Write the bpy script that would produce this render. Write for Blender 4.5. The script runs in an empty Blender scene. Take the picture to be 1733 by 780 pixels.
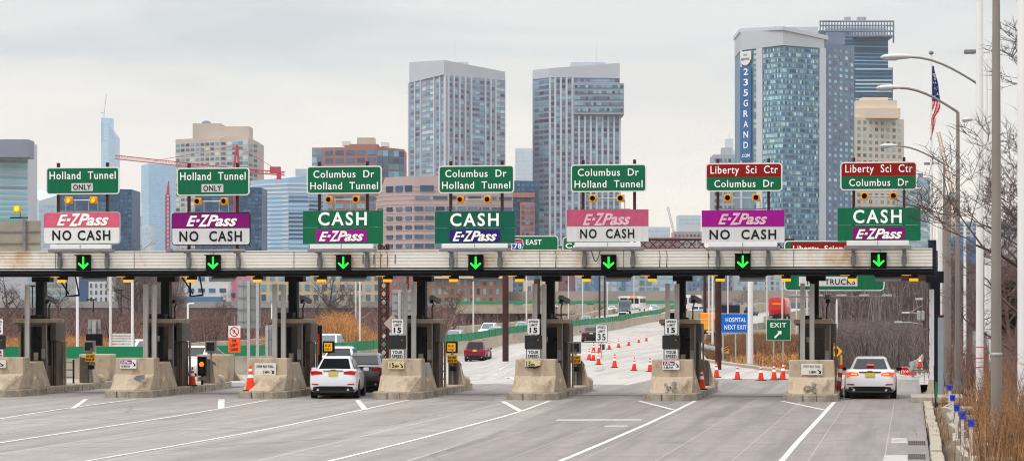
import bpy, bmesh, math, random
from mathutils import Vector, Matrix
random.seed(7)
sc = bpy.context.scene
COL = sc.collection
R = math.radians
# ---------------------------------------------------------------- camera
F, CX, HY, H = 4240.0, 866.5, 520.0, 3.3        # focal length / centre / horizon in photo pixels, eye height in metres
TH = math.atan(674 / F)
ST, CT = math.sin(TH), math.cos(TH)
cam = bpy.data.cameras.new('camera'); co = bpy.data.objects.new('camera', cam); COL.objects.link(co)
cam.sensor_width = 36; cam.lens = F / 1733 * 36; cam.shift_y = 130 / 1733
cam.clip_start = 0.5; cam.clip_end = 20000
co.location = (0, 0, H); co.rotation_euler = (R(90), 0, TH)
sc.camera = co
# ---------------------------------------------------------------- world and sun (overcast)
SUN_EL, SUN_AZ = 56, 222          # azimuth clockwise from +Y: behind the camera, slightly to its left
w = bpy.data.worlds.new('World'); sc.world = w; w.use_nodes = True
nt = w.node_tree; nt.nodes.clear()
def N(tree, t, **kw):
    n = tree.nodes.new(t)
    for k, v in kw.items():
        if k.startswith('i_'):
            n.inputs[int(k[2:]) if k[2:].isdigit() else k[2:].replace('_', ' ')].default_value = v
        else: setattr(n, k, v)
    return n
L = nt.links.new
sky = N(nt, 'ShaderNodeTexSky', sky_type='NISHITA', sun_disc=False, sun_elevation=R(SUN_EL), sun_rotation=R(SUN_AZ), air_density=1.5, dust_density=3)
bg1 = N(nt, 'ShaderNodeBackground', i_Strength=0.08); L(sky.outputs[0], bg1.inputs[0])
tc = N(nt, 'ShaderNodeTexCoord'); mp = N(nt, 'ShaderNodeMapping'); mp.inputs['Scale'].default_value = (5, 5, 26); mp.inputs['Location'].default_value = (1.3, .4, .1)
L(tc.outputs['Generated'], mp.inputs[0])
ns = N(nt, 'ShaderNodeTexNoise', i_Scale=1.0, i_Detail=7.0, i_Roughness=0.55, i_Distortion=.4); L(mp.outputs[0], ns.inputs['Vector'])
sep = N(nt, 'ShaderNodeSeparateXYZ'); L(tc.outputs['Generated'], sep.inputs[0])
# horizon warm cream -> higher grey, then the bright zenith of an overcast sky
gr = N(nt, 'ShaderNodeValToRGB'); e = gr.color_ramp.elements
e[0].position = 0; e[0].color = (1.02, .88, .72, 1)
e[1].position = 1; e[1].color = (2.2, 2.2, 2.22, 1)
for p, c in ((.035, (.97, .885, .78)), (.065, (.93, .885, .815)), (.088, (.885, .865, .82)), (.102, (.755, .77, .77)), (.16, (.80, .81, .82)), (.4, (1.35, 1.35, 1.35))):
    x = e.new(p); x.color = (*c, 1)
L(sep.outputs['Z'], gr.inputs[0])
cr = N(nt, 'ShaderNodeValToRGB'); e = cr.color_ramp.elements
e[0].position = .38; e[0].color = (.82, .86, .90, 1); e[1].position = .56; e[1].color = (1.03, 1.03, 1.02, 1)
L(ns.outputs[0], cr.inputs[0])
hz = N(nt, 'ShaderNodeMapRange'); hz.inputs[1].default_value = .03; hz.inputs[2].default_value = .105; L(sep.outputs['Z'], hz.inputs[0])
mx = N(nt, 'ShaderNodeMix', data_type='RGBA', blend_type='MULTIPLY'); L(hz.outputs[0], mx.inputs[0]); L(gr.outputs[0], mx.inputs[6]); L(cr.outputs[0], mx.inputs[7])
bg2 = N(nt, 'ShaderNodeBackground', i_Strength=1.09); L(mx.outputs[2], bg2.inputs[0])
ms = N(nt, 'ShaderNodeMixShader', i_0=0.93); L(bg1.outputs[0], ms.inputs[1]); L(bg2.outputs[0], ms.inputs[2])
wo = N(nt, 'ShaderNodeOutputWorld'); L(ms.outputs[0], wo.inputs[0])
sl = bpy.data.lights.new('sun', 'SUN'); sl.energy = 1.5; sl.angle = R(10); sl.color = (1, .95, .88)
so = bpy.data.objects.new('sun', sl); COL.objects.link(so)
az = R(SUN_AZ); el = R(SUN_EL)
dirv = Vector((math.sin(az) * math.cos(el), math.cos(az) * math.cos(el), math.sin(el)))
so.rotation_euler = dirv.to_track_quat('Z', 'Y').to_euler()
vs = sc.view_settings; vs.view_transform = 'Standard'; vs.look = 'None'; vs.exposure = 0.0; vs.gamma = 1; vs.use_curve_mapping = False
sc.cycles.use_denoising = True; sc.cycles.max_bounces = 6; sc.cycles.volume_bounces = 0
sc.render.film_transparent = False; sc.cycles.filter_width = 1.1
try: sc.cycles.denoising_prefilter = 'ACCURATE'
except Exception: pass

# ---------------------------------------------------------------- placing helpers
def C(xc, d): return (xc * CT - d * ST, xc * ST + d * CT)
def P(px, d): return C((px - CX) * d / F, d)
def Zp(py, d): return H + (HY - py) * d / F
def cam_of(x, y): return (x * CT + y * ST, -x * ST + y * CT)
def PX(px, Y):
    u = (px - CX) / F; d = Y / (u * ST + CT)
    return d * (u * CT - ST), d
def interp(t, pts):
    if t <= pts[0][0]: return pts[0][1]
    for (a, x), (b, y) in zip(pts, pts[1:]):
        if t <= b:
            f = (t - a) / (b - a); f = f * f * (3 - 2 * f)
            return x + (y - x) * f
    return pts[-1][1]
RD = [(125, 0), (170, -.2), (240, -.1), (300, .3), (400, 1.0), (470, 1.9), (540, 2.5), (620, 3.0)]
def road_z(x, y):
    xc, d = cam_of(x, y)
    z = interp(d, RD)
    if d > 20:
        px = CX + F * xc / d
        z -= .92 * interp(d, [(110, 0), (142, 1), (212, 1), (262, 0)]) * interp(px, [(800, 1), (905, 0)]) * min(1, max(0, (xc - med_x(min(475, max(d, 132))) + 2) / 4)) if 105 < d < 265 else 0
    return z
def Gp(px, py):                                   # ground point seen at a pixel of the flat plaza
    d = F * H / (py - HY); return P(px, d)
# ---------------------------------------------------------------- mesh builder
class MB:
    def __init__(s): s.v = []; s.f = []; s.m = []
    def add(s, vs, fs, m=0):
        o = len(s.v); s.v += [tuple(q) for q in vs]; s.f += [tuple(i + o for i in f) for f in fs]; s.m += [m] * len(fs); return s
    def box(s, c, d, rz=0, m=0, rx=0, top=1.0):
        hx, hy, hz_ = d[0] / 2, d[1] / 2, d[2] / 2
        vs = []
        for sz in (-1, 1):
            k = top if sz > 0 else 1
            for sx, sy in ((-1, -1), (1, -1), (1, 1), (-1, 1)):
                vs.append(Vector((sx * hx * k, sy * hy * k, sz * hz_)))
        M_ = Matrix.Rotation(rz, 3, 'Z') @ Matrix.Rotation(rx, 3, 'X')
        vs = [M_ @ v + Vector(c) for v in vs]
        return s.add(vs, [(0, 3, 2, 1), (4, 5, 6, 7), (0, 1, 5, 4), (1, 2, 6, 5), (2, 3, 7, 6), (3, 0, 4, 7)], m)
    def bx(s, x0, x1, y0, y1, z0, z1, m=0):
        return s.box(((x0 + x1) / 2, (y0 + y1) / 2, (z0 + z1) / 2), (x1 - x0, y1 - y0, z1 - z0), m=m)
    def prism(s, poly, z0, z1, m=0):              # plan polygon, counter-clockwise
        n = len(poly)
        zz0 = z0 if isinstance(z0, (list, tuple)) else [z0] * n
        zz1 = z1 if isinstance(z1, (list, tuple)) else [z1] * n
        vs = [(p[0], p[1], zz0[i]) for i, p in enumerate(poly)] + [(p[0], p[1], zz1[i]) for i, p in enumerate(poly)]
        fs = [tuple(range(n - 1, -1, -1)), tuple(range(n, 2 * n))] + [(i, (i + 1) % n, n + (i + 1) % n, n + i) for i in range(n)]
        return s.add(vs, fs, m)
    def slab(s, poly, y0, y1, m=0):               # polygon in (x,z), seen from -Y counter-clockwise
        n = len(poly)
        vs = [(p[0], y0, p[1]) for p in poly] + [(p[0], y1, p[1]) for p in poly]
        fs = [tuple(range(n)), tuple(range(2 * n - 1, n - 1, -1))] + [(i, n + i, n + (i + 1) % n, (i + 1) % n) for i in range(n)]
        return s.add(vs, fs, m)
    def tube(s, pts, rad, n=8, m=0, cap=True):
        pts = [Vector(p) for p in pts]
        if not isinstance(rad, (list, tuple)): rad = [rad] * len(pts)
        o = len(s.v); up = Vector((0, 0, 1))
        for i, p in enumerate(pts):
            t = (pts[min(i + 1, len(pts) - 1)] - pts[max(i - 1, 0)]).normalized()
            a = t.cross(up)
            if a.length < .05: a = t.cross(Vector((0, 1, 0)))
            a.normalize(); b = t.cross(a)
            for k in range(n):
                an = 2 * math.pi * k / n
                s.v.append(tuple(p + (a * math.cos(an) + b * math.sin(an)) * rad[i]))
        for i in range(len(pts) - 1):
            for k in range(n):
                k2 = (k + 1) % n
                s.f.append((o + i * n + k, o + i * n + k2, o + (i + 1) * n + k2, o + (i + 1) * n + k)); s.m.append(m)
        if cap:
            s.f.append(tuple(o + k for k in range(n - 1, -1, -1))); s.m.append(m)
            e_ = o + (len(pts) - 1) * n
            s.f.append(tuple(e_ + k for k in range(n))); s.m.append(m)
        return s
    def lathe(s, prof, c=(0, 0, 0), n=14, m=0, axis='Z'):   # prof: (radius, height)
        o = len(s.v)
        for r, h in prof:
            for k in range(n):
                a = 2 * math.pi * k / n
                q = (r * math.cos(a), r * math.sin(a), h)
                if axis == 'X': q = (h, q[0], q[1])
                if axis == 'Y': q = (q[0], h, q[1])
                s.v.append((q[0] + c[0], q[1] + c[1], q[2] + c[2]))
        for i in range(len(prof) - 1):
            for k in range(n):
                k2 = (k + 1) % n
                s.f.append((o + i * n + k, o + i * n + k2, o + (i + 1) * n + k2, o + (i + 1) * n + k)); s.m.append(m)
        s.f.append(tuple(o + k for k in range(n - 1, -1, -1))); s.m.append(m)
        e_ = o + (len(prof) - 1) * n
        s.f.append(tuple(e_ + k for k in range(n))); s.m.append(m)
        return s
    def loft(s, rings, m=0, closed=True, caps=True):
        o = len(s.v); n = len(rings[0])
        for r in rings: s.v += [tuple(q) for q in r]
        for i in range(len(rings) - 1):
            for k in range(n if closed else n - 1):
                k2 = (k + 1) % n
                s.f.append((o + i * n + k, o + i * n + k2, o + (i + 1) * n + k2, o + (i + 1) * n + k)); s.m.append(m)
        if caps:
            s.f.append(tuple(o + k for k in range(n - 1, -1, -1))); s.m.append(m)
            e_ = o + (len(rings) - 1) * n
            s.f.append(tuple(e_ + k for k in range(n))); s.m.append(m)
        return s
    def build(s, name, mats, parent=None, loc=None, rz=0, off=None, smooth=None, bevel=0, seg=2, fix=True):
        me = bpy.data.meshes.new(name)
        v = s.v if off is None else [(a - off[0], b - off[1], c - off[2]) for a, b, c in s.v]
        me.from_pydata(v, [], s.f)
        mats = mats if isinstance(mats, (list, tuple)) else [mats]
        for q in mats: me.materials.append(q)
        if len(mats) > 1: me.polygons.foreach_set('material_index', s.m)
        if fix or bevel:
            b = bmesh.new(); b.from_mesh(me)
            if fix: bmesh.ops.recalc_face_normals(b, faces=b.faces)
            if bevel:
                ed = [q for q in b.edges if len(q.link_faces) == 2 and q.calc_face_angle(0) > .5]
                bmesh.ops.bevel(b, geom=ed, offset=bevel, segments=seg, profile=.6, affect='EDGES', clamp_overlap=True)
            b.to_mesh(me); b.free()
        if smooth is not None:
            me.polygons.foreach_set('use_smooth', [True] * len(me.polygons)); me.set_sharp_from_angle(angle=R(smooth))
        o = bpy.data.objects.new(name, me); COL.objects.link(o)
        if parent is not None: o.parent = parent
        if loc is not None: o.location = loc
        if rz: o.rotation_euler = (0, 0, rz)
        return o
def tag(o, label=None, cat=None, group=None, kind=None):
    if label: o['label'] = label
    if cat: o['category'] = cat
    if group: o['group'] = group
    if kind: o['kind'] = kind
    return o
def thing(name, label, cat, loc=(0, 0, 0), rz=0, group=None):
    o = bpy.data.objects.new(name, None); COL.objects.link(o); o.empty_display_size = .2
    o.location = loc; o.rotation_euler = (0, 0, rz)
    return tag(o, label, cat, group)
def kids(o): return [c for c in o.children]
def copy_tree(o, parent=None):
    c = o.copy(); COL.objects.link(c)
    if parent is not None: c.parent = parent
    for ch in kids(o): copy_tree(ch, c)
    return c
def dup(o, label, loc, rz=None, group=None):
    c = copy_tree(o); c.location = loc; c['label'] = label
    if rz is not None: c.rotation_euler = (0, 0, rz)
    if group: c['group'] = group
    return c
# ---------------------------------------------------------------- materials
def M(name, col, rough=.6, metal=0., var=.10, scale=2.5, bump=0., emit=0., stretch=(1, 1, 1), dirt=None, dscale=.6, dlo=.52, dhi=.72, island=0., spec=.18, detail=5):
    m = bpy.data.materials.new(name); m.use_nodes = True; t = m.node_tree; l = t.links.new
    b = t.nodes['Principled BSDF']; b.inputs['Roughness'].default_value = rough; b.inputs['Metallic'].default_value = metal
    b.inputs['Specular IOR Level'].default_value = spec
    tc = N(t, 'ShaderNodeTexCoord'); mp = N(t, 'ShaderNodeMapping'); mp.inputs['Scale'].default_value = stretch; l(tc.outputs['Object'], mp.inputs[0])
    n1 = N(t, 'ShaderNodeTexNoise', i_Scale=scale, i_Detail=detail, i_Roughness=.6); l(mp.outputs[0], n1.inputs['Vector'])
    r = N(t, 'ShaderNodeValToRGB'); e = r.color_ramp.elements
    e[0].position = .3; e[1].position = .7
    e[0].color = (*[max(0, c * (1 - var)) for c in col], 1); e[1].color = (*[min(1, c * (1 + var)) for c in col], 1)
    l(n1.outputs[0], r.inputs[0]); out = r.outputs[0]
    if island:
        g = N(t, 'ShaderNodeNewGeometry'); oi = N(t, 'ShaderNodeObjectInfo')
        ad = N(t, 'ShaderNodeMath', operation='ADD'); l(g.outputs['Random Per Island'], ad.inputs[0]); l(oi.outputs['Random'], ad.inputs[1])
        fr = N(t, 'ShaderNodeMath', operation='FRACT'); l(ad.outputs[0], fr.inputs[0])
        mr = N(t, 'ShaderNodeMapRange'); mr.inputs[3].default_value = 1 - island; mr.inputs[4].default_value = 1 + island; l(fr.outputs[0], mr.inputs[0])
        mm = N(t, 'ShaderNodeMix', data_type='RGBA', blend_type='MULTIPLY', i_0=1.0); l(out, mm.inputs[6]); l(mr.outputs[0], mm.inputs[7]); out = mm.outputs[2]
    if dirt:
        n2 = N(t, 'ShaderNodeTexNoise', i_Scale=dscale, i_Detail=6, i_Roughness=.65); l(mp.outputs[0], n2.inputs['Vector'])
        mr = N(t, 'ShaderNodeMapRange'); mr.inputs[1].default_value = dlo; mr.inputs[2].default_value = dhi; l(n2.outputs[0], mr.inputs[0])
        mm = N(t, 'ShaderNodeMix', data_type='RGBA'); l(mr.outputs[0], mm.inputs[0]); l(out, mm.inputs[6]); mm.inputs[7].default_value = (*dirt, 1); out = mm.outputs[2]
    l(out, b.inputs['Base Color'])
    if bump:
        bp = N(t, 'ShaderNodeBump', i_Strength=bump, i_Distance=.02); l(n1.outputs[0], bp.inputs['Height']); l(bp.outputs[0], b.inputs['Normal'])
    if emit:
        b.inputs['Emission Color'].default_value = (*col, 1); b.inputs['Emission Strength'].default_value = emit
    return m
def sr(r, g, b):                                   # photo sRGB -> linear
    return tuple((c / 255 / 12.92) if c <= 10 else ((c / 255 + .055) / 1.055) ** 2.4 for c in (r, g, b))
m_conc = M('cast_concrete', (.44, .355, .26), .85, var=.12, scale=2.2, bump=.4, dirt=(.19, .135, .09), dscale=2.0, dlo=.48, dhi=.76, stretch=(1.4, 1, .6))
m_conc_d = M('worn_kerb_concrete', (.33, .285, .225), .9, var=.3, scale=5, bump=.6, dirt=(.13, .11, .09), dscale=2.4, dlo=.5, dhi=.7)
m_conc_g = M('barrier_concrete', (.38, .32, .25), .85, var=.14, scale=.8, bump=.3, dirt=(.22, .18, .14), dscale=.35, dlo=.5, dhi=.75)
m_conc_far = M('weathered_viaduct_concrete', (.33, .30, .26), .9, var=.12, scale=.2, dirt=(.2, .17, .15), dscale=.08)
m_bronze = M('bronze_anodised_panel', (.115, .082, .058), .55, .2, var=.2, scale=1.5, dirt=(.05, .04, .03))
m_bronze_l = M('weathered_bronze_roof', (.27, .215, .155), .55, .3, var=.2, scale=2.5)
m_glassd = M('dark_booth_glass', (.010, .008, .008), .12, 0, var=.3, spec=.25)
m_black = M('black_steel', (.0045, .0045, .0055), .6, 0, var=.25, spec=.15)
m_blackm = M('matt_black_housing', (.004, .004, .005), .75, var=.3, spec=.15)
m_navy = M('navy_painted_steel', (.008, .011, .022), .55, var=.2, spec=.2)
m_galv = M('galvanised_steel', (.40, .40, .39), .5, .35, var=.14, scale=6, dirt=(.22, .18, .14), dscale=3, dlo=.6, dhi=.8)
m_galv_d = M('dull_grey_steel', (.20, .20, .205), .55, .3, var=.18, scale=3)
m_pole_w = M('white_painted_pole', (.70, .69, .69), .4, var=.06, scale=1.2, dirt=(.42, .38, .34), dscale=.9, dlo=.6, dhi=.85, stretch=(1, 1, .3))
m_pole_g = M('grey_brown_pole', (.23, .205, .185), .5, .2, var=.12, scale=2, stretch=(1, 1, .2))
m_brown = M('brown_weathering_steel', (.055, .022, .02), .6, .2, var=.3, scale=2)
m_orange_b = M('rusty_orange_column', (.22, .09, .045), .8, var=.3, scale=1.5)
m_green = M('green_sign_sheeting', (.001, .125, .052), .7, var=.12, scale=1.5, dirt=(.004, .09, .045), dscale=1.6, dlo=.45, dhi=.8, stretch=(2.5, 1, .5))
m_green2 = M('dark_green_sign_sheeting', (.001, .095, .058), .7, var=.07, scale=1.2)
m_red = M('dark_red_sign_sheeting', (.24, .003, .003), .7, var=.06)
m_white = M('white_sign_sheeting', (.67, .67, .66), .6, var=.04, scale=3, dirt=(.54, .52, .48), dscale=1.5, dlo=.55, dhi=.85)
m_grey_s = M('off_white_sign_sheeting', (.57, .57, .58), .6, var=.06, scale=2, dirt=(.46, .45, .43), dscale=1.8, dlo=.45, dhi=.8, stretch=(2.5, 1, .4))
m_let = M('white_lettering', (.86, .86, .84), .5, var=.03)
m_letk = M('black_lettering', (.008, .008, .01), .6, var=.1)
m_letf = M('faded_pink_lettering', (.66, .42, .50), .6, var=.15, scale=4)
m_mag = M('magenta_sheeting', (.30, .001, .22), .7, var=.12, scale=1.5, dirt=(.24, .004, .20), dscale=1.5, dlo=.45, dhi=.8, stretch=(2.5, 1, .5))
m_pur = M('purple_sheeting', (.19, .001, .14), .7, var=.07, scale=1.5)
m_vio = M('violet_blue_sheeting', (.025, .006, .14), .7, var=.07)
m_pink = M('faded_pink_sheeting', (.58, .10, .17), .5, var=.12, scale=3)
m_pink2 = M('dusty_rose_sheeting', (.44, .075, .15), .5, var=.14, scale=3)
m_blue = M('blue_sign_sheeting', (.003, .125, .55), .7, var=.06)
m_yellow = M('yellow_sign_sheeting', (.80, .36, .01), .5, var=.08, scale=3)
m_cream = M('cream_plate', (.60, .50, .30), .6, var=.2, scale=8)
m_orange = M('orange_sign_sheeting', (.82, .085, .02), .5, var=.08)
m_cone = M('orange_cone_plastic', (.70, .042, .010), .6, var=.2, scale=5, island=.15)
m_rub = M('black_rubber', (.012, .012, .012), .8, var=.3)
m_amber = M('amber_lens', (.98, .42, .008), .35, var=.1, emit=.6)
m_amber2 = M('orange_lens', (.9, .22, .005), .35, var=.1, emit=.25)
m_amb_on = M('lit_amber_lens', (1., .48, .02), .4, var=.05, emit=1.0)
m_ybox = M('yellow_signal_housing', (.78, .33, .012), .5, var=.12, scale=8)
m_arrow = M('lit_green_arrow', (.02, 1., .06), .4, var=.02, emit=1.1)
m_screen = M('display_screen', (.02, .021, .02), .35, var=.3, scale=6)
m_ams = M('amber_message_display', (.80, .38, .02), .5, var=.1, emit=.6)
m_tail = M('red_tail_light', (.50, .008, .012), .2, var=.15, scale=12)
m_tail_on = M('lit_brake_light', (1., .06, .02), .25, var=.1, emit=1.0)
m_tail_in = M('glowing_brake_core', (1., .3, .05), .25, var=.1, emit=1.6)
m_plate = M('yellow_number_plate', (.62, .46, .08), .5, var=.15, scale=14)
m_tyre = M('tyre_rubber', (.014, .014, .014), .85, var=.3, scale=12)
m_rim = M('alloy_rim', (.42, .42, .43), .35, .7, var=.15)
m_cgl = M('car_window_glass', (.008, .010, .011), .08, 0, var=.3, spec=.22)
m_cgl2 = M('pale_windscreen', (.07, .10, .12), .05, 0, var=.2, spec=.8)
m_trim = M('black_bumper_plastic', (.012, .012, .013), .6, var=.2)
m_chrome = M('chrome', (.6, .6, .6), .2, .9, var=.05)
def paint(n, c, metal=.0):
    m = M(n, c, .28, metal, var=.03, scale=1.5); m.node_tree.nodes['Principled BSDF'].inputs['Coat Weight'].default_value = .5
    m.node_tree.nodes['Principled BSDF'].inputs['Coat Roughness'].default_value = .06
    return m
p_white = paint('white_car_paint', (.70, .71, .74)); p_white2 = paint('warm_white_car_paint', (.66, .66, .66))
p_red = paint('dark_red_car_paint', (.19, .008, .03), .2); p_navy = paint('blue_black_car_paint', (.012, .014, .028), .2)
p_grey = paint('dark_grey_car_paint', (.075, .077, .082), .4); p_silver = paint('silver_car_paint', (.42, .44, .46), .4); p_blue = paint('pale_blue_car_paint', (.30, .40, .48), .3)
p_fire = paint('bright_red_truck_paint', (.55, .02, .02))
p_orange = paint('orange_machine_paint', (.75, .27, .01))
# white corrugated cladding with rust runs
def clad_mat():
    m = M('white_corrugated_cladding', (.68, .655, .60), .55, var=.05, scale=.7)
    t = m.node_tree; l = t.links.new; b = t.nodes['Principled BSDF']; base = b.inputs['Base Color'].links[0].from_socket
    tc = N(t, 'ShaderNodeTexCoord'); mp = N(t, 'ShaderNodeMapping'); mp.inputs['Scale'].default_value = (.55, .5, .35); l(tc.outputs['Object'], mp.inputs[0])
    n = N(t, 'ShaderNodeTexNoise', i_Scale=1.0, i_Detail=8, i_Roughness=.7); l(mp.outputs[0], n.inputs['Vector'])
    mr = N(t, 'ShaderNodeMapRange'); mr.inputs[1].default_value = .51; mr.inputs[2].default_value = .69; l(n.outputs[0], mr.inputs[0])
    mul = N(t, 'ShaderNodeMath', operation='MULTIPLY', i_1=.85); l(mr.outputs[0], mul.inputs[0])
    mm = N(t, 'ShaderNodeMix', data_type='RGBA'); l(mul.outputs[0], mm.inputs[0]); l(base, mm.inputs[6]); mm.inputs[7].default_value = (.50, .30, .13, 1); l(mm.outputs[2], b.inputs['Base Color'])
    return m
m_clad = clad_mat()
def road_mat(name, col, col2, streak, seam):
    m = bpy.data.materials.new(name); m.use_nodes = True; t = m.node_tree; l = t.links.new; b = t.nodes['Principled BSDF']
    b.inputs['Roughness'].default_value = .82; b.inputs['Specular IOR Level'].default_value = .3
    tc = N(t, 'ShaderNodeTexCoord')
    def noise(scale3, s, lo, hi, det=6, rough=.6):
        mp = N(t, 'ShaderNodeMapping'); mp.inputs['Scale'].default_value = scale3; l(tc.outputs['Object'], mp.inputs[0])
        n = N(t, 'ShaderNodeTexNoise', i_Scale=s, i_Detail=det, i_Roughness=rough); l(mp.outputs[0], n.inputs['Vector'])
        mr = N(t, 'ShaderNodeMapRange'); mr.inputs[1].default_value = lo; mr.inputs[2].default_value = hi; l(n.outputs[0], mr.inputs[0]); return mr.outputs[0]
    def mix(f, a, c, mode='MIX'):
        mm = N(t, 'ShaderNodeMix', data_type='RGBA', blend_type=mode)
        l(f, mm.inputs[0])
        if isinstance(a, tuple): mm.inputs[6].default_value = (*a, 1)
        else: l(a, mm.inputs[6])
        if isinstance(c, tuple): mm.inputs[7].default_value = (*c, 1)
        else: l(c, mm.inputs[7])
        return mm.outputs[2]
    o = mix(noise((1, .35, 1), .25, .35, .65), col, col2)                       # big tonal patches
    mu = N(t, 'ShaderNodeMath', operation='MULTIPLY', i_1=.55); l(noise((.8, 1, 1), .9, .45, .62, 8, .7), mu.inputs[0]); o = mix(mu.outputs[0], o, tuple(c * .80 for c in col2))
    mu = N(t, 'ShaderNodeMath', operation='MULTIPLY', i_1=.5); l(noise((.3, 1.3, 1), .6, .56, .70, 6, .65), mu.inputs[0]); o = mix(mu.outputs[0], o, tuple(min(1, c * 1.22) for c in col))
    mu = N(t, 'ShaderNodeMath', operation='MULTIPLY', i_1=.5); l(noise((1, 1, 1), 2.6, .5, .66, 6, .75), mu.inputs[0]); o = mix(mu.outputs[0], o, tuple(c * .70 for c in col2))
    mu = N(t, 'ShaderNodeMath', operation='MULTIPLY', i_1=.5); l(noise((1.2, .8, 1), 1.7, .55, .70, 6, .7), mu.inputs[0]); o = mix(mu.outputs[0], o, tuple(min(1, c * 1.3) for c in col))
    o = mix(noise((1, 1, 1), 9, .3, .8, 4), o, tuple(c * .86 for c in col2))      # grain
    for sc_, lo, hi, k in (((.9, .035, 1), .46, .66, .70), ((.35, .05, 1), .50, .70, .68)):   # tyre polish along the lanes
        f = noise(sc_, 1.6, lo, hi, 5)
        mu = N(t, 'ShaderNodeMath', operation='MULTIPLY', i_1=streak); l(f, mu.inputs[0])
        o = mix(mu.outputs[0], o, tuple(c * k for c in col2))
    f = noise((.07, .8, 1), 1.3, .54, .68, 7, .72)                                # scrapes across
    mu = N(t, 'ShaderNodeMath', operation='MULTIPLY', i_1=.45); l(f, mu.inputs[0]); o = mix(mu.outputs[0], o, tuple(c * .72 for c in col2))
    f = noise((.5, .5, 1), .8, .62, .74, 5); mu = N(t, 'ShaderNodeMath', operation='MULTIPLY', i_1=.6); l(f, mu.inputs[0])
    o = mix(mu.outputs[0], o, (.12, .105, .095))                                 # oil spots
    vo = N(t, 'ShaderNodeTexVoronoi', feature='DISTANCE_TO_EDGE', i_Scale=.16); nz = N(t, 'ShaderNodeTexNoise', i_Scale=.7, i_Detail=5); l(tc.outputs['Object'], nz.inputs['Vector'])
    mv = N(t, 'ShaderNodeMix', data_type='VECTOR', i_0=.35); l(tc.outputs['Object'], mv.inputs[4]); l(nz.outputs['Color'], mv.inputs[5]); l(mv.outputs[1], vo.inputs['Vector'])
    lt = N(t, 'ShaderNodeMath', operation='LESS_THAN', i_1=.006); l(vo.outputs['Distance'], lt.inputs[0]); mu = N(t, 'ShaderNodeMath', operation='MULTIPLY', i_1=.45); l(lt.outputs[0], mu.inputs[0]); o = mix(mu.outputs[0], o, (.13, .115, .105))   # sealed cracks
    if seam:                                                                    # sawn joints
        sp = N(t, 'ShaderNodeSeparateXYZ'); l(tc.outputs['Object'], sp.inputs[0])
        for ax, per, wd, off in ((0, seam[0], .016, .35), (1, seam[1], .006, .2)):
            dv = N(t, 'ShaderNodeMath', operation='MULTIPLY_ADD', i_1=1 / per, i_2=off + 100); l(sp.outputs[ax], dv.inputs[0])
            fr = N(t, 'ShaderNodeMath', operation='FRACT'); l(dv.outputs[0], fr.inputs[0])
            lt = N(t, 'ShaderNodeMath', operation='LESS_THAN', i_1=wd); l(fr.outputs[0], lt.inputs[0])
            mu = N(t, 'ShaderNodeMath', operation='MULTIPLY', i_1=.55); l(lt.outputs[0], mu.inputs[0])
            o = mix(mu.outputs[0], o, tuple(min(1, c * (1.35 if ax == 0 else .6)) for c in col))
    l(o, b.inputs['Base Color'])
    n = N(t, 'ShaderNodeTexNoise', i_Scale=14, i_Detail=4); l(tc.outputs['Object'], n.inputs['Vector'])
    bp = N(t, 'ShaderNodeBump', i_Strength=.25, i_Distance=.01); l(n.outputs[0], bp.inputs['Height']); l(bp.outputs[0], b.inputs['Normal'])
    return m
m_road = road_mat('pale_concrete_paving', (.36, .325, .305), (.275, .247, .23), .75, (3.2, 9.))
m_road2 = road_mat('newer_pale_concrete', (.50, .47, .44), (.42, .39, .365), .8, (3.6, 6.))
m_asph = road_mat('worn_grey_paving', (.30, .262, .25), (.235, .205, .195), .95, (1.62, 14.))
m_line = M('worn_white_road_paint', (.63, .62, .59), .6, var=.12, scale=2, dirt=(.38, .35, .33), dscale=3, dlo=.44, dhi=.66)
m_line_far = M('faded_white_road_paint', (.60, .58, .55), .6, var=.1, scale=1)
m_soil = M('dry_winter_ground', (.17, .125, .085), .95, var=.4, scale=.25, dirt=(.09, .07, .05), dscale=.08)
m_kerbst = M('pale_kerbstone', (.35, .305, .245), .85, var=.25, scale=4, bump=.5, dirt=(.26, .22, .17), dscale=3)
m_gscreen = M('green_glare_screen', (.006, .20, .085), .5, var=.1, scale=.6)
m_reed = M('orange_dry_reed', (.42, .20, .075), .9, var=.45, scale=.5, island=.75)
m_brush = M('bare_brown_brush', (.165, .100, .090), .95, var=.4, scale=.22, island=.6)
m_brush2 = M('purple_grey_woods', (.155, .125, .118), .95, var=.4, scale=.12, island=.6)
m_brush3 = M('rusty_verge_brush', (.20, .105, .055), .95, var=.4, scale=.4, island=.35)
m_bark = M('grey_brown_bark', (.105, .082, .078), .9, var=.25, scale=3)
m_bark2 = M('reddish_bark', (.13, .08, .07), .9, var=.25, scale=3)
m_bark3 = M('pale_bark', (.27, .24, .22), .9, var=.2, scale=3)
m_evg = M('dark_evergreen', (.012, .022, .014), .9, var=.4, scale=1)
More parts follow.
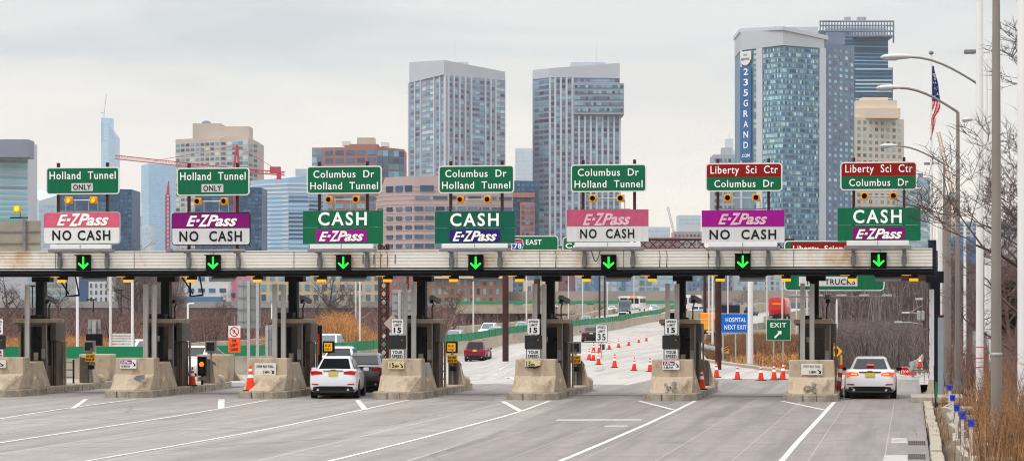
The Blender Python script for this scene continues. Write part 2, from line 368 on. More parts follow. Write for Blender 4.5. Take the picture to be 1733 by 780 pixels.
# ---------------------------------------------------------------- lettering
_cap = {}
def text(parent, s, x0, x1, z0, h, y, mat, bold=.0, shear=0., name='lettering', rz=0, fit=True, ex=.012, sp_=1.12):
    cu = bpy.data.curves.new('t', 'FONT'); cu.body = s; cu.size = 1; cu.offset = bold; cu.shear = shear; cu.extrude = .001; cu.resolution_u = 3; cu.space_character = sp_
    ob = bpy.data.objects.new('t', cu)
    me = bpy.data.meshes.new_from_object(ob)
    if 'H' not in _cap:
        cu.body = 'H'; cu.offset = 0; cu.shear = 0; m2 = bpy.data.meshes.new_from_object(ob); _cap['H'] = max(v.co.y for v in m2.vertices); bpy.data.meshes.remove(m2)
    xs = [v.co.x for v in me.vertices]; a, b = min(xs), max(xs); kz = h / (_cap['H'] + 2 * bold); kx = (x1 - x0) / (b - a)
    for v in me.vertices:
        zz = (v.co.y + bold) * kz
        v.co = (x0 + (v.co.x - a) * kx, y - (ex if v.co.z > 0 else 0), z0 + zz)
    me.name = name; me.materials.clear(); me.materials.append(mat)
    o = bpy.data.objects.new(name, me); COL.objects.link(o); o.parent = parent
    bpy.data.objects.remove(ob); bpy.data.curves.remove(cu)
    return o
def rrect(x0, x1, z0, z1, r, n=4):
    pts = []
    for cx_, cz_, a0 in ((x1 - r, z0 + r, -90), (x1 - r, z1 - r, 0), (x0 + r, z1 - r, 90), (x0 + r, z0 + r, 180)):
        for k in range(n + 1):
            a = R(a0 + 90 * k / n); pts.append((cx_ + r * math.cos(a), cz_ + r * math.sin(a)))
    return pts
# ================================================================ THE SETTING
def chaikin(pts, n=2):
    for _ in range(n):
        q = [pts[0]]
        for a, b in zip(pts, pts[1:]):
            q.append(tuple(a[i] * .75 + b[i] * .25 for i in range(len(a)))); q.append(tuple(a[i] * .25 + b[i] * .75 for i in range(len(a))))
        q.append(pts[-1]); pts = q
    return pts
def pd(l): return [((px - CX) * d / F, d) for px, d in l]      # (photo column, metres away) -> camera plan
def world(l): return [C(a, b) for a, b in l]
def offset(pl, o):                                            # o > 0: to the left of travel
    out = []
    for i, p in enumerate(pl):
        a = pl[max(0, i - 1)]; b = pl[min(len(pl) - 1, i + 1)]
        t = Vector((b[0] - a[0], b[1] - a[1])).normalized()
        out.append((p[0] - t.y * o, p[1] + t.x * o))
    return out
def ribbon(left, right, dz, thick, nx=1, zf=road_z):
    mb = MB(); n = len(left); rows = []
    for a, b in zip(left, right):
        top = []
        for k in range(nx + 1):
            x = a[0] + (b[0] - a[0]) * k / nx; y = a[1] + (b[1] - a[1]) * k / nx
            top.append((x, y, zf(x, y) + dz))
        rows.append(top)
    o = []
    for r in rows: o.append(len(mb.v)); mb.v += r
    for i in range(n - 1):
        for k in range(nx):
            mb.f.append((o[i] + k, o[i] + k + 1, o[i + 1] + k + 1, o[i + 1] + k)); mb.m.append(0)
    if thick:
        for side in (0, nx):
            q = [(r[side][0], r[side][1], r[side][2]) for r in rows]; b = len(mb.v)
            mb.v += q + [(x, y, z - thick) for x, y, z in q]
            for i in range(n - 1): mb.f.append((b + i, b + i + 1, b + n + i + 1, b + n + i)); mb.m.append(0)
        b = len(mb.v); mb.v += [(r[0][0], r[0][1], r[0][2] - thick) for r in rows] + [(r[-1][0], r[-1][1], r[-1][2] - thick) for r in rows]
        for i in range(n - 1): mb.f.append((b + i, b + i + 1, b + n + i + 1, b + n + i)); mb.m.append(0)
    return mb
def along(pl, prof, zf=road_z, closed=True, zscale=None):
    rings = []
    for i, p in enumerate(pl):
        a = pl[max(0, i - 1)]; b = pl[min(len(pl) - 1, i + 1)]
        t = Vector((b[0] - a[0], b[1] - a[1])).normalized(); nx_, ny_ = -t.y, t.x
        z = zf(*p); k = zscale(p) if zscale else 1
        rings.append([(p[0] + nx_ * u, p[1] + ny_ * u, z + h * k) for u, h in prof])
    return MB().loft(rings, closed=closed)
MED = chaikin(pd([(-300, 128), (-120, 132), (100, 137), (230, 141), (420, 149), (545, 162), (655, 184), (755, 210), (850, 236), (950, 268), (1060, 345), (1145, 470), (1166, 545), (1152, 615), (1080, 672), (960, 702), (770, 720), (520, 735), (200, 750), (-200, 765)]), 2)
MEDW = world(MED)
near = [p for p in MED if p[1] <= 480 and MED.index(p) < len(MED) * .62]
def med_x(d):
    for a, b in zip(near, near[1:]):
        if a[1] <= d <= b[1]: return a[0] + (b[0] - a[0]) * (d - a[1]) / (b[1] - a[1])
    return near[-1][0]
def edge_r(d):
    if d < 116: return (.42 + d * ST) / CT
    pts = pd([(1560, 116), (1440, 118), (1390, 119.5), (1355, 122), (1310, 130), (1255, 142), (1192, 162), (1182, 200), (1174, 260), (1168, 330), (1186, 450)])
    for a, b in zip(pts, pts[1:]):
        if a[1] <= d <= b[1]: return a[0] + (b[0] - a[0]) * (d - a[1]) / (b[1] - a[1])
    return pts[-1][0]
rows = [10, 20, 30, 40, 50, 60, 70, 80, 88, 92, 96, 100, 104, 108, 112, 115.9, 117, 118, 119, 120, 122, 125, 128, 131] + [132 + 4 * i for i in range(77)]
lf, rt = [], []
for d in [q for q in rows if q < 105]:
    xl = -48 if d < 130 else med_x(max(d, 132))
    lf.append(C(xl, d)); rt.append(C(edge_r(d), d))
tag(ribbon(lf, rt, 0, .5, 20).build('road', m_road), kind='structure')
lf, rt = [], []
for d in [q for q in rows if q >= 104]:
    xl = -48 if d < 130 else med_x(max(d, 132))
    lf.append(C(xl, d)); rt.append(C(edge_r(d), d))
tag(ribbon(lf, rt, 0, .5, 20).build('highway', m_road2), kind='structure')
# opposite carriageway, and the far part of ours round the bend
i0 = next(i for i, p in enumerate(MED) if p[1] > 131)
op = MED[i0:]
tag(ribbon(world(offset(op, 13)), world(offset(op, .05)), 0, 1.3, 3).build('opposite_carriageway', m_road2), kind='structure')
i1 = next(i for i, p in enumerate(MED) if p[1] > 415)
fr_ = MED[i1:]
tag(ribbon(world(offset(fr_, -.05)), world(offset(fr_, -10)), 0, 1.3, 3).build('far_carriageway', m_road2), kind='structure')
RAMP = chaikin(pd([(1140, 300), (1190, 350), (1262, 415), (1318, 480), (1352, 570), (1365, 720)]), 2)
tag(ribbon(world(offset(RAMP, 5)), world(offset(RAMP, -5)), .02, 1.6, 2).build('ramp_road', m_road2), kind='structure')
STREET = chaikin(pd([(1474, 108), (1480, 114), (1498, 120), (1550, 124), (1640, 127), (1800, 129)]), 2)
def street_z(x, y): return min(0, -.004 * (cam_of(x, y)[1] - 112)) - .006
tag(ribbon(world(offset(STREET, 3.6)), world(offset(STREET, -3.6)), 0, .4, 2, street_z).build('exit_street', m_road2), kind='structure')
# darker paving of the lanes to the right
bl = [Gp(1120, 640.), Gp(1035, 656), Gp(960, 680), Gp(830, 735), Gp(690, 782), Gp(480, 850), Gp(250, 930)]
def plane_r(p): return (.40, p[1])
tag(ribbon(bl, [plane_r(p) for p in bl], .004, 0, 12).build('worn_asphalt_pavement', m_asph), kind='structure')
# drain strip and the concrete slab across the lanes under the canopy
tag(MB().bx(-40, .41, 92.2, 106.5, -.1, .006).build('booth_lane_slab', m_asph), kind='structure')
tag(MB().bx(-34, .4, 93.4, 93.72, .0, .010).build('drain_channel', M('iron_drain_grate', (.10, .095, .09), .8, var=.4, scale=8)), kind='structure')
# ground sheet
BANK = (( 1270 - CX) * 195 / F, 195)
def ground_z(xc, d):
    x, y = C(xc, d); px = CX + F * xc / d
    base = road_z(x, y) if d < 330 else interp(d, [(330, road_z(x, y)), (430, -2.5), (900, -2.5), (1200, 0)])
    z = base - .42
    er = edge_r(d) if d <= 330 else 0
    if d < 118:
        t = min(1, max(0, (x - .5) / .5)); z += .36 * t
        t2 = min(1, max(0, (x - 2.5) / 6)); z += .5 * t2 * (1 if d > 20 else d / 20)
    elif d <= 330:
        xs, ys = x, y
        t = min(1, max(0, (xc - er - .4) / 1.4)); z += .36 * t
        # street corridor stays low
        st_d = min(math.hypot(xc - a, d - b) for a, b in STREET)
        f = min(1, max(0, (st_d - 4.2) / 5))
        bump = .55 * math.exp(-((xc - BANK[0]) / 9) ** 2 - ((d - 205) / 34) ** 2) + .9 * math.exp(-((xc - 11) / 4) ** 2 - ((d - 150) / 16) ** 2)
        t2 = min(1, max(0, (xc - er - .6) / 4))
        z += bump * t2 * f
        z -= .45 * (1 - min(1, max(0, (st_d - 3.4) / 1.2))) if d < 245 and st_d < 4.6 else 0
    if d > 230 and px > 1250:                                  # wooded rise
        t = min(1, (d - 230) / 150); k = min(1, (px - 1250) / 250)
        z += 3.2 * t * t * k * (1 if d < 700 else max(0, 1 - (d - 700) / 300))
    if px < 700 and d > 150:                                   # marsh on the other side
        z -= .9 * min(1, (d - 150) / 40) * min(1, (700 - px) / 150) * (1 if d < 500 else 0)
    return z
def gz(px, d): return ground_z((px - CX) * d / F, d)
ds = [3, 6, 10, 16, 24, 34, 44]; q = 50.
while q < 5300: ds.append(q); q *= (1.022 if q < 120 else 1.03 if q < 400 else 1.14)
pxs = [-9000, -5000, -3000, -2000, -1400, -900, -500, -200, 0, 150, 300, 450, 560, 660, 740, 820, 900, 980, 1040, 1090] + [1120 + 14 * i for i in range(48)] + [1830, 1900, 2100, 2500, 3500, 5000, 9000]
g = MB()
for d in ds:
    for px in pxs:
        xc = (px - CX) * d / F; x, y = C(xc, d); g.v.append((x, y, ground_z(xc, d)))
nC = len(pxs)
for i in range(len(ds) - 1):
    for k in range(nC - 1): g.f.append((i * nC + k, i * nC + k + 1, (i + 1) * nC + k + 1, (i + 1) * nC + k)); g.m.append(0)
tag(g.build('ground', m_soil, smooth=60), kind='structure')
# painted lines
def line(px_pts, wd, mat=m_line, name='lane_line', dz=.008):
    pts = chaikin([Gp(*p) for p in px_pts], 1)
    return tag(ribbon(offset(pts, wd / 2), offset(pts, -wd / 2), dz, 0, 1).build(name, mat), kind='structure')
for l in ([(230, 675.5), (130, 688), (0, 708), (-120, 730)], [(452, 677), (330, 699), (160, 725), (0, 749), (-150, 772)], [(692, 676.5), (600, 696), (450, 727), (290, 755), (140, 781), (20, 800)],
          [(932, 677.5), (870, 700), (790, 721), (680, 750), (555, 781), (440, 806)], [(1177, 678), (1112, 710), (1036, 743), (946, 781), (870, 810)], [(1412, 680), (1385, 710), (1352, 745), (1321, 782), (1290, 815)]):
    line(l, .135)
for l, wd in (([(146, 675), (123, 691)], .17), ([(375, 675.5), (374, 691)], .22), ([(605, 677), (618, 693)], .2), ([(851, 679), (882, 696)], .20), ([(1081, 678), (1139, 693)], .15), ([(1321, 678), (1396, 693.5)], .15)):
    line(l, wd, dz=.009)
line([(892, 656), (870, 640), (845, 622), (838, 612), (846, 606), (870, 600), (905, 596)], .14, m_line_far, 'faded_edge_line')
for i, (a, b) in enumerate((((1196, 564), (1130, 586)), ((1118, 590), (1060, 602)), ((1010, 615), (960, 626)))):
    pass
def patch(name, pxs, mat, dz):
    vs = [Gp(*p) for p in pxs]; mb = MB(); mb.add([(x, y, dz) for x, y in vs], [tuple(range(len(vs)))]); return tag(mb.build(name, mat), kind='structure')
m_patch = M('pale_patched_concrete', (.40, .375, .35), .85, var=.12, scale=3, dirt=(.28, .25, .23), dscale=1.2); m_patchd = M('dark_patched_asphalt', (.23, .205, .19), .85, var=.2, scale=3)
patch('concrete_patch', [(1508, 750), (1536, 750), (1534, 741), (1509, 741)], m_patch, .009); patch('concrete_patch', [(1494, 781), (1536, 781), (1536, 770), (1497, 770)], m_patch, .009)
patch('concrete_patch', [(940, 712), (1085, 711.5), (1086, 709), (944, 709.5)], m_patch, .009); patch('concrete_patch', [(1022, 723), (1062, 722), (1062, 719.5), (1024, 720)], m_patch, .009)
patch('asphalt_patch', [(1170, 672), (1330, 671), (1332, 667.5), (1178, 668)], m_patchd, .010); patch('asphalt_patch', [(1428, 700), (1433, 700), (1433, 698), (1429, 698)], m_patchd, .011)
patch('asphalt_patch', [(760, 676), (835, 678), (838, 673), (770, 671)], m_patchd, .009)
m_gr = M('rusty_iron_grate', (.13, .10, .08), .8, var=.4, scale=8)
for gy in (749.5, 772.5):
    a = Gp(1537, gy); b_ = Gp(1566, gy)
    gt = thing('drain_grate', 'slotted iron drain grate beside the kerb, ' + ('farther of two' if gy < 760 else 'nearer of two, at the bottom edge'), 'drain grate', (a[0], a[1], .008)); gw = b_[0] - a[0]
    MB().bx(0, gw, -.9, .9, 0, .006).build('frame', m_gr, gt)
    for k in range(9): MB().bx(gw * (k + .25) / 9, gw * (k + .75) / 9, -.8, -.1, .006, .012).build('slot', m_letk, gt); MB().bx(gw * (k + .25) / 9, gw * (k + .75) / 9, .1, .8, .006, .012).build('slot', m_letk, gt)
# kerbs
def along_path(path, prof, name, mat, zf=road_z, kind='structure', label=None):
    return tag(along(path, prof, zf).build(name, mat, smooth=30), kind=kind)
vk = [(edge_r(d), d) for d in [119.2, 119.8, 120.8, 122, 125, 130, 136, 142, 150, 162, 180, 200, 230, 260, 300]]
along_path(world(vk), [(.15, -.3), (.15, .14), (-.15, .17), (-.15, -.3)], 'verge_kerb', m_kerbst)
# median barrier with green glare screen
t = thing('median_barrier', 'long curving concrete median barrier topped with a green glare screen', 'barrier', (0, 0, 0))
JB = [(.32, -.2), (.30, .06), (.13, .34), (.09, .98), (-.09, .98), (-.13, .34), (-.30, .06), (-.32, -.2)]
along(MEDW, JB).build('concrete_base', m_conc_g, t, smooth=30)
def sk(p):
    d = cam_of(*p)[1]; return interp(d, [(130, 1), (200, 1), (330, 1.05), (470, 1.18), (700, 1.3)])
sc_mb = along(MEDW, [(.05, .985), (.05, 1.62), (-.05, 1.62), (-.05, .985)], zscale=sk); sc_mb.build('glare_screen', m_gscreen, t)
pm = MB(); acc = 0
for a, b in zip(MEDW, MEDW[1:]):
    ln = math.hypot(b[0] - a[0], b[1] - a[1]); s_ = 0
    while acc + ln - s_ * 1 > 3 and s_ < ln:
        s_ += 3; f = min(1, s_ / ln); x = a[0] + (b[0] - a[0]) * f; y = a[1] + (b[1] - a[1]) * f; k = sk((x, y))
        pm.box((x, y, road_z(x, y) + 1.3 * k), (.16, .16, .66 * k), math.atan2(b[1] - a[1], b[0] - a[0]))
tag(pm.build('screen_post', m_gscreen, t), kind='stuff')
# outer parapets
t = thing('outer_parapet', 'low tan concrete parapet along the opposite carriageway before the marsh', 'parapet')
along(world(offset(op, 13.2)), [(.2, -1.4), (.2, .95), (-.2, .95), (-.2, -1.4)]).build('parapet_wall', m_conc_g, t)
t = thing('outer_parapet', 'pale concrete parapet along the far bend of our carriageway', 'parapet')
along(world(offset(fr_, -10.2)), [(.2, -1.4), (.2, .9), (-.2, .9), (-.2, -1.4)]).build('parapet_wall', m_conc_g, t)
t = thing('ramp_parapet', 'tan parapet wall along the near side of the raised exit ramp', 'parapet')
along(world(offset(RAMP[8:], -5.2)), [(.2, -2.6), (.2, .95), (-.2, .95), (-.2, -2.6)]).build('parapet_wall', m_conc_g, t)
t = thing('ramp_parapet', 'tan parapet wall along the far side of the raised ramp behind the red truck', 'parapet')
along(world(offset(RAMP[5:], 5.2)), [(.2, -2), (.2, 1.9), (-.2, 1.9), (-.2, -2)]).build('parapet_wall', m_conc_g, t)
# dark piers under the far bend
def vrow(name, label, pts, dia, z0, z1, mat):
    for i, (px, d) in enumerate(pts):
        x, y = P(px, d)
        tag(MB().tube([(0, 0, z0), (0, 0, z1)], dia, 10).build(name, mat, loc=(x, y, 0), smooth=40), label, 'pier', 'piers under the far viaduct')
vrow('viaduct_pier', 'round concrete pier in the dark under the far viaduct', [(700 + 42 * i, 706) for i in range(6)], .8, -4, 1.7, m_conc_far)
t = thing('underpass_shade_wall', 'added dark wall standing in for the shade under the far viaduct', 'wall', (0, 0, 0))  # added near-black wall; the shade under the deck is put into its colour
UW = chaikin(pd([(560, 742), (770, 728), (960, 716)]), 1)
along(world(UW), [(.4, -5), (.4, 1.65), (-.4, 1.65), (-.4, -5)], lambda x, y: 0).build('wall', M('shade_black_concrete', (.028, .026, .030), .9, var=.4, scale=.15), t)
# far elevated road behind the bend
t = thing('elevated_road', 'long straight brownish elevated road wall crossing behind the bend and the bus', 'viaduct')
FAR = chaikin(pd([(600, 960), (860, 930), (1100, 900), (1345, 880), (1420, 870)]), 1)
along(world(FAR), [(5, 4.9), (5, 9.2), (4.6, 9.2), (4.6, 7.6), (-4.6, 7.6), (-4.6, 9.2), (-5, 9.2), (-5, 4.9)], lambda x, y: 0).build('deck', M('brown_grey_concrete', (.30, .26, .225), .9, var=.15, scale=.05, dirt=(.2, .16, .14), dscale=.03), t)
for i in range(9):
    x, y = P(640 + 90 * i, 955 - 9 * i); MB().bx(x - 1, x + 1, y - 3, y + 3, -4, 4.9).build('pier', m_conc_far, t)
# far dark railway embankment wall behind the marsh on the other side
t = thing('rail_viaduct', 'low dark concrete viaduct wall behind the brush, below the white apartment block', 'viaduct')
FAR2 = chaikin(pd([(-150, 560), (200, 560), (560, 575), (760, 590)]), 1)
along(world(FAR2), [(3, -3), (3, 3.2), (-3, 3.2), (-3, -3)], lambda x, y: 0).build('wall', M('dark_stained_concrete', (.10, .088, .085), .9, var=.25, scale=.1), t)
along(world(FAR2), [(3.2, 3.2), (3.2, 4.6), (-3.2, 4.6), (-3.2, 3.2)], lambda x, y: 0).build('parapet', M('pale_stained_parapet', (.30, .28, .27), .9, var=.2, scale=.1), t)
# ================================================================ THE CITY
g_teal = M('teal_tower_glass', (.17, .34, .43), .22, .25, var=.1, scale=.05, island=.55)
g_teal2 = M('pale_teal_glass', (.36, .52, .53), .25, .2, var=.1, scale=.05, island=.35)
g_blue = M('blue_tower_glass', (.06, .15, .26), .22, .25, var=.12, scale=.05, island=.45)
g_navy = M('navy_tower_glass', (.035, .085, .16), .25, .2, var=.15, scale=.05, island=.5)
g_dark = M('dark_window_glass', (.085, .145, .215), .2, .2, var=.15, scale=.05, island=.6)
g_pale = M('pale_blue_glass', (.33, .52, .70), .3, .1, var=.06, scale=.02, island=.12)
g_mint = M('mint_blind_window', (.34, .55, .55), .3, .1, var=.1, scale=.05, island=.4)
g_sky = M('sky_blue_glass', (.20, .38, .52), .25, .2, var=.1, scale=.05, island=.3)
g_aqua = M('aqua_ribbon_glass', (.14, .50, .56), .25, .15, var=.1, scale=.05, island=.3)
g_gsp = M('slate_blue_glass', (.12, .19, .27), .25, .2, var=.1, scale=.05, island=.4)
w_pier = M('white_grey_precast', (.50, .52, .575), .8, var=.06, scale=.05)
w_span = M('mauve_grey_spandrel', (.29, .295, .375), .8, var=.08, scale=.08)
w_cap = M('pale_ribbed_roof_screen', (.44, .465, .51), .7, var=.05, scale=.05)
w_beige = M('beige_precast', (.47, .40, .35), .85, var=.08, scale=.05)
w_cream = M('cream_stone', (.61, .51, .39), .85, var=.08, scale=.04)
w_brick = M('red_brick', (.33, .14, .115), .9, var=.12, scale=.08)
w_brick2 = M('orange_brick', (.40, .20, .12), .9, var=.12, scale=.08)
w_mauve = M('mauve_brown_cladding', (.42, .32, .325), .85, var=.08, scale=.06)
w_gframe = M('blue_grey_mullion_wall', (.165, .25, .33), .6, .1, var=.1, scale=.05)
w_dgrid = M('dark_grey_panel', (.145, .19, .275), .7, var=.12, scale=.08)
w_white = M('white_render', (.62, .61, .60), .8, var=.06, scale=.05)
w_lgrey = M('light_grey_panel', (.38, .40, .43), .8, var=.08, scale=.05)
w_bluep = M('blue_panel', (.06, .19, .36), .6, var=.1, scale=.05)
w_pinkp = M('pink_scaffold_wrap', (.62, .23, .36), .8, var=.1, scale=.08)
w_navyw = M('navy_curtain_wall', (.032, .09, .19), .35, .2, var=.2, scale=.06)
w_palew = M('pale_blue_curtain_wall', (.29, .47, .66), .4, .1, var=.08, scale=.02)
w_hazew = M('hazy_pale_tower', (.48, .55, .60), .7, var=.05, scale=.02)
m_crane = M('red_crane_paint', (.45, .04, .07), .6, var=.15, scale=.2)
m_crane_o = M('orange_crane_paint', (.62, .43, .32), .6, var=.15, scale=.2)
_wm = {}
def win_mesh(wd, ht, mat):
    k = (round(wd, 1), round(ht, 1), mat.name)
    if k not in _wm:
        o = MB().box((0, 0, 0), (wd, .36, ht)).build('window', mat); _wm[k] = o.data; bpy.data.objects.remove(o)
    return _wm[k]
class Bld:
    def __init__(s, name, label, fronts, top, wall, depth=35, base=-3, group=None, cat='building', ref=None, partname='wall', tops=None):
        s.pts = [P(px, d) for px, d in fronts]; s.fronts = fronts
        d0 = ref or sum(d for _, d in fronts) / len(fronts)
        s.z1 = [Zp(t, fronts[i][1]) for i, t in enumerate(tops)] if tops else [Zp(top, d0)] * len(fronts)
        s.zt = min(s.z1); s.base = base; s.d0 = d0
        cx_ = sum(p[0] for p in s.pts) / len(s.pts); cy_ = sum(p[1] for p in s.pts) / len(s.pts)
        s.loc = (cx_, cy_, base); s.root = thing(name, label, cat, s.loc, 0, group)
        fx, fy = -ST * depth, CT * depth
        a = s.pts[-1]; b = s.pts[0]
        s.poly = s.pts + [(a[0] + fx, a[1] + fy), (b[0] + fx, b[1] + fy)]
        zz = s.z1 + [s.z1[-1], s.z1[0]]
        s.part(MB().prism(s.poly, base, zz), partname, wall)
        s.wins = []
    def part(s, mb, name, mat, parent=None, **k): return mb.build(name, mat, parent or s.root, off=s.loc, **k)
    def z(s, py): return Zp(py, s.d0)
    def seg(s, i): return s.pts[i], s.pts[i + 1]
    def grid(s, i, py0, py1, nc, nr, wf=.6, hf=.55, mat=None, u0=0., u1=1., skip=None, out=0., mats=None):
        A, B_ = s.seg(i); A = Vector(A); B_ = Vector(B_); t = (B_ - A); L_ = t.length; t.normalize(); nrm = Vector((t.y, -t.x)); rz = math.atan2(t.y, t.x)
        z0, z1 = s.z(py1), s.z(py0); cw = L_ * (u1 - u0) / nc; rh = (z1 - z0) / nr
        for r in range(nr):
            for c in range(nc):
                if skip and random.random() < skip: continue
                p = A + t * (L_ * u0 + cw * (c + .5)) + nrm * out
                s.wins.append((p.x, p.y, z0 + rh * (r + .5), cw * wf, rh * hf, rz, random.choice(mats) if mats else mat))
    def piers(s, i, py0, py1, us, wd, mat, proud=.5, name='pier'):
        A, B_ = s.seg(i); A = Vector(A); B_ = Vector(B_); t = (B_ - A); L_ = t.length; t.normalize(); nrm = Vector((t.y, -t.x)); rz = math.atan2(t.y, t.x)
        z0, z1 = s.z(py1), s.z(py0)
        for u in us:
            p = A + t * (L_ * u) + nrm * (proud / 2)
            s.part(MB().box((p.x, p.y, (z0 + z1) / 2), (wd, proud, z1 - z0), rz), name, mat)
    def bands(s, i, pys, ht, mat, proud=.25, u0=0, u1=1, name='spandrel_band'):
        A, B_ = s.seg(i); A = Vector(A); B_ = Vector(B_); t = (B_ - A); L_ = t.length; t.normalize(); nrm = Vector((t.y, -t.x)); rz = math.atan2(t.y, t.x)
        p = A + t * (L_ * (u0 + u1) / 2) + nrm * (proud / 2)
        for py in pys: s.part(MB().box((p.x, p.y, s.z(py)), (L_ * (u1 - u0), proud, ht), rz), name, mat)
    def boxpx(s, x0, x1, y0, y1, d, depth, name, mat, dout=0.):
        a = P(x0, d); b = P(x1, d); fx, fy = -ST * depth, CT * depth
        return s.part(MB().prism([a, b, (b[0] + fx, b[1] + fy), (a[0] + fx, a[1] + fy)], Zp(y1, d), Zp(y0, d)), name, mat)
    def done(s, top=100):
        ws = sorted(s.wins, key=lambda q: -q[2])
        for q in ws[:top]:
            o = bpy.data.objects.new('window', win_mesh(q[3], q[4], q[6])); COL.objects.link(o); o.parent = s.root
            o.location = (q[0] - s.loc[0], q[1] - s.loc[1], q[2] - s.loc[2]); o.rotation_euler = (0, 0, q[5])
        rest = ws[top:]
        if rest:
            mats = list({q[6].name: q[6] for q in rest}.values()); mb = MB()
            for q in rest: mb.box((q[0], q[1], q[2]), (q[3], .36, q[4]), q[5], m=mats.index(q[6]))
            tag(s.part(mb, 'window', mats, fix=False), kind='stuff')
        return s
    def roofbits(s, items):
        for (x0, x1, y0, y1, d, nm, mat) in items: s.boxpx(x0, x1, y0, y1, d, 8, nm, mat)
# --- tower with the sloping roof screen
b = Bld('apartment_tower', 'grey apartment tower with white piers and a sloping roof screen in mid skyline', [(693, 1545), (755, 1490), (855, 1530)], 135, w_span, 40)
s1 = [P(693, 1545), P(752, 1490), P(855, 1530)]
fx, fy = -ST * 38, CT * 38
b.part(MB().prism([(x, y - .6) for x, y in s1] + [(s1[2][0] + fx, s1[2][1] + fy), (s1[0][0] + fx, s1[0][1] + fy)], b.z(134.8), [Zp(106, 1545), Zp(102, 1490), Zp(122, 1530), Zp(122, 1530), Zp(106, 1545)]), 'roof_screen', w_cap)
b.boxpx(750, 792, 105, 125, 1515, 10, 'penthouse', w_cap)
b.grid(0, 137, 425, 2, 31, .78, .56, u0=.02, u1=.30, mats=[g_teal, g_teal, g_dark]); b.grid(0, 137, 425, 3, 31, .86, .52, u0=.36, u1=.68, mats=[g_teal, g_teal2]); b.grid(0, 137, 425, 2, 31, .62, .56, u0=.72, u1=1., mats=[g_teal, g_dark])
b.grid(1, 137, 425, 4, 31, .58, .58, u0=.02, u1=.40, mats=[g_teal, g_dark, g_dark]); b.grid(1, 137, 425, 3, 31, .86, .5, u0=.40, u1=.64, mats=[g_teal, g_dark]); b.grid(1, 137, 425, 2, 31, .6, .58, u0=.66, u1=.82, mats=[g_teal, g_dark]); b.grid(1, 137, 425, 2, 31, .9, .5, u0=.83, u1=.99, mats=[g_teal, g_dark, g_teal2])
b.piers(0, 135, 430, (.0, .17, .33, .70, .86), 1.3, w_pier, .8); b.piers(0, 135, 430, (.985,), 2.4, w_pier, .8)
b.piers(1, 135, 430, (.03, .12, .215, .31, .41, .65, .74, .825), 1.25, w_pier, .8)
A_ = b.seg(0); b.done()
MB().tube([(0, 0, 0), (0, 0, 14)], .13, 5).build('antenna', w_pier, b.root, loc=tuple(Vector((*P(770, 1515), Zp(106, 1515))) - Vector(b.loc)))
# --- tower with the overhanging box
b = Bld('apartment_tower', 'grey apartment tower with an overhanging upper box, between the middle signs', [(902, 1560), (930, 1545), (1049, 1550)], 133, w_span, 40, ref=1550)
s1 = [P(902, 1560), P(930, 1545), P(1049, 1550)]
b.part(MB().prism([(x, y - .6) for x, y in s1] + [(s1[2][0] + fx, s1[2][1] + fy), (s1[0][0] + fx, s1[0][1] + fy)], b.z(132.8), [Zp(119, 1560), Zp(116, 1545), Zp(107, 1550), Zp(107, 1550), Zp(119, 1560)]), 'roof_screen', w_cap)
b.boxpx(966, 1025, 105.5, 120, 1553, 12, 'penthouse', w_cap)
b.grid(0, 134, 425, 3, 31, .86, .55, u0=.08, u1=.97, mats=[g_teal, g_teal, g_dark])
b.grid(1, 134, 425, 4, 31, .58, .58, u0=.0, u1=.32, mats=[g_teal, g_dark]); b.grid(1, 196, 425, 8, 24, .56, .6, u0=.335, u1=1., mats=[g_teal, g_dark]); b.grid(1, 134, 139.5, 8, 1, .7, .8, u0=.335, u1=1., mats=[g_dark, g_teal])
b.piers(1, 133, 430, (.005, .08, .16, .24, .325), 1.25, w_pier, .8); b.piers(1, 196, 430, [.335 + .0831 * k for k in range(1, 9)], 1.2, w_pier, .8)
ov = b.boxpx(971, 1056, 141, 194, 1545, 30, 'overhanging_box', w_span)
A1, B1 = P(971, 1544.7), P(1056, 1544.7); b.pts += [A1, B1]; i_ov = len(b.pts) - 2
b.grid(i_ov, 143, 192, 18, 5, .86, .48, u0=.02, u1=.98, mats=[g_teal, g_dark, g_teal]); b.done(120 if False else 100)
MB().tube([(0, 0, 0), (0, 0, 12)], .13, 5).build('antenna', w_pier, b.root, loc=tuple(Vector((*P(1010, 1550), Zp(106, 1550))) - Vector(b.loc)))
# --- glass tower with the banner
b = Bld('apartment_tower', 'tall teal glass tower with a vertical blue banner and a pale sloping crown', [(1255, 1315), (1325, 1290), (1394, 1305)], 80, w_gframe, 40, ref=1298)
s1 = [P(1254, 1315), P(1325, 1289), P(1395, 1305)]; s2 = [P(1252, 1317), P(1325, 1287.5), P(1402, 1306)]
b.part(MB().prism([(x, y - .6) for x, y in s1] + [(s1[2][0] + fx, s1[2][1] + fy), (s1[0][0] + fx, s1[0][1] + fy)], b.z(80), [Zp(54, 1315), Zp(50, 1289), Zp(64, 1305), Zp(64, 1305), Zp(54, 1315)]), 'roof_screen', w_cap)
b.part(MB().prism([(x, y - .6) for x, y in s2] + [(s2[2][0] + fx, s2[2][1] + fy), (s2[0][0] + fx, s2[0][1] + fy)], [Zp(55, 1317), Zp(51, 1287.5), Zp(68, 1306), Zp(68, 1306), Zp(55, 1317)], [Zp(49, 1317), Zp(45, 1287.5), Zp(61, 1306), Zp(61, 1306), Zp(49, 1317)]), 'crown_edge', w_pier)
b.boxpx(1318, 1384, 46, 60, 1318, 14, 'penthouse', w_lgrey)
b.grid(0, 81, 425, 1, 38, .92, .6, u0=.30, u1=.41, mats=[g_teal, g_teal2]); b.grid(0, 81, 425, 14, 38, .8, .6, u0=.52, u1=1., mats=[g_mint, g_mint, g_teal, g_blue])
b.grid(1, 81, 425, 20, 38, .82, .6, u0=.0, u1=.9, mats=[g_mint, g_teal, g_teal, g_blue, g_blue, g_gsp])
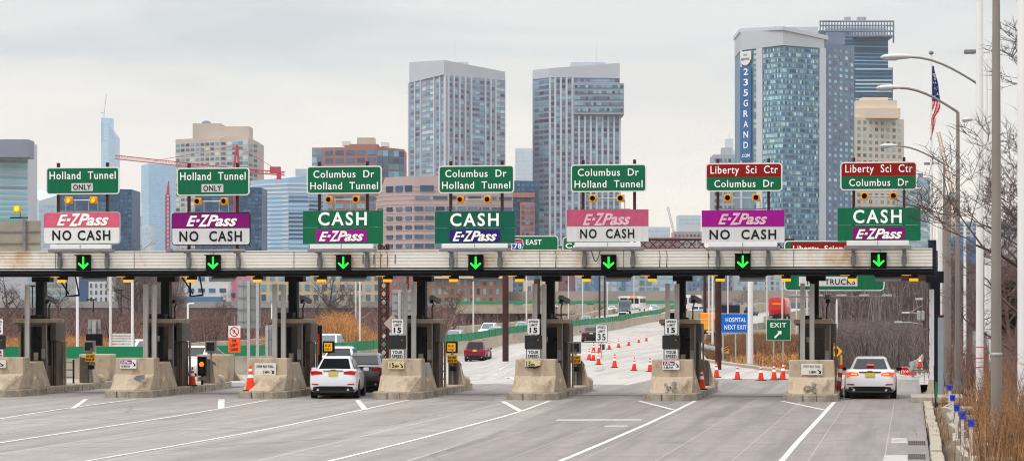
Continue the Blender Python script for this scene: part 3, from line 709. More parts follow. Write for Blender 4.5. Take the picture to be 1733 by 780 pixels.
b.piers(0, 80, 430, (.46,), 4.3, w_pier, .9); b.piers(0, 80, 430, (.02,), 1.2, w_pier, .9); b.piers(1, 80, 430, (.955,), 4.0, w_pier, .9)
A, B_ = b.seg(0); t_ = (Vector(B_) - Vector(A)); Ls = t_.length; t_.normalize(); ban = thing('banner', 'tall blue vertical banner with white letters hung on the glass tower', 'banner', (*A, b.z(269)), math.atan2(t_.y, t_.x)); hb = b.z(83) - b.z(269)
wb = Ls * .275
MB().bx(.4, wb, -1.3, -1.0, 0, hb - 8).build('banner_sheet', M('blue_banner', (.012, .11, .30), .6, var=.06, scale=.05), ban)
MB().slab([(.4, hb - 4.6), (wb, hb - 4.6), (wb, hb), (.4, hb)], -1.3, -1.0).build('header_panel', m_white, ban)
sb = MB(); o_ = [(.9 + (wb - 1.4) / 2 + (wb - 1.4) / 2 * math.cos(R(180 + 180 * k / 12)), hb - 4.55 + 2.8 * math.sin(R(180 + 180 * k / 12))) for k in range(13)]
sb.slab(o_, -1.4, -1.31).build('header_panel', m_white, ban)
text(ban, 'NOW', wb * .34, wb * .68, hb - 2.6, 1.3, -1.31, m_letk, .02); text(ban, 'RENTING', wb * .16, wb * .86, hb - 4.8, 1.3, -1.42, m_letk, .02)
zz = hb - 12.4
for ch in '235GRAND':
    text(ban, ch, wb * .34, wb * .74, zz, 3.4, -1.31, m_let, .015); zz -= 5.47
text(ban, '.COM', wb * .14, wb * .88, 1.6, 1.7, -1.31, m_let, .02); b.done()
# --- dark gridded slab beside it
b = Bld('apartment_tower', 'dark blue-grey gridded slab tower adjoining the bannered glass tower', [(1394, 1325), (1446, 1345)], 76, w_dgrid, 30)
b.grid(0, 82, 425, 5, 33, .46, .5, u0=.1, u1=1., mats=[g_teal2, g_teal, g_teal]); b.boxpx(1400, 1430, 55, 76, 1345, 10, 'penthouse', w_dgrid); b.done()
# --- dark stepped glass tower with lattice crown
b = Bld('glass_tower', 'dark blue stepped glass tower with an open lattice crown, behind the bannered tower', [(1428, 1620), (1503, 1625)], 62, w_navyw, 45)
b.boxpx(1386, 1440, 52, 175, 1628, 30, 'rear_wing', w_navyw); b.boxpx(1446, 1511, 115, 175, 1612, 20, 'stepped_block', w_navyw)
b.boxpx(1446, 1510, 62, 64.5, 1612, 34, 'crown_slab', w_navyw)
cm = MB()
for i in range(26):
    px = 1388 + 4.95 * i; a = P(px, 1610); cm.bx(a[0] - .4, a[0] + .4, a[1] - .3, a[1] + .3, Zp(63, 1610), Zp(36, 1610))
for i in range(6):
    a = P(1512, 1612 + 7 * i); cm.bx(a[0] - .4, a[0] + .4, a[1] - .3, a[1] + .3, Zp(63, 1610), Zp(36, 1610))
for py in (36.4, 44, 53, 61): 
    a = P(1387, 1610); c_ = P(1512.5, 1610); e_ = P(1512, 1650)
    cm.tube([(a[0], a[1], Zp(py, 1610)), (c_[0], c_[1], Zp(py, 1610)), (e_[0], e_[1], Zp(py, 1610))], .55, 4)
b.part(cm, 'crown_lattice', w_dgrid)
b.boxpx(1400, 1500, 47, 62, 1634, 12, 'plant_floor', w_lgrey)
for x0, x1 in ((1430, 1440), (1452, 1462), (1463, 1466)): b.boxpx(x0, x1, 29, 36, 1628, 6, 'roof_unit', w_lgrey)
b.grid(0, 64, 172, 1, 18, .99, .34, mats=[g_blue, g_sky, g_sky]); A1, B1 = P(1447, 1611.7), P(1510, 1611.7); b.pts += [A1, B1]; b.grid(2, 117, 173, 1, 9, .98, .42, mats=[g_sky, g_blue, g_teal2]); b.done()
# --- cream stepped tower
b = Bld('apartment_tower', 'cream stone tower stepping in near its top, beside the lamp arms', [(1446, 1420), (1530, 1440)], 200, w_cream, 40)
b.boxpx(1446, 1524, 183, 200, 1424, 30, 'stepped_tier', w_cream); b.boxpx(1449, 1518, 170, 183, 1427, 26, 'stepped_tier', w_cream); b.boxpx(1460, 1503, 165, 170, 1432, 16, 'penthouse', w_cream)
b.grid(0, 203, 425, 8, 20, .5, .52, u0=.03, u1=.97, mats=[g_teal, g_dark, g_teal]); b.done()
# --- small grey tower left of the banner
b = Bld('office_block', 'small grey office block behind the foot of the blue banner', [(1208, 1500), (1262, 1505)], 262, w_lgrey, 30)
b.grid(0, 266, 425, 7, 14, .62, .5, mats=[g_dark, g_teal]); b.boxpx(1222, 1240, 250, 262, 1510, 10, 'penthouse', w_lgrey); b.done()
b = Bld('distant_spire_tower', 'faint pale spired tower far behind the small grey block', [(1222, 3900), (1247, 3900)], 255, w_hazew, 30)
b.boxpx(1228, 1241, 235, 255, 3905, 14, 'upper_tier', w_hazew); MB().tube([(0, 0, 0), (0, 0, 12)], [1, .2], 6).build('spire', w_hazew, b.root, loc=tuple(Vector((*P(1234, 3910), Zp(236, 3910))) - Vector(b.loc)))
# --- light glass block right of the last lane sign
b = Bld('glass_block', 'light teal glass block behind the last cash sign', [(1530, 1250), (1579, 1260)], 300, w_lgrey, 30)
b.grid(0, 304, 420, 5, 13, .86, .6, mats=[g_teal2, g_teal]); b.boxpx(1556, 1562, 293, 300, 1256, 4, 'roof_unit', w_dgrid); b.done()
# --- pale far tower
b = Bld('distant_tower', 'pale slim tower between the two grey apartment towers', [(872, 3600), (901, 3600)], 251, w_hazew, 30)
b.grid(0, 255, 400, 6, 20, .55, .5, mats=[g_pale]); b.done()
# --- brick and navy block
b = Bld('brick_block', 'navy and red brick block between the grey towers', [(866, 1350), (912, 1355)], 306, w_navyw, 30)
b.boxpx(880, 905, 342, 425, 1347, 6, 'brick_bay', w_brick); b.boxpx(868, 905, 326, 334, 1347.5, 4, 'brick_band', w_brick)
b.grid(0, 309, 420, 6, 13, .6, .45, mats=[g_blue, g_dark], out=.2); A1, B1 = P(881, 1346.8), P(904, 1346.8); b.pts += [A1, B1]; b.grid(2, 346, 420, 3, 8, .6, .5, mats=[g_dark]); b.done()
# --- mauve office with ribbon windows
b = Bld('ribbon_office', 'mauve brown office block with long ribbon windows behind the third and fourth signs', [(636, 1010), (652, 1000), (700, 990), (790, 990), (868, 1000)], 300, w_mauve, 50, ref=995, tops=[342, 300, 298, 297, 300])
for i in range(4): b.bands(i, [316 + 7.4 * k for k in range(15)], .3, w_beige, .15)
for i, (nc, wf) in enumerate(((1, .5), (3, .62), (5, .82), (4, .82))):
    b.grid(i, 346, 424, nc, 5 , wf, .42, mats=[g_dark, g_navy], out=.22)
b.grid(1, 313, 326, 3, 1, .72, .75, u0=.0, u1=1, mats=[g_navy], out=.25); b.grid(2, 313, 326, 2, 1, .5, .75, mats=[g_navy], out=.25)
b.grid(2, 330, 341, 3, 1, .8, .42, mats=[g_dark], out=.22); b.grid(3, 330, 341, 3, 1, .8, .42, mats=[g_dark], out=.22); b.done()
# --- brick apartment block with teal glass
b = Bld('brick_apartment_block', 'red brick apartment block with teal glass corners behind the third sign', [(528, 1700), (546, 1690), (638, 1680), (684, 1695)], 250, w_brick, 40, tops=[250, 250, 248, 253], ref=1685)
b.grid(0, 251, 300, 2, 4, .9, .8, mats=[g_teal, g_blue], out=.1); b.grid(1, 252, 420, 5, 13, .74, .58, mats=[g_teal, g_blue, g_dark], u0=.02, u1=1, out=.1); b.grid(2, 254, 300, 5, 4, .92, .8, mats=[g_teal, g_blue], out=.1); b.grid(2, 302, 420, 4, 9, .6, .5, mats=[g_dark, g_teal], out=.1)
b.boxpx(583, 640, 244, 250, 1690, 16, 'penthouse', w_brick); b.boxpx(604, 634, 233, 250, 1692, 14, 'penthouse', w_beige); b.boxpx(579, 592, 239, 246, 1690, 8, 'roof_unit', w_white); b.boxpx(645, 658, 241, 248, 1690, 8, 'roof_unit', w_white); b.done()
# --- beige apartment tower
b = Bld('apartment_tower', 'beige apartment tower with a stepped penthouse behind the red crane', [(297, 1620), (372, 1600), (384, 1600), (420, 1590), (436, 1605)], 236, w_beige, 40, tops=[236, 233, 230, 232, 240], ref=1600)
b.boxpx(326, 374, 209, 238, 1612, 22, 'penthouse', w_beige); b.boxpx(374, 422, 214, 238, 1612, 22, 'penthouse', w_beige)
b.part(MB().lathe([(3.2, 0), (3, 1.2), (2, 2.2), (.2, 2.6)], (*P(349, 1622), Zp(209, 1612)), 12), 'roof_dome', w_dgrid)
b.grid(0, 239, 425, 9, 22, .7, .55, mats=[g_teal, g_dark, g_teal2, g_blue]); b.grid(2, 239, 425, 4, 22, .9, .6, mats=[g_teal, g_blue, g_teal2]); b.grid(3, 243, 425, 2, 22, .7, .55, mats=[g_dark, g_teal]); b.grid(1, 239, 425, 1, 22, .6, .5, mats=[g_dark])
b.done()
# --- curved pale blue glass office
b = Bld('curved_glass_office', 'light blue curved glass office with white floor bands behind the second and third signs', [(424, 1460), (448, 1440), (488, 1430), (522, 1432), (546, 1445)], 300, w_palew, 40, tops=[306, 304, 301, 297, 290], ref=1435)
for i in range(4): b.bands(i, [312 + 7.0 * k for k in range(16)], .8, w_white, .3)
for i, r0, nr in ((1, 330, 10), (2, 330, 10), (3, 330, 10)): b.grid(i, 330, 421, 1, 13, .97 if i > 1 else .5, .42, mats=[g_blue, g_navy, g_pale] if i > 1 else [g_pale], out=.15)
b.boxpx(500, 540, 286, 302, 1450, 20, 'roof_screen', w_lgrey); b.done()
# --- navy blocks
for nm, lab, x0, x1, y0, d in (('navy_glass_block', 'navy glass block behind the first lane sign', 97, 223, 320, 1280), ('navy_glass_block', 'navy glass block between the second lane sign and the curved office', 330, 443, 317, 1300)):
    b = Bld(nm, lab, [(x0, d), ((x0 + x1) / 2 + 20, d - 4), (x1, d + 4)], y0, w_navyw, 30)
    b.grid(0, y0 + 4, 424, 8, 16, .8, .6, mats=[g_navy, g_navy, g_blue]); b.grid(1, y0 + 4, 424, 6, 16, .8, .6, mats=[g_navy, g_blue]); b.done()
# --- pale blue tall glass tower and the super tall
b = Bld('glass_tower', 'broad pale blue glass tower between the first and second lane signs', [(239, 3050), (252, 3020), (305, 3030)], 279, w_palew, 60, tops=[280, 277, 280])
b.grid(0, 282, 420, 2, 34, .8, .5, mats=[g_pale]); b.grid(1, 282, 420, 14, 34, .8, .45, mats=[g_pale]); b.done()
b = Bld('skyscraper', 'very tall slim hazy blue skyscraper topped by a small crane', [(171, 4600), (184, 4560), (197, 4600)], 235, w_palew, 40, tops=[210, 207, 232])
b.boxpx(171, 189, 200, 240, 4590, 24, 'upper_shaft', w_palew); b.grid(0, 212, 420, 3, 40, .8, .5, mats=[g_pale]); b.grid(1, 236, 420, 4, 38, .8, .5, mats=[g_pale])
b.part(MB().tube([(*P(176, 4600), Zp(200, 4600)), (*P(176, 4600), Zp(192, 4600)), (*P(171, 4600), Zp(191, 4600))], .7, 5).tube([(*P(176, 4600), Zp(195, 4600)), (*P(180, 4600), Zp(160, 4600))], .45, 4), 'roof_crane', w_bluep); b.done()
# --- office at the frame edge
b = Bld('ribbon_office', 'teal ribbon-windowed office block at the edge beside the first sign', [(-60, 1480), (47, 1500)], 238, w_pier, 30)
b.boxpx(-60, 47.2, 236, 266, 1479.5, 20, 'roof_screen', M('slate_roof_screen', (.20, .22, .29), .7, var=.08, scale=.05)); b.grid(0, 268, 420, 1, 17, .99, .52, mats=[g_aqua, g_aqua, g_teal]); b.done()
b = Bld('glass_pavilion', 'white and pale blue low glass building with a slanted roof, by the first sign', [(47, 2300), (66, 2280), (98, 2300)], 330, w_hazew, 30, tops=[316, 340, 330])
b.grid(1, 345, 420, 5, 9, .8, .6, mats=[g_pale]); b.grid(0, 345, 420, 3, 9, .8, .6, mats=[g_pale]); b.done()
# --- low far skyline pieces
for lab, x0, x1, y0, d, wm, gm, nc, nr in (
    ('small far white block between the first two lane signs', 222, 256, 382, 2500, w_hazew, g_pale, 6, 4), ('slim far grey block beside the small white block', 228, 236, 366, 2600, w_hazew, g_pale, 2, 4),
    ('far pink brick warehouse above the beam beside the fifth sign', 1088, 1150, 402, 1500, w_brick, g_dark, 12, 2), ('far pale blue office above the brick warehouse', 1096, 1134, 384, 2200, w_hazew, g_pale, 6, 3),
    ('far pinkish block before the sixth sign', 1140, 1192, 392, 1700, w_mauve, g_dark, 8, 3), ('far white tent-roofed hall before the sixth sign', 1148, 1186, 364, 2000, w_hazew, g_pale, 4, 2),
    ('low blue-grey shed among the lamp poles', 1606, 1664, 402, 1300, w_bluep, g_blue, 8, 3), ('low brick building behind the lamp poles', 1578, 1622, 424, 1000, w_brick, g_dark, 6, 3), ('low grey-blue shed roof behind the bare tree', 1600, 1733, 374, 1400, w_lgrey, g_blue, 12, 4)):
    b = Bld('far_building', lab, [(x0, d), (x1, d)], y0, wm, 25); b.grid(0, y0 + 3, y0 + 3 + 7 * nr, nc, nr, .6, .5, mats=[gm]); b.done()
# --- low buildings seen under the beam
def low(name, lab, x0, x1, y0, y1, d, wm, nc, nr, wf, hf, mats, base=-3, extra=None):
    b = Bld(name, lab, [(x0, d), (x1, d + 2)], y0, wm, 22, base=base); b.grid(0, y0 + 3, y1, nc, nr, wf, hf, mats=mats)
    if extra: extra(b)
    b.done(); return b
low('office_block', 'teal and white banded office seen under the beam beside the first column', 48, 112, 440, 510, 900, w_lgrey, 1, 6, .98, .5, [g_teal2, g_teal])
low('apartment_block', 'white apartment block with dark windows seen under the beam', 150, 192, 440, 512, 800, w_white, 5, 6, .42, .62, [g_dark])
low('apartment_block', 'salmon brick apartment block beside the white one under the beam', 176, 212, 432, 500, 810, w_brick, 5, 6, .42, .6, [g_dark])
low('apartment_block', 'long white apartment block with narrow windows under the beam', 205, 262, 446, 516, 805, w_white, 8, 5, .42, .6, [g_dark])
low('warehouse', 'white warehouse with blue ribbon windows under the second arrow', 296, 386, 440, 520, 820, w_white, 5, 4, .62, .35, [g_blue], extra=lambda b: b.boxpx(300, 376, 502, 516, 817, 3, 'loading_wall', w_bluep))
b = low('wrapped_building', 'pink wrapped building edge with pale letters under the beam', 378, 412, 440, 518, 830, w_pinkp, 1, 2, .2, .2, [g_dark])
tt = thing('wall_lettering', 'pale vertical letters on the pink wrapped building', 'lettering', (*P(379, 829), Zp(516, 829)), TH)
for i, ch in enumerate('HUB'): text(tt, ch, .6, 2.8, 7.5 - 3.4 * i, 2.6, -.1, m_letf, .02)
low('apartment_block', 'cream apartment block with square teal windows behind the reeds', 424, 645, 440, 512, 640, M('cream_render', (.50, .40, .29), .85, var=.06, scale=.08), 15, 4, .52, .58, [g_teal, g_dark, g_teal])
low('apartment_block', 'orange brick apartment block behind the fourth lane', 706, 858, 452, 516, 900, w_brick2, 14, 4, .5, .66, [g_dark, g_teal], extra=lambda b: b.boxpx(706, 858, 450, 471, 898, 2, 'cream_top_floor', w_cream))
low('apartment_block', 'red brick block behind the maroon truss column', 640, 706, 456, 516, 890, w_brick, 6, 4, .45, .55, [g_dark])
low('office_block', 'grey-blue office block behind the maroon round column', 856, 905, 440, 498, 1150, w_dgrid, 5, 5, .6, .5, [g_blue])
low('shop_building', 'cream low building with a billboard behind the fifth column', 886, 945, 474, 500, 1120, w_cream, 3, 1, .3, .4, [g_dark])
low('brick_block', 'purple brick block behind the fifth toll booth', 936, 982, 440, 498, 1180, M('purple_brick', (.23, .11, .13), .9, var=.1, scale=.06), 3, 4, .3, .4, [g_dark])
low('glazed_depot', 'long pale glazed building with blue strips behind the buses', 976, 1162, 446, 496, 1100, w_lgrey, 16, 4, .74, .68, [g_teal2, g_teal, g_pale], extra=lambda b: [b.boxpx(x, x + 6, 444, 497, 1098, 2, 'blue_strip', w_bluep) for x in (990, 1007, 1052)])
low('office_block', 'blue-grey office block behind the white box truck', 1164, 1250, 440, 494, 1250, w_dgrid, 12, 6, .6, .6, [g_teal, g_blue])
low('office_block', 'grey office block behind the hospital sign poles', 1246, 1330, 446, 492, 1230, w_lgrey, 9, 5, .5, .55, [g_blue, g_teal])
# --- cranes
def lattice(mb, a, b, wd, n, m=0, r=.16):
    a = Vector(a); b = Vector(b); t = (b - a).normalized(); up = Vector((0, 0, 1)) if abs(t.z) < .8 else Vector((CT, ST, 0)); s = t.cross(up).normalized(); u = s.cross(t)
    cor = [(s * i + u * j) * wd / 2 for i, j in ((-1, -1), (1, -1), (1, 1), (-1, 1))]
    for c in cor: mb.tube([a + c, b + c], r, 4)
    for k in range(n):
        p = a + (b - a) * k / n; q_ = a + (b - a) * (k + 1) / n
        for i in range(4): mb.tube([p + cor[i], q_ + cor[(i + 1) % 4]], r * .7, 3, cap=False)
    return mb
def PW(px, py, d): return Vector((*P(px, d), Zp(py, d)))
d = 1150
t = thing('tower_crane', 'red tower crane with a long jib reaching past the first two lane signs', 'crane', (*P(400, d), -3)); o_ = Vector((*P(400, d), -3))
lattice(MB(), PW(400, 700, d) * 0 + Vector((*P(400, d), -3)), PW(400, 292, d), 2.2, 40, r=.2).build('mast', m_crane, t, off=o_)
lattice(MB(), PW(400, 288, d), PW(195, 266, d), 1.7, 44, r=.15).build('jib', m_crane, t, off=o_)
lattice(MB(), PW(400, 288, d), PW(482, 294, d), 1.5, 12, r=.2).build('counter_jib', m_crane, t, off=o_)
MB().tube([PW(395, 290, d), PW(401, 245, d)], .5, 5).tube([PW(405, 290, d), PW(401, 245, d)], .5, 5).tube([PW(401, 246, d), PW(260, 273, d)], .12, 4).tube([PW(401, 246, d), PW(470, 288, d)], .12, 4).build('apex_frame', m_crane, t, off=o_)
MB().box(PW(466, 288, d), (5, 2, 3), TH).box(PW(472, 298, d), (2, 2, 3), TH).build('counterweight', m_crane, t, off=o_)
MB().box(PW(407, 296, d), (2, 2, 2.4), TH).build('cab', m_white, t, off=o_)
d = 1500; o_ = Vector((*P(284, d), -3))
t = thing('tower_crane', 'thin red crane mast standing beside the second lane sign', 'crane', o_)
lattice(MB(), o_, PW(284, 330, d), 2.2, 30, r=.3).build('mast', m_crane, t, off=o_); MB().tube([PW(284, 330, d), PW(285.5, 306, d)], [1.2, .3], 5).build('mast_tip', m_crane, t, off=o_)
d = 1400; o_ = Vector((*P(1613, d), -3))
t = thing('tower_crane', 'faint orange crane between the lamp poles with a raised jib', 'crane', o_)
lattice(MB(), o_, PW(1613, 330, d), 2.4, 30, r=.28).build('mast', m_crane_o, t, off=o_); lattice(MB(), PW(1613, 332, d), PW(1588, 224, d), 1.6, 24, r=.2).build('jib', m_crane_o, t, off=o_)
d = 2400; o_ = Vector((*P(1142, d), -3))
t = thing('tower_crane', 'tiny grey crane on the low skyline beside the sixth sign', 'crane', o_)
lattice(MB(), PW(1142, 400, d), PW(1130, 350, d), 1.6, 14, r=.22).build('jib', w_lgrey, t, off=o_); MB().tube([o_, PW(1142, 398, d)], .9, 5).build('mast', w_lgrey, t, off=o_)
# ================================================================ THE TOLL PLAZA
LN = ['first', 'second', 'third', 'fourth', 'fifth', 'sixth', 'seventh']
YB = 90.3                                            # front face of the canopy beam
def bz(py, px, Y=YB): return Zp(py, PX(px, Y)[1])
# ---- canopy beam
xl = PX(-90, YB)[0]; xr = PX(1578, YB)[0]
beam = thing('canopy_beam', 'long white rust-streaked canopy beam spanning all the toll lanes', 'canopy beam', (xl, YB, 4.5)); BL = xr - xl
mb = MB(); zt, zb = 5.37 - 4.5, 4.76 - 4.5
ribs = 5
prof = []
for k in range(ribs):
    z0 = zb + (zt - zb) * k / ribs; z1 = zb + (zt - zb) * (k + 1) / ribs
    prof += [(0, z0), (0, z1 - .03), (.022, z1 - .03), (.022, z1)]
prof += [(1.5, zt), (1.5, zb)]
mb.loft([[(0, y, z) for y, z in prof], [(BL, y, z) for y, z in prof]]); mb.build('cladding', m_clad, beam)
MB().bx(0, BL, -.03, 1.53, zt, zt + .035).build('top_flashing', m_clad, beam)
MB().bx(.05, BL + .05, .02, 1.4, -.04, zb - .002).build('soffit_girder', m_black, beam)
MB().tube([(0, -.02, .06), (BL, -.02, .06)], .05, 8).build('conduit', m_blackm, beam); MB().tube([(0, .0, .19), (BL, .0, .19)], .035, 6).build('conduit', m_galv_d, beam)
for cx_ in (.018, .047, .052, .437, .441, .448, .456, .470, .556, .783):
    MB().bx(BL * cx_, BL * cx_ + .05, -.012, .03, zb + random.choice((.14, .3, .42)), zb + random.choice((.47, .5))).build('dark_stain', m_galv_d, beam)
for cx_ in (.455, .462, .632, .735, .742): MB().tube([(BL * cx_, -.02, zt - .02), (BL * cx_ + .04, -.05, zt - .2), (BL * cx_ + .02, -.03, zb)], .012, 5).build('cable', m_blackm, beam)
for cx_ in (.668, .816): MB().tube([(BL * cx_ + .34 * k / 8, -.05, zt + .02 - .42 * math.sin(math.pi * k / 8)) for k in range(9)], .014, 5).build('loop_cable', m_blackm, beam)
jm = MB()
for i in range(12): jm.bx(BL * (i + .4) / 12 - .012, BL * (i + .4) / 12 + .012, -.012, 0, zb, zt)
jm.build('panel_joint', m_galv_d, beam)
MB().bx(.05, BL - .1, 1.53, 3.4, .55, .80).build('canopy_shade_slab', m_galv_d, beam)  # slab added out of sight behind the beam to shade booths and lanes
MB().bx(BL - .03, BL + .16, .05, 1.45, -.1, zt - .05).build('end_cap', m_navy, beam)
# ---- lane signs
def sign_face(parent, x0, x1, z0, z1, y, mat, border=None, r=.1, bw=.035, name='sign_panel', th=.05):
    if border is not None:
        MB().slab(rrect(x0, x1, z0, z1, r), y, y + th).build('sign_border', border, parent)
        MB().slab(rrect(x0 + bw, x1 - bw, z0 + bw, z1 - bw, max(.01, r - bw)), y - .006, y + .002).build(name, mat, parent)
    else:
        MB().slab(rrect(x0, x1, z0, z1, r), y, y + th).build(name, mat, parent)
YS = 90.7
def S(px, Y=YS): return PX(px, Y)[0]
def tag_logo(parent, px0, px1, py0, py1, cpx, zo, xo, y, mat, b=.028):
    z0, z1 = bz(py1, cpx, YS) - zo, bz(py0, cpx, YS) - zo; x0, x1 = S(px0) - xo, S(px1) - xo; h = z1 - z0; wd = x1 - x0
    text(parent, 'E', x0, x0 + wd * .215, z0, h * .94, y, mat, b, .38, 'logo_letters'); text(parent, 'Z', x0 + wd * .235, x0 + wd * .46, z0 - h * .04, h * 1.06, y, mat, b, .38, 'logo_letters')
    text(parent, 'Pass', x0 + wd * .40, x1, z0, h * 1.0, y - .004, mat, b, .38, 'logo_letters', sp_=1.0)
    MB().slab([(x0 + wd * .19, z0 + h * .38), (x0 + wd * .25, z0 + h * .38), (x0 + wd * .27, z0 + h * .62), (x0 + wd * .21, z0 + h * .62)], y - .012, y).build('logo_dot', mat, parent)
up = [((78, 283, 202, 329), 'H'), ((299, 284, 422, 331), 'H'), ((519, 281, 646, 328), 'C'), ((742, 280, 870, 327), 'C'), ((966, 278, 1094, 325), 'C'), ((1194, 276, 1324, 324), 'L'), ((1422, 274, 1552, 322), 'L')]
lab_up = ['green tunnel-only sign above the faded pink toll panel', 'green tunnel-only sign above the purple toll panel', 'green two-line sign above the cash sign with magenta logo', 'green two-line sign above the cash sign with violet logo',
          'green two-line sign above the dusty rose toll panel', 'dark red and green sign above the magenta no-cash sign', 'dark red and green sign above the last cash sign, nearest the flag']
post_px = [(99, 182), (320, 402), (541, 622), (763, 850), (987, 1074), (1215, 1301), (1445, 1530)]
fl_px = [((118, 160), 339), ((336, 381), 341), ((558, 604), 338), ((780, 826), 338), ((1004, 1051), 336), ((1232, 1280), 335), ((1463, 1512), 332)]
for i, ((l, t_, r_, b_), kind) in enumerate(up):
    c = (l + r_) / 2; xo = S(c); zo = bz(b_, c, YS)
    root = thing('destination_sign', lab_up[i], 'road sign', (xo, YS, zo), 0, 'destination signs above the toll lanes')
    x0, x1 = S(l) - xo, S(r_) - xo; z1 = bz(t_, c, YS) - zo; hh = z1
    q = lambda px: S(px) - xo
    if kind == 'L':
        MB().slab(rrect(x0, x1, 0, z1, .13), 0, .05).build('sign_border', m_white, root)
        pts = rrect(x0 + .045, x1 - .045, .045, z1 - .045, .09); zm = hh * .5
        MB().slab([p for p in [(x0 + .045, zm), (x1 - .045, zm)]] + [p for p in pts if p[1] > zm], -.006, .002).build('red_panel', m_red, root)
        MB().slab([p for p in pts if p[1] < zm][:5] + [(x1 - .045, zm - .002), (x0 + .045, zm - .002)] + [p for p in pts if p[1] < zm][5:], -.006, .002).build('green_panel', m_green, root)
        text(root, 'Liberty  Sci  Ctr', x0 + .18, x1 - .16, zm + hh * .13, hh * .27, -.007, m_let, .008); text(root, 'Columbus  Dr', x0 + .32, x1 - .30, hh * .15, hh * .25, -.007, m_let, .008)
    else:
        sign_face(root, x0, x1, 0, z1, 0, m_green, m_white, .13, .045)
        if kind == 'H':
            text(root, 'Holland  Tunnel', x0 + .14, x1 - .14, hh * .56, hh * .28, -.007, m_let, .008)
            MB().bx(-.02 - .42, -.02 + .42, -.012, -.004, hh * .12, hh * .41).build('white_plaque', m_grey_s, root); text(root, 'ONLY', -.37, .33, hh * .16, hh * .20, -.013, m_letk, .02)
        else:
            text(root, 'Columbus  Dr', x0 + .26, x1 - .28, hh * .58, hh * .26, -.007, m_let, .008); text(root, 'Holland  Tunnel', x0 + .14, x1 - .14, hh * .16, hh * .26, -.007, m_let, .008)
    # support frame: two brown posts from the beam to above the sign, and cross rails
    a, b2 = post_px[i]; za = 5.41
    fr = thing('sign_support', f'brown two-post frame carrying the signs over the {LN[i]} lane', 'sign frame', (S(a, YS + .25), YS + .25, za), 0, 'sign frames on the canopy beam')
    ztop = bz(t_ - 8, c, YS) - za; wf = S(b2, YS + .25) - S(a, YS + .25)
    for x in (0, wf): MB().bx(x - .05, x + .05, -.06, .06, 0, ztop).build('post', m_brown, fr)
    for z in (ztop - .35, ztop - .85, .5, 1.1): MB().bx(.05, wf - .05, -.03, .03, z, z + .07).build('rail', m_galv_d, fr)
    # flashers
    (fa, fb), fy = fl_px[i]
    zf = bz(fy, c, YS); fx0 = S(fa); fx1 = S(fb); 
    fls = 'lit' if i == 0 else 'unlit'
    root = thing('flasher_unit', f'{fls} amber two-lamp flasher on a bar between the {LN[i]} lane signs', 'flasher', ((fx0 + fx1) / 2, YS - .1, zf - .42), 0, 'amber flashers between the lane signs')
    hw = (fx1 - fx0) / 2
    MB().tube([(-hw, .08, .42), (hw, .08, .42)], .025, 6).build('cross_bar', m_galv, root)
    MB().bx(-hw - .35, hw + .35, .04, .1, 0, .04).build('base_rail', m_galv_d, root)
    for x in (-hw - .14, -hw + .22, hw - .22, hw + .14): MB().tube([(x, .07, .04), (x, .07, .42 if abs(x) < hw else .36)], .016, 6).build('stay', m_galv, root)
    for x in (-hw, hw):
        hd = MB().box((x, .02, .42), (.27, .12, .27)).build('lamp_housing', m_ybox, root, bevel=.03)
        MB().lathe([(.125, -.05), (.12, -.17), (.10, -.17), (.10, -.06)], (x, 0, .42), 14, axis='Y').build('lamp_hood', m_ybox, root, smooth=40)
        MB().lathe([(.098, -.052), (.08, -.075), (.03, -.085)], (x, 0, .42), 14, axis='Y').build('lens', m_amb_on if i == 0 else m_blackm, root, smooth=40)
lo = [((75, 359, 205, 413), 385, m_pink, m_let, 'white no-cash sign with a faded pink top panel, first from the edge', 0), ((292, 360, 425, 415), 386, m_pur, m_let, 'white no-cash sign with a dark purple rounded top panel', 0), ((514, 357, 649, 413), 385, m_mag, m_let, 'green cash sign with a magenta logo panel above the waiting white car', 1),
      ((737, 358, 872, 412), 386, m_vio, m_let, 'green cash sign with a violet-blue logo panel', 1), ((960, 355, 1098, 409), 383, m_pink2, m_letf, 'pale no-cash sign with a dusty rose panel and faded logo', 2), ((1188, 356, 1328, 411), 384, m_mag, m_letf, 'pale no-cash sign with a bright magenta panel', 2), ((1418, 352, 1558, 408), 381, m_pur, m_let, 'green cash sign with a purple logo panel above the braking white sedan', 1)]
logo = [(98, 186, 362, 382), (317, 403, 364, 383), (541, 617, 391, 408), (767, 842, 391, 408), (987, 1068, 361, 381), (1216, 1299, 361, 380), (1448, 1527, 387, 404)]
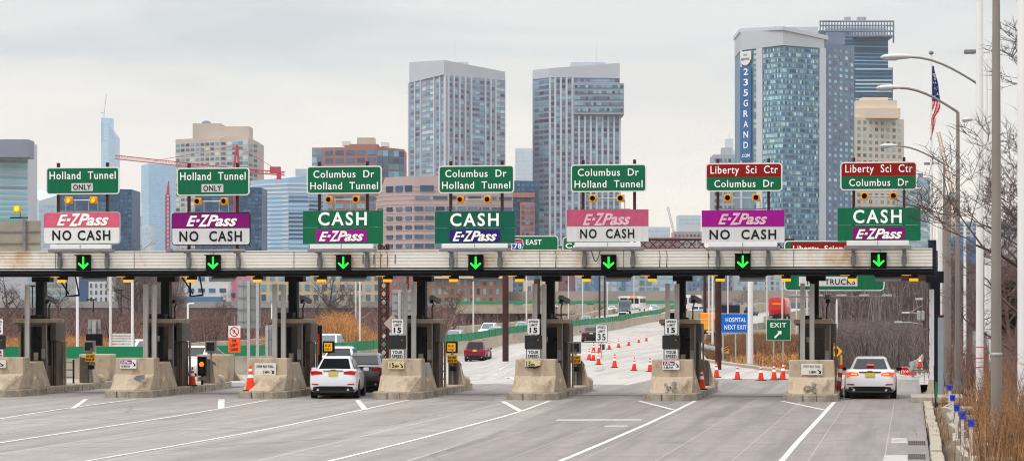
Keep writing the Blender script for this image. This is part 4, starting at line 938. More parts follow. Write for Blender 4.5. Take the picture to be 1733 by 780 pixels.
for i, ((l, t_, r_, b_), sp, pm_, lm, lab, ty) in enumerate(lo):
    c = (l + r_) / 2; xo = S(c); Ys = YS - .12; zo = bz(b_, c, YS)
    root = thing('toll_sign', lab, 'toll sign', (xo, Ys, zo), 0, 'payment signs above the toll lanes')
    x0, x1 = S(l) - xo, S(r_) - xo; hh = bz(t_, c, YS) - zo; zm = bz(sp, c, YS) - zo
    lg = logo[i]
    if ty == 1:
        MB().bx(x0, x1, 0, .05, zm + .008, hh).build('upper_panel', m_green if i != 3 else m_green2, root); MB().bx(x0, x1, 0, .05, 0, zm - .008).build('lower_panel', m_green2 if i == 3 else m_green, root)
        k = (27, 26, 26)[0]
        text(root, 'CASH', S(540 - 514 + l) - xo, S(622 - 514 + l) - xo, zm + .06 * hh, hh * .40, -.004, m_let, .022, sp_=1.25)
        MB().bx(S(lg[0] - 5) - xo, S(lg[1] + 5) - xo, -.012, -.002, bz(lg[3] + 1.5, c, YS) - zo, bz(lg[2] - 2, c, YS) - zo).build('logo_panel', pm_, root)
        tag_logo(root, lg[0], lg[1], lg[2], lg[3], c, zo, xo, -.013, lm)
    else:
        rr = .12 if ty == 0 else .02
        pts = rrect(x0, x1, 0, hh, rr)
        if ty == 0:
            MB().slab(pts, .004, .05).build('sign_border', m_galv if i == 0 else m_letk, root); pts = rrect(x0 + .03, x1 - .03, .03, hh - .03, rr - .02)
        else: MB().bx(x0, x1, .004, .05, 0, hh).build('backing', m_galv, root)
        xa, xb = min(p[0] for p in pts), max(p[0] for p in pts)
        MB().slab([(xa, zm + .01), (xb, zm + .01)] + [p for p in pts if p[1] > zm], -.008, .002).build('colour_panel', pm_, root)
        lw = [p for p in pts if p[1] < zm]
        MB().slab(lw[:5] + [(xb, zm - .012), (xa, zm - .012)] + lw[5:], -.008, .002).build('white_panel', m_white if i == 0 else m_grey_s, root)
        tag_logo(root, lg[0], lg[1], lg[2], lg[3], c, zo, xo, -.009, lm)
        m_ = (.12, .10, 0, 0, .165, .095)[i] * (x1 - x0)
        text(root, 'NO  CASH' if i else 'NO CASH', x0 + m_, x1 - m_ * 1.05, zm * .22, zm * .60, -.009, m_letk, .022, sp_=1.2)
# ---- light bars on brackets in front of the beam, lane arrows, panels and beacons under it
bars = [(83, 190, 414, 427), (290, 415, 420, 427), (522, 634, 413, 427), (745, 862, 412, 426), (970, 1087, 410, 424), (1196, 1318, 410, 424), (1430, 1541, 407, 422)]
brk = [(101, 181), (319, 403), (541, 621), (764, 846), (989, 1071), (1215, 1300), (1444, 1530)]
arr = [141, 360.5, 581, 805, 1030, 1257, 1487]
ary = [(431, 458), (431, 458), (431, 457.5), (431, 458), (431, 457), (429, 456), (427, 454)]
YL = YB - .55
for i, (l, r_, t_, b_) in enumerate(bars):
    c = (l + r_) / 2; xo = PX(c, YL)[0]; zo = bz(b_, c, YL)
    root = thing('sign_light', f'long grey and white sign light on two brackets above the {LN[i]} arrow', 'sign light', (xo, YL, zo), 0, 'sign lights on the canopy beam')
    x0, x1 = PX(l, YL)[0] - xo, PX(r_, YL)[0] - xo; hh = bz(t_, c, YL) - zo
    if i != 1:
        MB().bx(x0 + .06, x1 - .06, -.06, .12, hh * .42, hh).build('lamp_bar', m_pole_w, root, bevel=.02)
        MB().bx(x0 - .03, x1 + .03, -.055, .22, hh * .05, hh * .42 - .003).build('reflector_tray', m_galv_d, root, bevel=.015)
        MB().bx(-.015, .015, -.075, -.06, hh * .5, hh * .98).build('centre_clip', m_galv, root)
    else:
        MB().tube([(x0, 0, hh * .4), (x1, 0, hh * .4)], .055, 8).build('lamp_bar', m_galv_d, root, smooth=40); MB().box((x0 - .08, 0, hh * .5), (.22, .16, .15)).build('lamp_head', m_galv_d, root, bevel=.03)
    for px in brk[i]:
        x = PX(px, YB - .1)[0] - xo
        MB().bx(x - .06, x + .06, .36, .54, -.58, hh * .1).build('bracket', m_galv_d, root, bevel=.01); MB().bx(x - .05, x + .05, 0, .5, hh * .05 - .05, hh * .05).build('arm', m_galv_d, root); MB().bx(x - .09, x + .09, .42, .545, -.5, -.22).build('junction_box', m_galv_d, root, bevel=.01)
for i, px in enumerate(arr):
    t_, b_ = ary[i]; Ya = YB - .12; xo = PX(px, Ya)[0]; zo = bz(b_, px, Ya); hh = bz(t_, px, Ya) - zo; wd = .56
    root = thing('lane_signal', f'black lane signal box with a lit green down arrow over the {LN[i]} lane', 'lane signal', (xo, Ya, zo), 0, 'green arrow signals on the canopy beam')
    MB().bx(-wd / 2, wd / 2, 0, .1, 0, hh).build('housing', m_blackm, root, bevel=.02); MB().bx(-wd / 2 - .01, wd / 2 + .01, -.16, 0, hh - .03, hh).build('visor', m_blackm, root)
    k = .033; a = MB(); zb2, zt2 = hh * .10, hh * .88
    a.slab([(-k, zb2 + .05), (k, zb2 + .05), (k, zt2), (-k, zt2)], -.014, -.004)
    for s_ in (-1, 1):
        p0 = (0, zb2); p1 = (s_ * .2, zb2 + .2); n_ = .048
        q_ = [(p0[0], p0[1]), (p1[0] + s_ * n_ * .2, p1[1] - n_ * .1), (p1[0] - s_ * n_ * .6, p1[1] + n_ * .9), (p0[0], p0[1] + .105)]
        a.slab(q_ if s_ > 0 else q_[::-1], -.0145 - .001 * s_, -.0035)
    a.build('arrow', m_arrow, root)
    # sloping reader panel under the beam just right of the arrow
    x2 = PX(px + 16, YB)[0]; z2 = bz(473, px, YB)
    root = thing('reader_panel', f'sloping grey reader panel under the beam beside the {LN[i]} arrow', 'panel', (x2, YB + .1, z2), 0, 'grey reader panels under the canopy')
    MB().box((0, .2, .11), (.92, .75, .06), rx=.42).build('panel', m_galv_d, root, bevel=.01); MB().bx(-.5, -.44, .15, .3, .12, .24).build('hanger', m_black, root); MB().bx(.44, .5, .15, .3, .12, .24).build('hanger', m_black, root)
    # beacons: two clusters a lane
    for side, dx in (('before', -40), ('beyond', 72)):
        if i == 6 and side == 'beyond': dx = 58
        if i == 6 and side == 'before': dx = -46
        x3 = PX(px + dx, YB)[0]; z3 = 4.40
        root = thing('beacon_cluster', f'black hooded cluster of amber beacons under the beam {side} the {LN[i]} arrow', 'beacon', (x3, YB + .15, z3), 0, 'amber beacon clusters under the canopy')
        MB().bx(-.14, .18, -.02, .3, -.06, .14).build('housing', m_blackm, root, bevel=.01)
        MB().bx(-.40, -.06, -.06, .1, .035, .135).build('lens', m_amber, root, bevel=.015)
        MB().bx(-.13, .19, -.06, .1, -.165, -.065).build('lens', m_amber, root, bevel=.015)
        if (i + (dx > 0)) % 2 == 0: MB().bx(.16, .34, -.03, .1, .06, .11).build('lens', m_amber2, root, bevel=.01)
# hanging brackets under the first two lanes
for i, px in enumerate((108, 318)):
    xo = PX(px, YB + .6)[0]
    root = thing('hanging_bracket', f'dark drooping bracket frame hanging under the beam at the {LN[i]} lane', 'bracket', (xo, YB + .6, 4.5), 0, 'drooping bracket frames')
    MB().tube([(-.28, 0, 0), (.02, 0, -.42), (.2, 0, -.7)], .03, 6).build('brace', m_black, root); MB().tube([(0, .3, 0), (0, .3, -.78), (.5, .3, -.74)], .045, 6).build('arm', m_black, root); MB().tube([(.5, .3, -.74), (.42, .1, 0)], .03, 6).build('strut', m_black, root)
# back of a sign and flasher at the frame edge
xo = PX(20, YS)[0]; zo = bz(425, 20, YS)
root = thing('reverse_sign', 'grey back of a sign for the other direction at the edge of the photo', 'road sign', (xo, YS, zo))
MB().bx(PX(-40, YS)[0] - xo, PX(68, YS)[0] - xo, 0, .05, 0, 1.14).build('back_panel', M('weathered_sign_back', (.30, .275, .22), .6, .2, var=.15, scale=1.5), root)
for z in (.28, .72): MB().bx(PX(-40, YS)[0] - xo, PX(68, YS)[0] - xo, -.05, 0, z, z + .04).build('stiffener', m_galv_d, root)
MB().bx(PX(40, YS)[0] - xo, PX(45, YS)[0] - xo, -.12, -.05, -.15, 1.25).build('post', m_galv_d, root)
root = thing('flasher_unit', 'single lit amber flasher standing on top of the grey sign back', 'flasher', (PX(30, YS)[0], YS - .05, bz(371, 30, YS)))
MB().tube([(-.3, .05, .06), (.4, .05, .06)], .03, 6).build('cross_bar', m_black, root); MB().tube([(.1, .05, .06), (.1, .05, .3)], .025, 6).build('stay', m_galv_d, root); MB().box((0, 0, .38), (.27, .14, .25)).build('lamp_housing', m_ybox, root, bevel=.03); MB().lathe([(.10, -.07), (.08, -.1), (.02, -.11)], (0, 0, .38), 12, axis='Y').build('lens', m_amb_on, root)
# ---- islands
BC = [-2, 220, 446, 674, 902, 1135, 1372]
YI = 89.0
IX = [PX(c, YI)[0] for c in BC]
IT = ['cut by the photo edge', 'with scraped prow', 'with cone on nose', 'beside the waiting car', 'with bent plate', 'with purple plaque and cracked nose', 'before the braking sedan']
def island(i):
    X = IX[i]; rnd = random.Random(i)
    t = thing('toll_island', f'raised concrete-kerbed toll island {IT[i]}', 'toll island', (X, YI, 0), 0, 'toll islands between the lanes')
    pl = [(-.62, -.80), (.55, -.84), (.95, -.25), (.95, 9.6), (.75, 11.3), (-.75, 11.3), (-.95, 9.6), (-.97, .0)]
    MB().prism(pl, -.05, .25).build('kerb', m_conc_d, t, bevel=.03)
    pl2 = [(x * .86, y * .985 + .06) for x, y in pl]
    MB().prism(pl2, .22, .262).build('top_paving', m_conc, t)
    for k in range(5):
        yy = .4 + 2.1 * k; MB().bx(.951, .956, yy, yy + .02, 0, .24).build('kerb_joint', m_letk, t)
    for x in (-.25, .22): MB().bx(x, x + .015, -.838, -.80, .0, .24).build('kerb_joint', m_letk, t)
    # crash block
    t = thing('crash_block', f'stepped tan concrete crash block on island {IT[i]}', 'crash block', (X, YI, .262), 0, 'concrete crash blocks')
    w_ = .76 if i != 6 else .82
    up_ = MB(); up_.loft([[(-w_, .55, 0), (w_, .55, 0), (w_, 1.35, 0), (-w_, 1.35, 0)], [(-w_ * .96, .58, 1.17), (w_ * .96, .58, 1.17), (w_ * .96, 1.3, 1.17), (-w_ * .96, 1.3, 1.17)]]); up_.build('upright_slab', m_conc, t, bevel=.035)
    cx_ = (.1, .0, .1, .25, -.2, .05, -.02)[i]; hw = (.5, .5, .45, .42, .36, .30, .36)[i]
    B0, A0 = (-w_, .02, 0), (-w_, .50, .56)
    pts = [B0, (cx_ - hw, -.66, 0), (cx_ + hw * .7, -.68, 0), (w_, .02, 0), (w_, .50, .56), (cx_ + .02, -.22, .47), A0, (-w_, .57, 0), (w_, .57, 0), (-w_, .57, .57), (w_, .57, .57)]
    lw = MB(); lw.add(pts, [(0, 1, 5, 6), (1, 2, 5), (2, 3, 4, 5), (6, 5, 4), (6, 4, 10, 9), (0, 6, 9, 7), (3, 8, 10, 4), (0, 7, 8, 3, 2, 1), (7, 9, 10, 8)]); lw.build('prow_base', m_conc, t, bevel=.015, seg=1)
    if i in (5, 6):
        rb = MB()
        for k in range(14):
            a = rnd.uniform(.04, .12); rb.box((cx_ + rnd.uniform(-.2, .2), -.60 + rnd.uniform(-.08, .08), rnd.uniform(0, .34)), (a, a, a * 1.4), rnd.uniform(0, 3), rx=rnd.uniform(-.5, .5))
        rb.build('broken_edge', m_conc_d, t)
    if i == 1: MB().slab([(.05, .30), (.62, .38), (.62, .58), (.3, .54)], -.185, -.17).build('scrape_mark', m_galv_d, t)
    # booth base wedge
    MB().loft([[(-.72, 1.6, 0), (.78, 1.6, 0), (.78, 3.5, 0), (-.72, 3.5, 0)], [(-.62, 1.75, .92), (.50, 1.75, .92), (.50, 3.45, .98), (-.62, 3.45, .98)]]).build('booth_plinth', m_conc, t, bevel=.03)
    MB().loft([[(.1, 1.42, 0), (.8, 1.42, 0), (.8, 1.9, 0), (.1, 1.9, 0)], [(.1, 1.7, .30), (.72, 1.7, .16), (.78, 1.9, .42), (.1, 1.9, .42)]]).build('side_step', m_conc, t)
    MB().bx(.08, .5, 1.66, 1.74, .42, .85).build('access_plate', m_galv_d if i != 3 else m_blue, t, bevel=.01) if i in (0, 1, 2) else (MB().bx(.56, .74, 1.55, 1.62, .5, .9).build('access_plate', m_bluep_pl, t, bevel=.01) if i == 3 else None)
    # booth
    t = thing('toll_booth', f'dark bronze toll booth on the island {IT[i]}', 'toll booth', (X, YI + 3.65, .262), 0, 'bronze toll booths')
    for (a, b, c, d_) in ((-.58, -.46, 0, .1), (.36, .52, 0, .14), (-.58, -.46, 1.6, 1.72), (.36, .52, 1.56, 1.72), (.36, .52, .75, .85)): MB().bx(a, b, c, d_, 0, 2.44).build('corner_post', m_bronze, t, bevel=.01)
    MB().bx(-.52, .46, .05, 1.66, 0, .78).build('lower_wall', m_bronze, t); MB().bx(-.46, .36, .02, .05, .02, .76).build('front_panel', m_bronze, t)
    MB().bx(-.46, .36, .06, .08, .80, 2.30).build('front_window', m_dglass_b, t);
    MB().bx(-.46, .36, .03, .1, .76, .81).build('sill', m_bronze_l, t)
    MB().bx(.455, .47, .14, 1.56, .80, 2.3).build('side_window', m_dglass_b, t); MB().bx(-.53, -.515, .1, 1.6, .80, 2.3).build('side_window', m_dglass_b, t)
    MB().bx(-.5, .44, 1.66, 1.70, 0, 2.4).build('rear_wall', m_bronze, t)
    MB().bx(-.52, .46, .04, 1.68, 2.30, 2.44).build('header', m_bronze, t)
    MB().bx(-.76, .62, -.16, 1.9, 2.44, 2.60).build('roof', m_bronze_l, t, bevel=.02); MB().bx(-.70, .56, -.10, 1.8, 2.38, 2.44).build('fascia_shadow_strip', m_bronze, t)
    MB().bx(.525, .76, .5, 1.6, 1.74, 2.44).build('shutter_box', m_bronze_and_shaded_wall, t, bevel=.02); MB().bx(.525, .64, .9, 1.75, .0, 1.72).build('door', m_bronze, t); MB().bx(.70, .76, 1.60, 1.72, 0, 1.72).build('door_rail', m_bronze_l, t)
    MB().bx(-.1, .3, .7, .95, .8, 1.25).build('cash_desk', m_screen, t)
    MB().tube([(.56, -.03, 0), (.56, -.03, 2.44)], .03, 6).build('conduit', m_galv_d, t); MB().bx(.38, .54, -.10, -.005, 1.05, 1.45).build('meter_box', m_galv_d, t, bevel=.01)
    MB().bx(-.55, -.47, -.06, -.005, .2, 2.1).build('edge_trim', m_bronze_l, t); MB().bx(-.5, .1, .3, .8, 2.6, 2.74 + .05 * (i % 3)).build('roof_unit', m_black, t, bevel=.02); MB().tube([(.3 - .1 * (i % 2), .2, 2.6), (.3 - .1 * (i % 2), .2, 3.15)], .012, 5).build('antenna', m_black, t)
    MB().bx(-.3, .0, .045, .06, 1.75, 1.95).build('window_notice', m_white_n, t) if i in (1, 4, 6) else MB().bx(.02, .2, .045, .06, 1.0, 1.3).build('window_notice', m_white_n, t)
    # canopy column
    col = thing('canopy_column', f'black canopy column above the booth, island {IT[i]}', 'column', (X - .05, YI + 4.75, 2.862), 0, 'black canopy columns')
    MB().bx(-.165, .165, -.2, .2, .02, 1.62).build('shaft', m_black, col, bevel=.01); MB().bx(-.28, .28, -.3, .3, 0, .06).build('base_plate', m_black, col); MB().bx(-.3, .42, -.25, .25, 1.42, 1.62).build('head_bracket', m_black, col)
    # camera on the booth roof
    cm_ = thing('booth_camera', f'grey tilted camera on the booth roof, island {IT[i]}', 'camera', (X + .42, YI + 4.3, 2.862), 0, 'cameras on the booth roofs')
    MB().tube([(0, 0, 0), (0, 0, .42), (.06, 0, .62)], .028, 6).build('bracket', m_black, cm_); MB().box((.13, -.05, .74), (.20, .48, .17), -.6, rx=-.35).build('camera_body', m_galv_d, cm_, bevel=.02); MB().box((.04, -.3, .66), (.15, .05, .13), -.6, rx=-.35).build('lens_hood', m_blackm, cm_)
    # pair of channel posts in front of the booth
    for k, (x, h) in enumerate(((-.42, 3.92), (-.08, 3.90))):
        if i == 0 and k == 0: continue
        o = MB().bx(-.085, .085, -.05, .05, 0, h).bx(-.085, -.06, -.09, -.05, 0, h).bx(.06, .085, -.09, -.05, 0, h)
        p = o.build('channel_post', m_galv_p, loc=(X + x, YI + 3.3, .262))
        tag(p, f'{("left", "right")[k]} grey channel post before the booth, island {IT[i]}', 'post', 'channel posts in front of the booths')
m_bluep_pl = M('blue_plastic_box', (.16, .30, .50), .5, var=.1)
m_dglass_b = m_glassd
m_bronze_and_shaded_wall = M('bronze_box_and_shaded_wall', (.115, .095, .075), .55, .3, var=.2, scale=2)
m_amb_or = M('lit_orange_lamp', (1., .25, .01), .4, emit=.9)
m_white_n = M('yellowed_notice', (.30, .27, .2), .7, var=.2, scale=9)
m_galv_p = M('weathered_grey_channel', (.60, .58, .555), .6, .15, var=.12, scale=1.2, dirt=(.22, .17, .13), dscale=1.2, dlo=.58, dhi=.8, stretch=(1, 1, .5))
for i in range(7): island(i)
# ---- plaques on the crash blocks
def plaque(i, px0, px1, py0, py1, name, label, cat, mat, lines, border=None, tilt=0, extra=None):
    c = (px0 + px1) / 2; Y = YI + .535; xo = PX(c, Y)[0]; zo = bz(py1, c, Y); wd = PX(px1, Y)[0] - PX(px0, Y)[0]; hh = bz(py0, c, Y) - zo
    root = thing(name, label, cat, (xo, Y, zo)); root.rotation_euler = (-.02, tilt, 0)
    MB().slab(rrect(-wd / 2, wd / 2, 0, hh, .03), -.03, 0).build('plate', mat, root)
    for (s, a, b, z, h, m) in lines: text(root, s, -wd / 2 + wd * a, -wd / 2 + wd * b, hh * z, hh * h, -.031, m, .015)
    if extra: extra(root, wd, hh)
    return root
def arrow_dr(root, wd, hh, a=.78, b=.93, z=.15, k=.5):
    MB().slab([(-wd / 2 + wd * a, hh * (z + k)), (-wd / 2 + wd * (a + .04), hh * (z + k)), (-wd / 2 + wd * (b - .02), hh * (z + .22)), (-wd / 2 + wd * b, hh * (z + .35)), (-wd / 2 + wd * b, hh * z), (-wd / 2 + wd * (a + .02), hh * z), (-wd / 2 + wd * (b - .07), hh * (z + .12))], -.036, -.0305).build('arrow_mark', m_letk, root)
m_white_p = M('grimy_white_plate', (.62, .60, .55), .6, var=.12, scale=6)
def pur_plq(root, wd, hh):
    MB().bx(-wd * .46, wd * .22, -.038, -.031, hh * .5, hh * .93).build('logo_panel', m_pur, root); text(root, 'E-ZPass', -wd * .40, wd * .16, hh * .58, hh * .26, -.039, m_let, .02, .3); arrow_dr(root, wd, hh, .76, .95, .25, .5)
plaque(1, 203, 231, 608, 623, 'lane_plaque', 'small purple and white speed plaque on the scraped crash block', 'plaque', m_white, [('15 M.P.H', .08, .62, .12, .25, m_letk)], extra=pur_plq)
plaque(5, 1121, 1150, 610, 625, 'lane_plaque', 'small purple and white speed plaque on the cracked crash block', 'plaque', m_white, [('5 M.P.H', .08, .62, .12, .25, m_letk)], extra=pur_plq)
plaque(2, 431, 467, 614, 634, 'stop_plaque', 'grimy white stop and pay plaque on the block behind the traffic cone', 'plaque', m_white_p, [('STOP PAY TOLL', .1, .9, .62, .2, m_letk), ('5 MPH', .40, .70, .14, .2, m_letk)], extra=lambda r, a, b: arrow_dr(r, a, b, .76, .92, .1, .3))
plaque(6, 1356, 1392, 615, 634, 'stop_plaque', 'grimy white stop and pay plaque on the block before the braking sedan', 'plaque', m_white_p, [('STOP PAY TOLL', .1, .9, .66, .2, m_letf if False else m_galv_d), ('5 MPH', .38, .70, .14, .24, m_letk)], extra=lambda r, a, b: arrow_dr(r, a, b, .76, .94, .1, .36))
plaque(3, 657, 684, 611, 624, 'speed_plaque', 'straight cream 15 mph plaque on the crash block beside the white car', 'plaque', m_cream, [('15', .1, .38, .2, .62, m_letk), ('MPH', .42, .68, .2, .3, m_letk)], extra=lambda r, a, b: arrow_dr(r, a, b, .72, .94, .18, .6))
pb = plaque(4, 888, 914, 609, 621, 'speed_plaque', 'bent and torn cream 15 mph plaque on the middle crash block', 'plaque', m_cream, [('15', .1, .38, .2, .62, m_letk), ('MPH', .42, .66, .2, .3, m_letk)], tilt=.06)
MB().slab([(-.28, .0), (-.1, -.03), (.1, -.035), (.28, .02), (.3, .09), (.1, .035), (-.1, .03)], -.05, -.03).build('torn_edge', m_letk, pb)
plaque(0, 0 - 26, 10, 609, 622, 'lane_plaque', 'cut off white plaque with an arrow on the crash block at the edge', 'plaque', m_white_p, [], extra=lambda r, a, b: arrow_dr(r, a, b, .62, .9, .2, .6))
# ---- speed limit assemblies
def speed_asm(i, cpx, where):
    Y = YI + 1.42; xo = PX(cpx, Y)[0]
    z = lambda py: bz(py, cpx, Y) - 1.43
    root = thing('speed_sign', f'white speed limit 15 sign on a post behind the crash block {where}', 'road sign', (xo, Y, 1.43), 0, 'speed limit 15 signs')
    MB().tube([(0, .08, -1.16), (0, .08, z(539))], .035, 6).build('post', m_galv, root)
    MB().slab(rrect(-.235, .235, z(566), z(539), .04), -.02, 0).build('sign_border', m_letk, root); MB().slab(rrect(-.222, .222, z(566) + .013, z(539) - .013, .035), -.026, -.0195).build('sign_panel', m_white, root)
    hh = z(539) - z(566); z0 = z(566)
    text(root, 'SPEED', -.17, .17, z0 + hh * .76, hh * .13, -.027, m_letk, .01); text(root, 'LIMIT', -.14, .14, z0 + hh * .54, hh * .13, -.027, m_letk, .01); text(root, '15', -.14, .14, z0 + hh * .12, hh * .33, -.027, m_letk, .03)
    root2 = thing('speed_display', f'blank dark speed display with a your-speed plate, below the sign {where}', 'display', (xo, Y - .03, 1.43), 0, 'speed displays below the signs')
    MB().bx(-.32, .32, -.04, .05, z(590), z(567)).build('display_panel', m_screen, root2, bevel=.012)
    MB().lathe([(.02, -.045), (.012, -.055)], (.17, 0, z(575)), 8, axis='Y').build('sensor_eye', m_amber2, root2)
    MB().slab(rrect(-.235, .235, z(607), z(591), .02), -.03, -.01).build('plate', m_white, root2); z0 = z(607); hh = z(591) - z0
    text(root2, 'YOUR', -.19, .19, z0 + hh * .55, hh * .34, -.031, m_letk, .02); text(root2, 'SPEED', -.20, .20, z0 + hh * .10, hh * .34, -.031, m_letk, .02)
    MB().bx(-.28, .28, -.005, .03, z(609) + .0, z(589)).build('mount', m_galv_d, root2)
for i, cpx, wh in ((0, -4, 'at the edge'), (3, 673, 'beside the white car'), (4, 903, 'with the bent plaque'), (5, 1136, 'with the purple plaque')): speed_asm(i, cpx, wh)
# ---- rear end of the islands
def rear(i, items):
    X = IX[i]
    if 'w' in items:
        t = thing('rear_crash_wall', f'dark slanted crash wall behind the booth, island {IT[i]}', 'crash wall', (X, YI + 8.2, .262), 0, 'rear crash walls')
        MB().prism([(.32, 0), (.70, 0), (.70, .9), (.32, .9)], 0, [1.06, .98, .8, .86]).build('wall', m_bronze_and_shaded_wall, t, bevel=.03); MB().loft([[(.70, .1, 0), (.90, .1, 0), (.90, .9, 0), (.70, .9, 0)], [(.70, .3, .75), (.73, .3, .75), (.73, .7, .7), (.70, .7, .7)]]).build('buttress', m_conc, t)  # concrete wall; its dark tone has the shade put into the colour
        MB().lathe([(.0, 0), (.22, .0), (.24, .12), (.16, .26), (.02, .32)], (.75, 1.3, 0), 10).build('rounded_end', m_conc, t, smooth=50)
    if 'g' in items:
        t = thing('lane_gate', f'small railing gate behind the booth, island {IT[i]}', 'gate', (X - .25, YI + 7.4, .262), 0, 'railing gates')
        for z in (.25, .55, .85): MB().tube([(0, 0, z), (.6, 0, z)], .035, 6).build('rail', m_galv_d, t)
        for x in (0, .6): MB().tube([(x, 0, 0), (x, 0, .95)], .04, 6).build('post', m_black, t)
    if 'y' in items:
        t = thing('warning_plate', f'yellow do-not-back-up plate behind the booth, island {IT[i]}', 'warning sign', (X + items['y'], YI + 8.0, .262), 0, 'yellow do-not-back-up plates')
        MB().tube([(0, .1, 0), (0, .1, 1.4)], .03, 6).build('post', m_galv_d, t); MB().slab(rrect(-.2, .2, .86, 1.17, .02), 0, .03).build('plate', m_yellow, t)
        text(t, 'DO NOT', -.16, .16, 1.03, .09, -.001, m_letk, .02); text(t, 'BACK UP', -.17, .17, .90, .09, -.001, m_letk, .02); MB().bx(-.12, .12, .06, .16, .55, .72).build('control_box', m_blackm, t)
    if 'd' in items:
        t = thing('toll_display', f'small {items["d"][1]} display box behind the booth, island {IT[i]}', 'display', (X + items['d'][0], YI + 8.1, .262), 0, 'toll display boxes')
        MB().tube([(0, .12, 0), (0, .12, 1.3)], .035, 6).build('post', m_galv_d, t); MB().bx(-.22, .22, 0, .22, 1.24, 1.70).build('box', m_galv_d if items['d'][1] == 'grey' else m_blackm, t, bevel=.02)
        MB().bx(-.16, .16, -.008, 0, 1.31, 1.63).build('screen', m_screen if items['d'][1] == 'grey' else m_ams, t, bevel=.003)
        if items['d'][1] != 'grey': text(t, 'EZ', -.12, .12, 1.48, .1, -.009, m_letk, .02); text(t, 'ONLY', -.13, .13, 1.35, .08, -.009, m_letk, .02)
rear(0, {'w': 1, 'g': 1, 'y': .85, 'd': (.75, 'grey')}); rear(1, {'w': 1, 'd': (.75, 'grey')}); rear(2, {'d': (.52, 'amber')}); rear(3, {'w': 1, 'g': 1, 'y': .52, 'd': (.47, 'amber')}); rear(4, {'w': 1, 'y': .48, 'd': (.44, 'grey')}); rear(5, {'w': 1}); rear(6, {})
for i, wh in ((0, 'behind the yellow plate'), (1, 'behind the grey display and the lit signal')):
    t = thing('end_block', f'plain tan concrete end block of an island {wh}', 'crash block', (IX[i] + .05, YI + 11, 0), 0, 'rear end blocks')
    MB().bx(-.72, .66, 0, .8, .262, 1.36).build('slab', m_conc, t, bevel=.05); MB().loft([[(.3, .8, .262), (.95, .8, .262), (.95, 1.6, .262), (.3, 1.6, .262)], [(.4, .8, .8), (.6, .8, .8), (.6, 1.2, .6), (.4, 1.2, .6)]]).build('toe', m_conc, t)
# stop-and-go signal in the second lane, seen behind the second booth
t = thing('lane_traffic_light', 'black traffic light with a lit amber lamp beside the second booth', 'traffic light', (IX[1] + .82, YI + 6.6, .262))
MB().bx(-.16, .16, 0, .2, .35, 1.1).build('housing', m_blackm, t, bevel=.02); MB().tube([(0, .1, 0), (0, .1, .36)], .05, 8).build('post', m_black, t); MB().lathe([(.10, 0), (.09, -.03), (.05, -.05)], (0, 0, .80), 14, axis='Y').build('lamp', m_amb_or, t); MB().bx(-.1, .1, -.1, 0, .18, .3).build('base_box', m_galv_d, t); MB().lathe([(.11, 0), (.1, -.02)], (0, 0, .55), 12, axis='Y').build('dark_lamp', m_screen, t)
# small white/red marker beside the fourth booth
t = thing('marker_post', 'slim dark marker post with red plate behind the third booth', 'post', (IX[2] + .62, YI + 6.2, .262)); MB().bx(-.09, .09, 0, .06, .7, 2.35).build('post', m_navy, t, bevel=.01); MB().bx(-.12, .0, -.03, .0, 1.2, 2.0).build('red_plate', m_orange, t)
# prohibition sign and orange plate near the third lane
Y = YI + 34.0; px = 396.5; d = PX(px, Y)[1]; zz = lambda py: Zp(py, d)
t = thing('prohibition_sign', 'white no-turn symbol sign over an orange left-lane plate on a post', 'road sign', (PX(px, Y)[0], Y, 0))
MB().tube([(0, .05, 0), (0, .05, zz(536))], .03, 6).build('post', m_galv_d, t); MB().bx(-.31, .31, 0, .03, zz(571), zz(551)).build('white_panel', m_white, t); MB().bx(-.31, .31, 0, .03, zz(596), zz(571.5)).build('orange_plate', m_orange, t)
ring = MB(); cz = zz(561)
o_ = [(.25 * math.cos(R(15 * k)), cz + .25 * math.sin(R(15 * k))) for k in range(24)]; i_ = [(.20 * math.cos(R(15 * k)), cz + .20 * math.sin(R(15 * k))) for k in range(24)]
v = [(x, -.006, z) for x, z in o_] + [(x, -.006, z) for x, z in i_] ; ring.add(v, [(k, (k + 1) % 24, 24 + (k + 1) % 24, 24 + k) for k in range(24)])
ring.box((0, -.006, cz), (.46, .004, .05)); 
for k in range(len(ring.v) - 8, len(ring.v)):
    x, y, z = ring.v[k]; a = R(-45); ring.v[k] = (x * math.cos(a) - (z - cz) * math.sin(a), y - .002, cz + x * math.sin(a) + (z - cz) * math.cos(a))
ring.build('red_ring', m_red_b if False else m_tail, t); MB().slab([(-.07, cz - .09), (-.02, cz - .09), (.03, cz + .02), (.08, cz + .02), (.0, cz + .1), (-.06, cz + .03), (-.02, cz + .02)], -.004, -.001).build('arrow_mark', m_letk, t)
for k, s in enumerate(('IN', 'LEFT', 'LANE')): text(t, s, -.09 - .10 * (k > 0), .09 + .10 * (k > 0), zz(578.5 + 7.4 * k), .15, -.001, m_letk, .02)
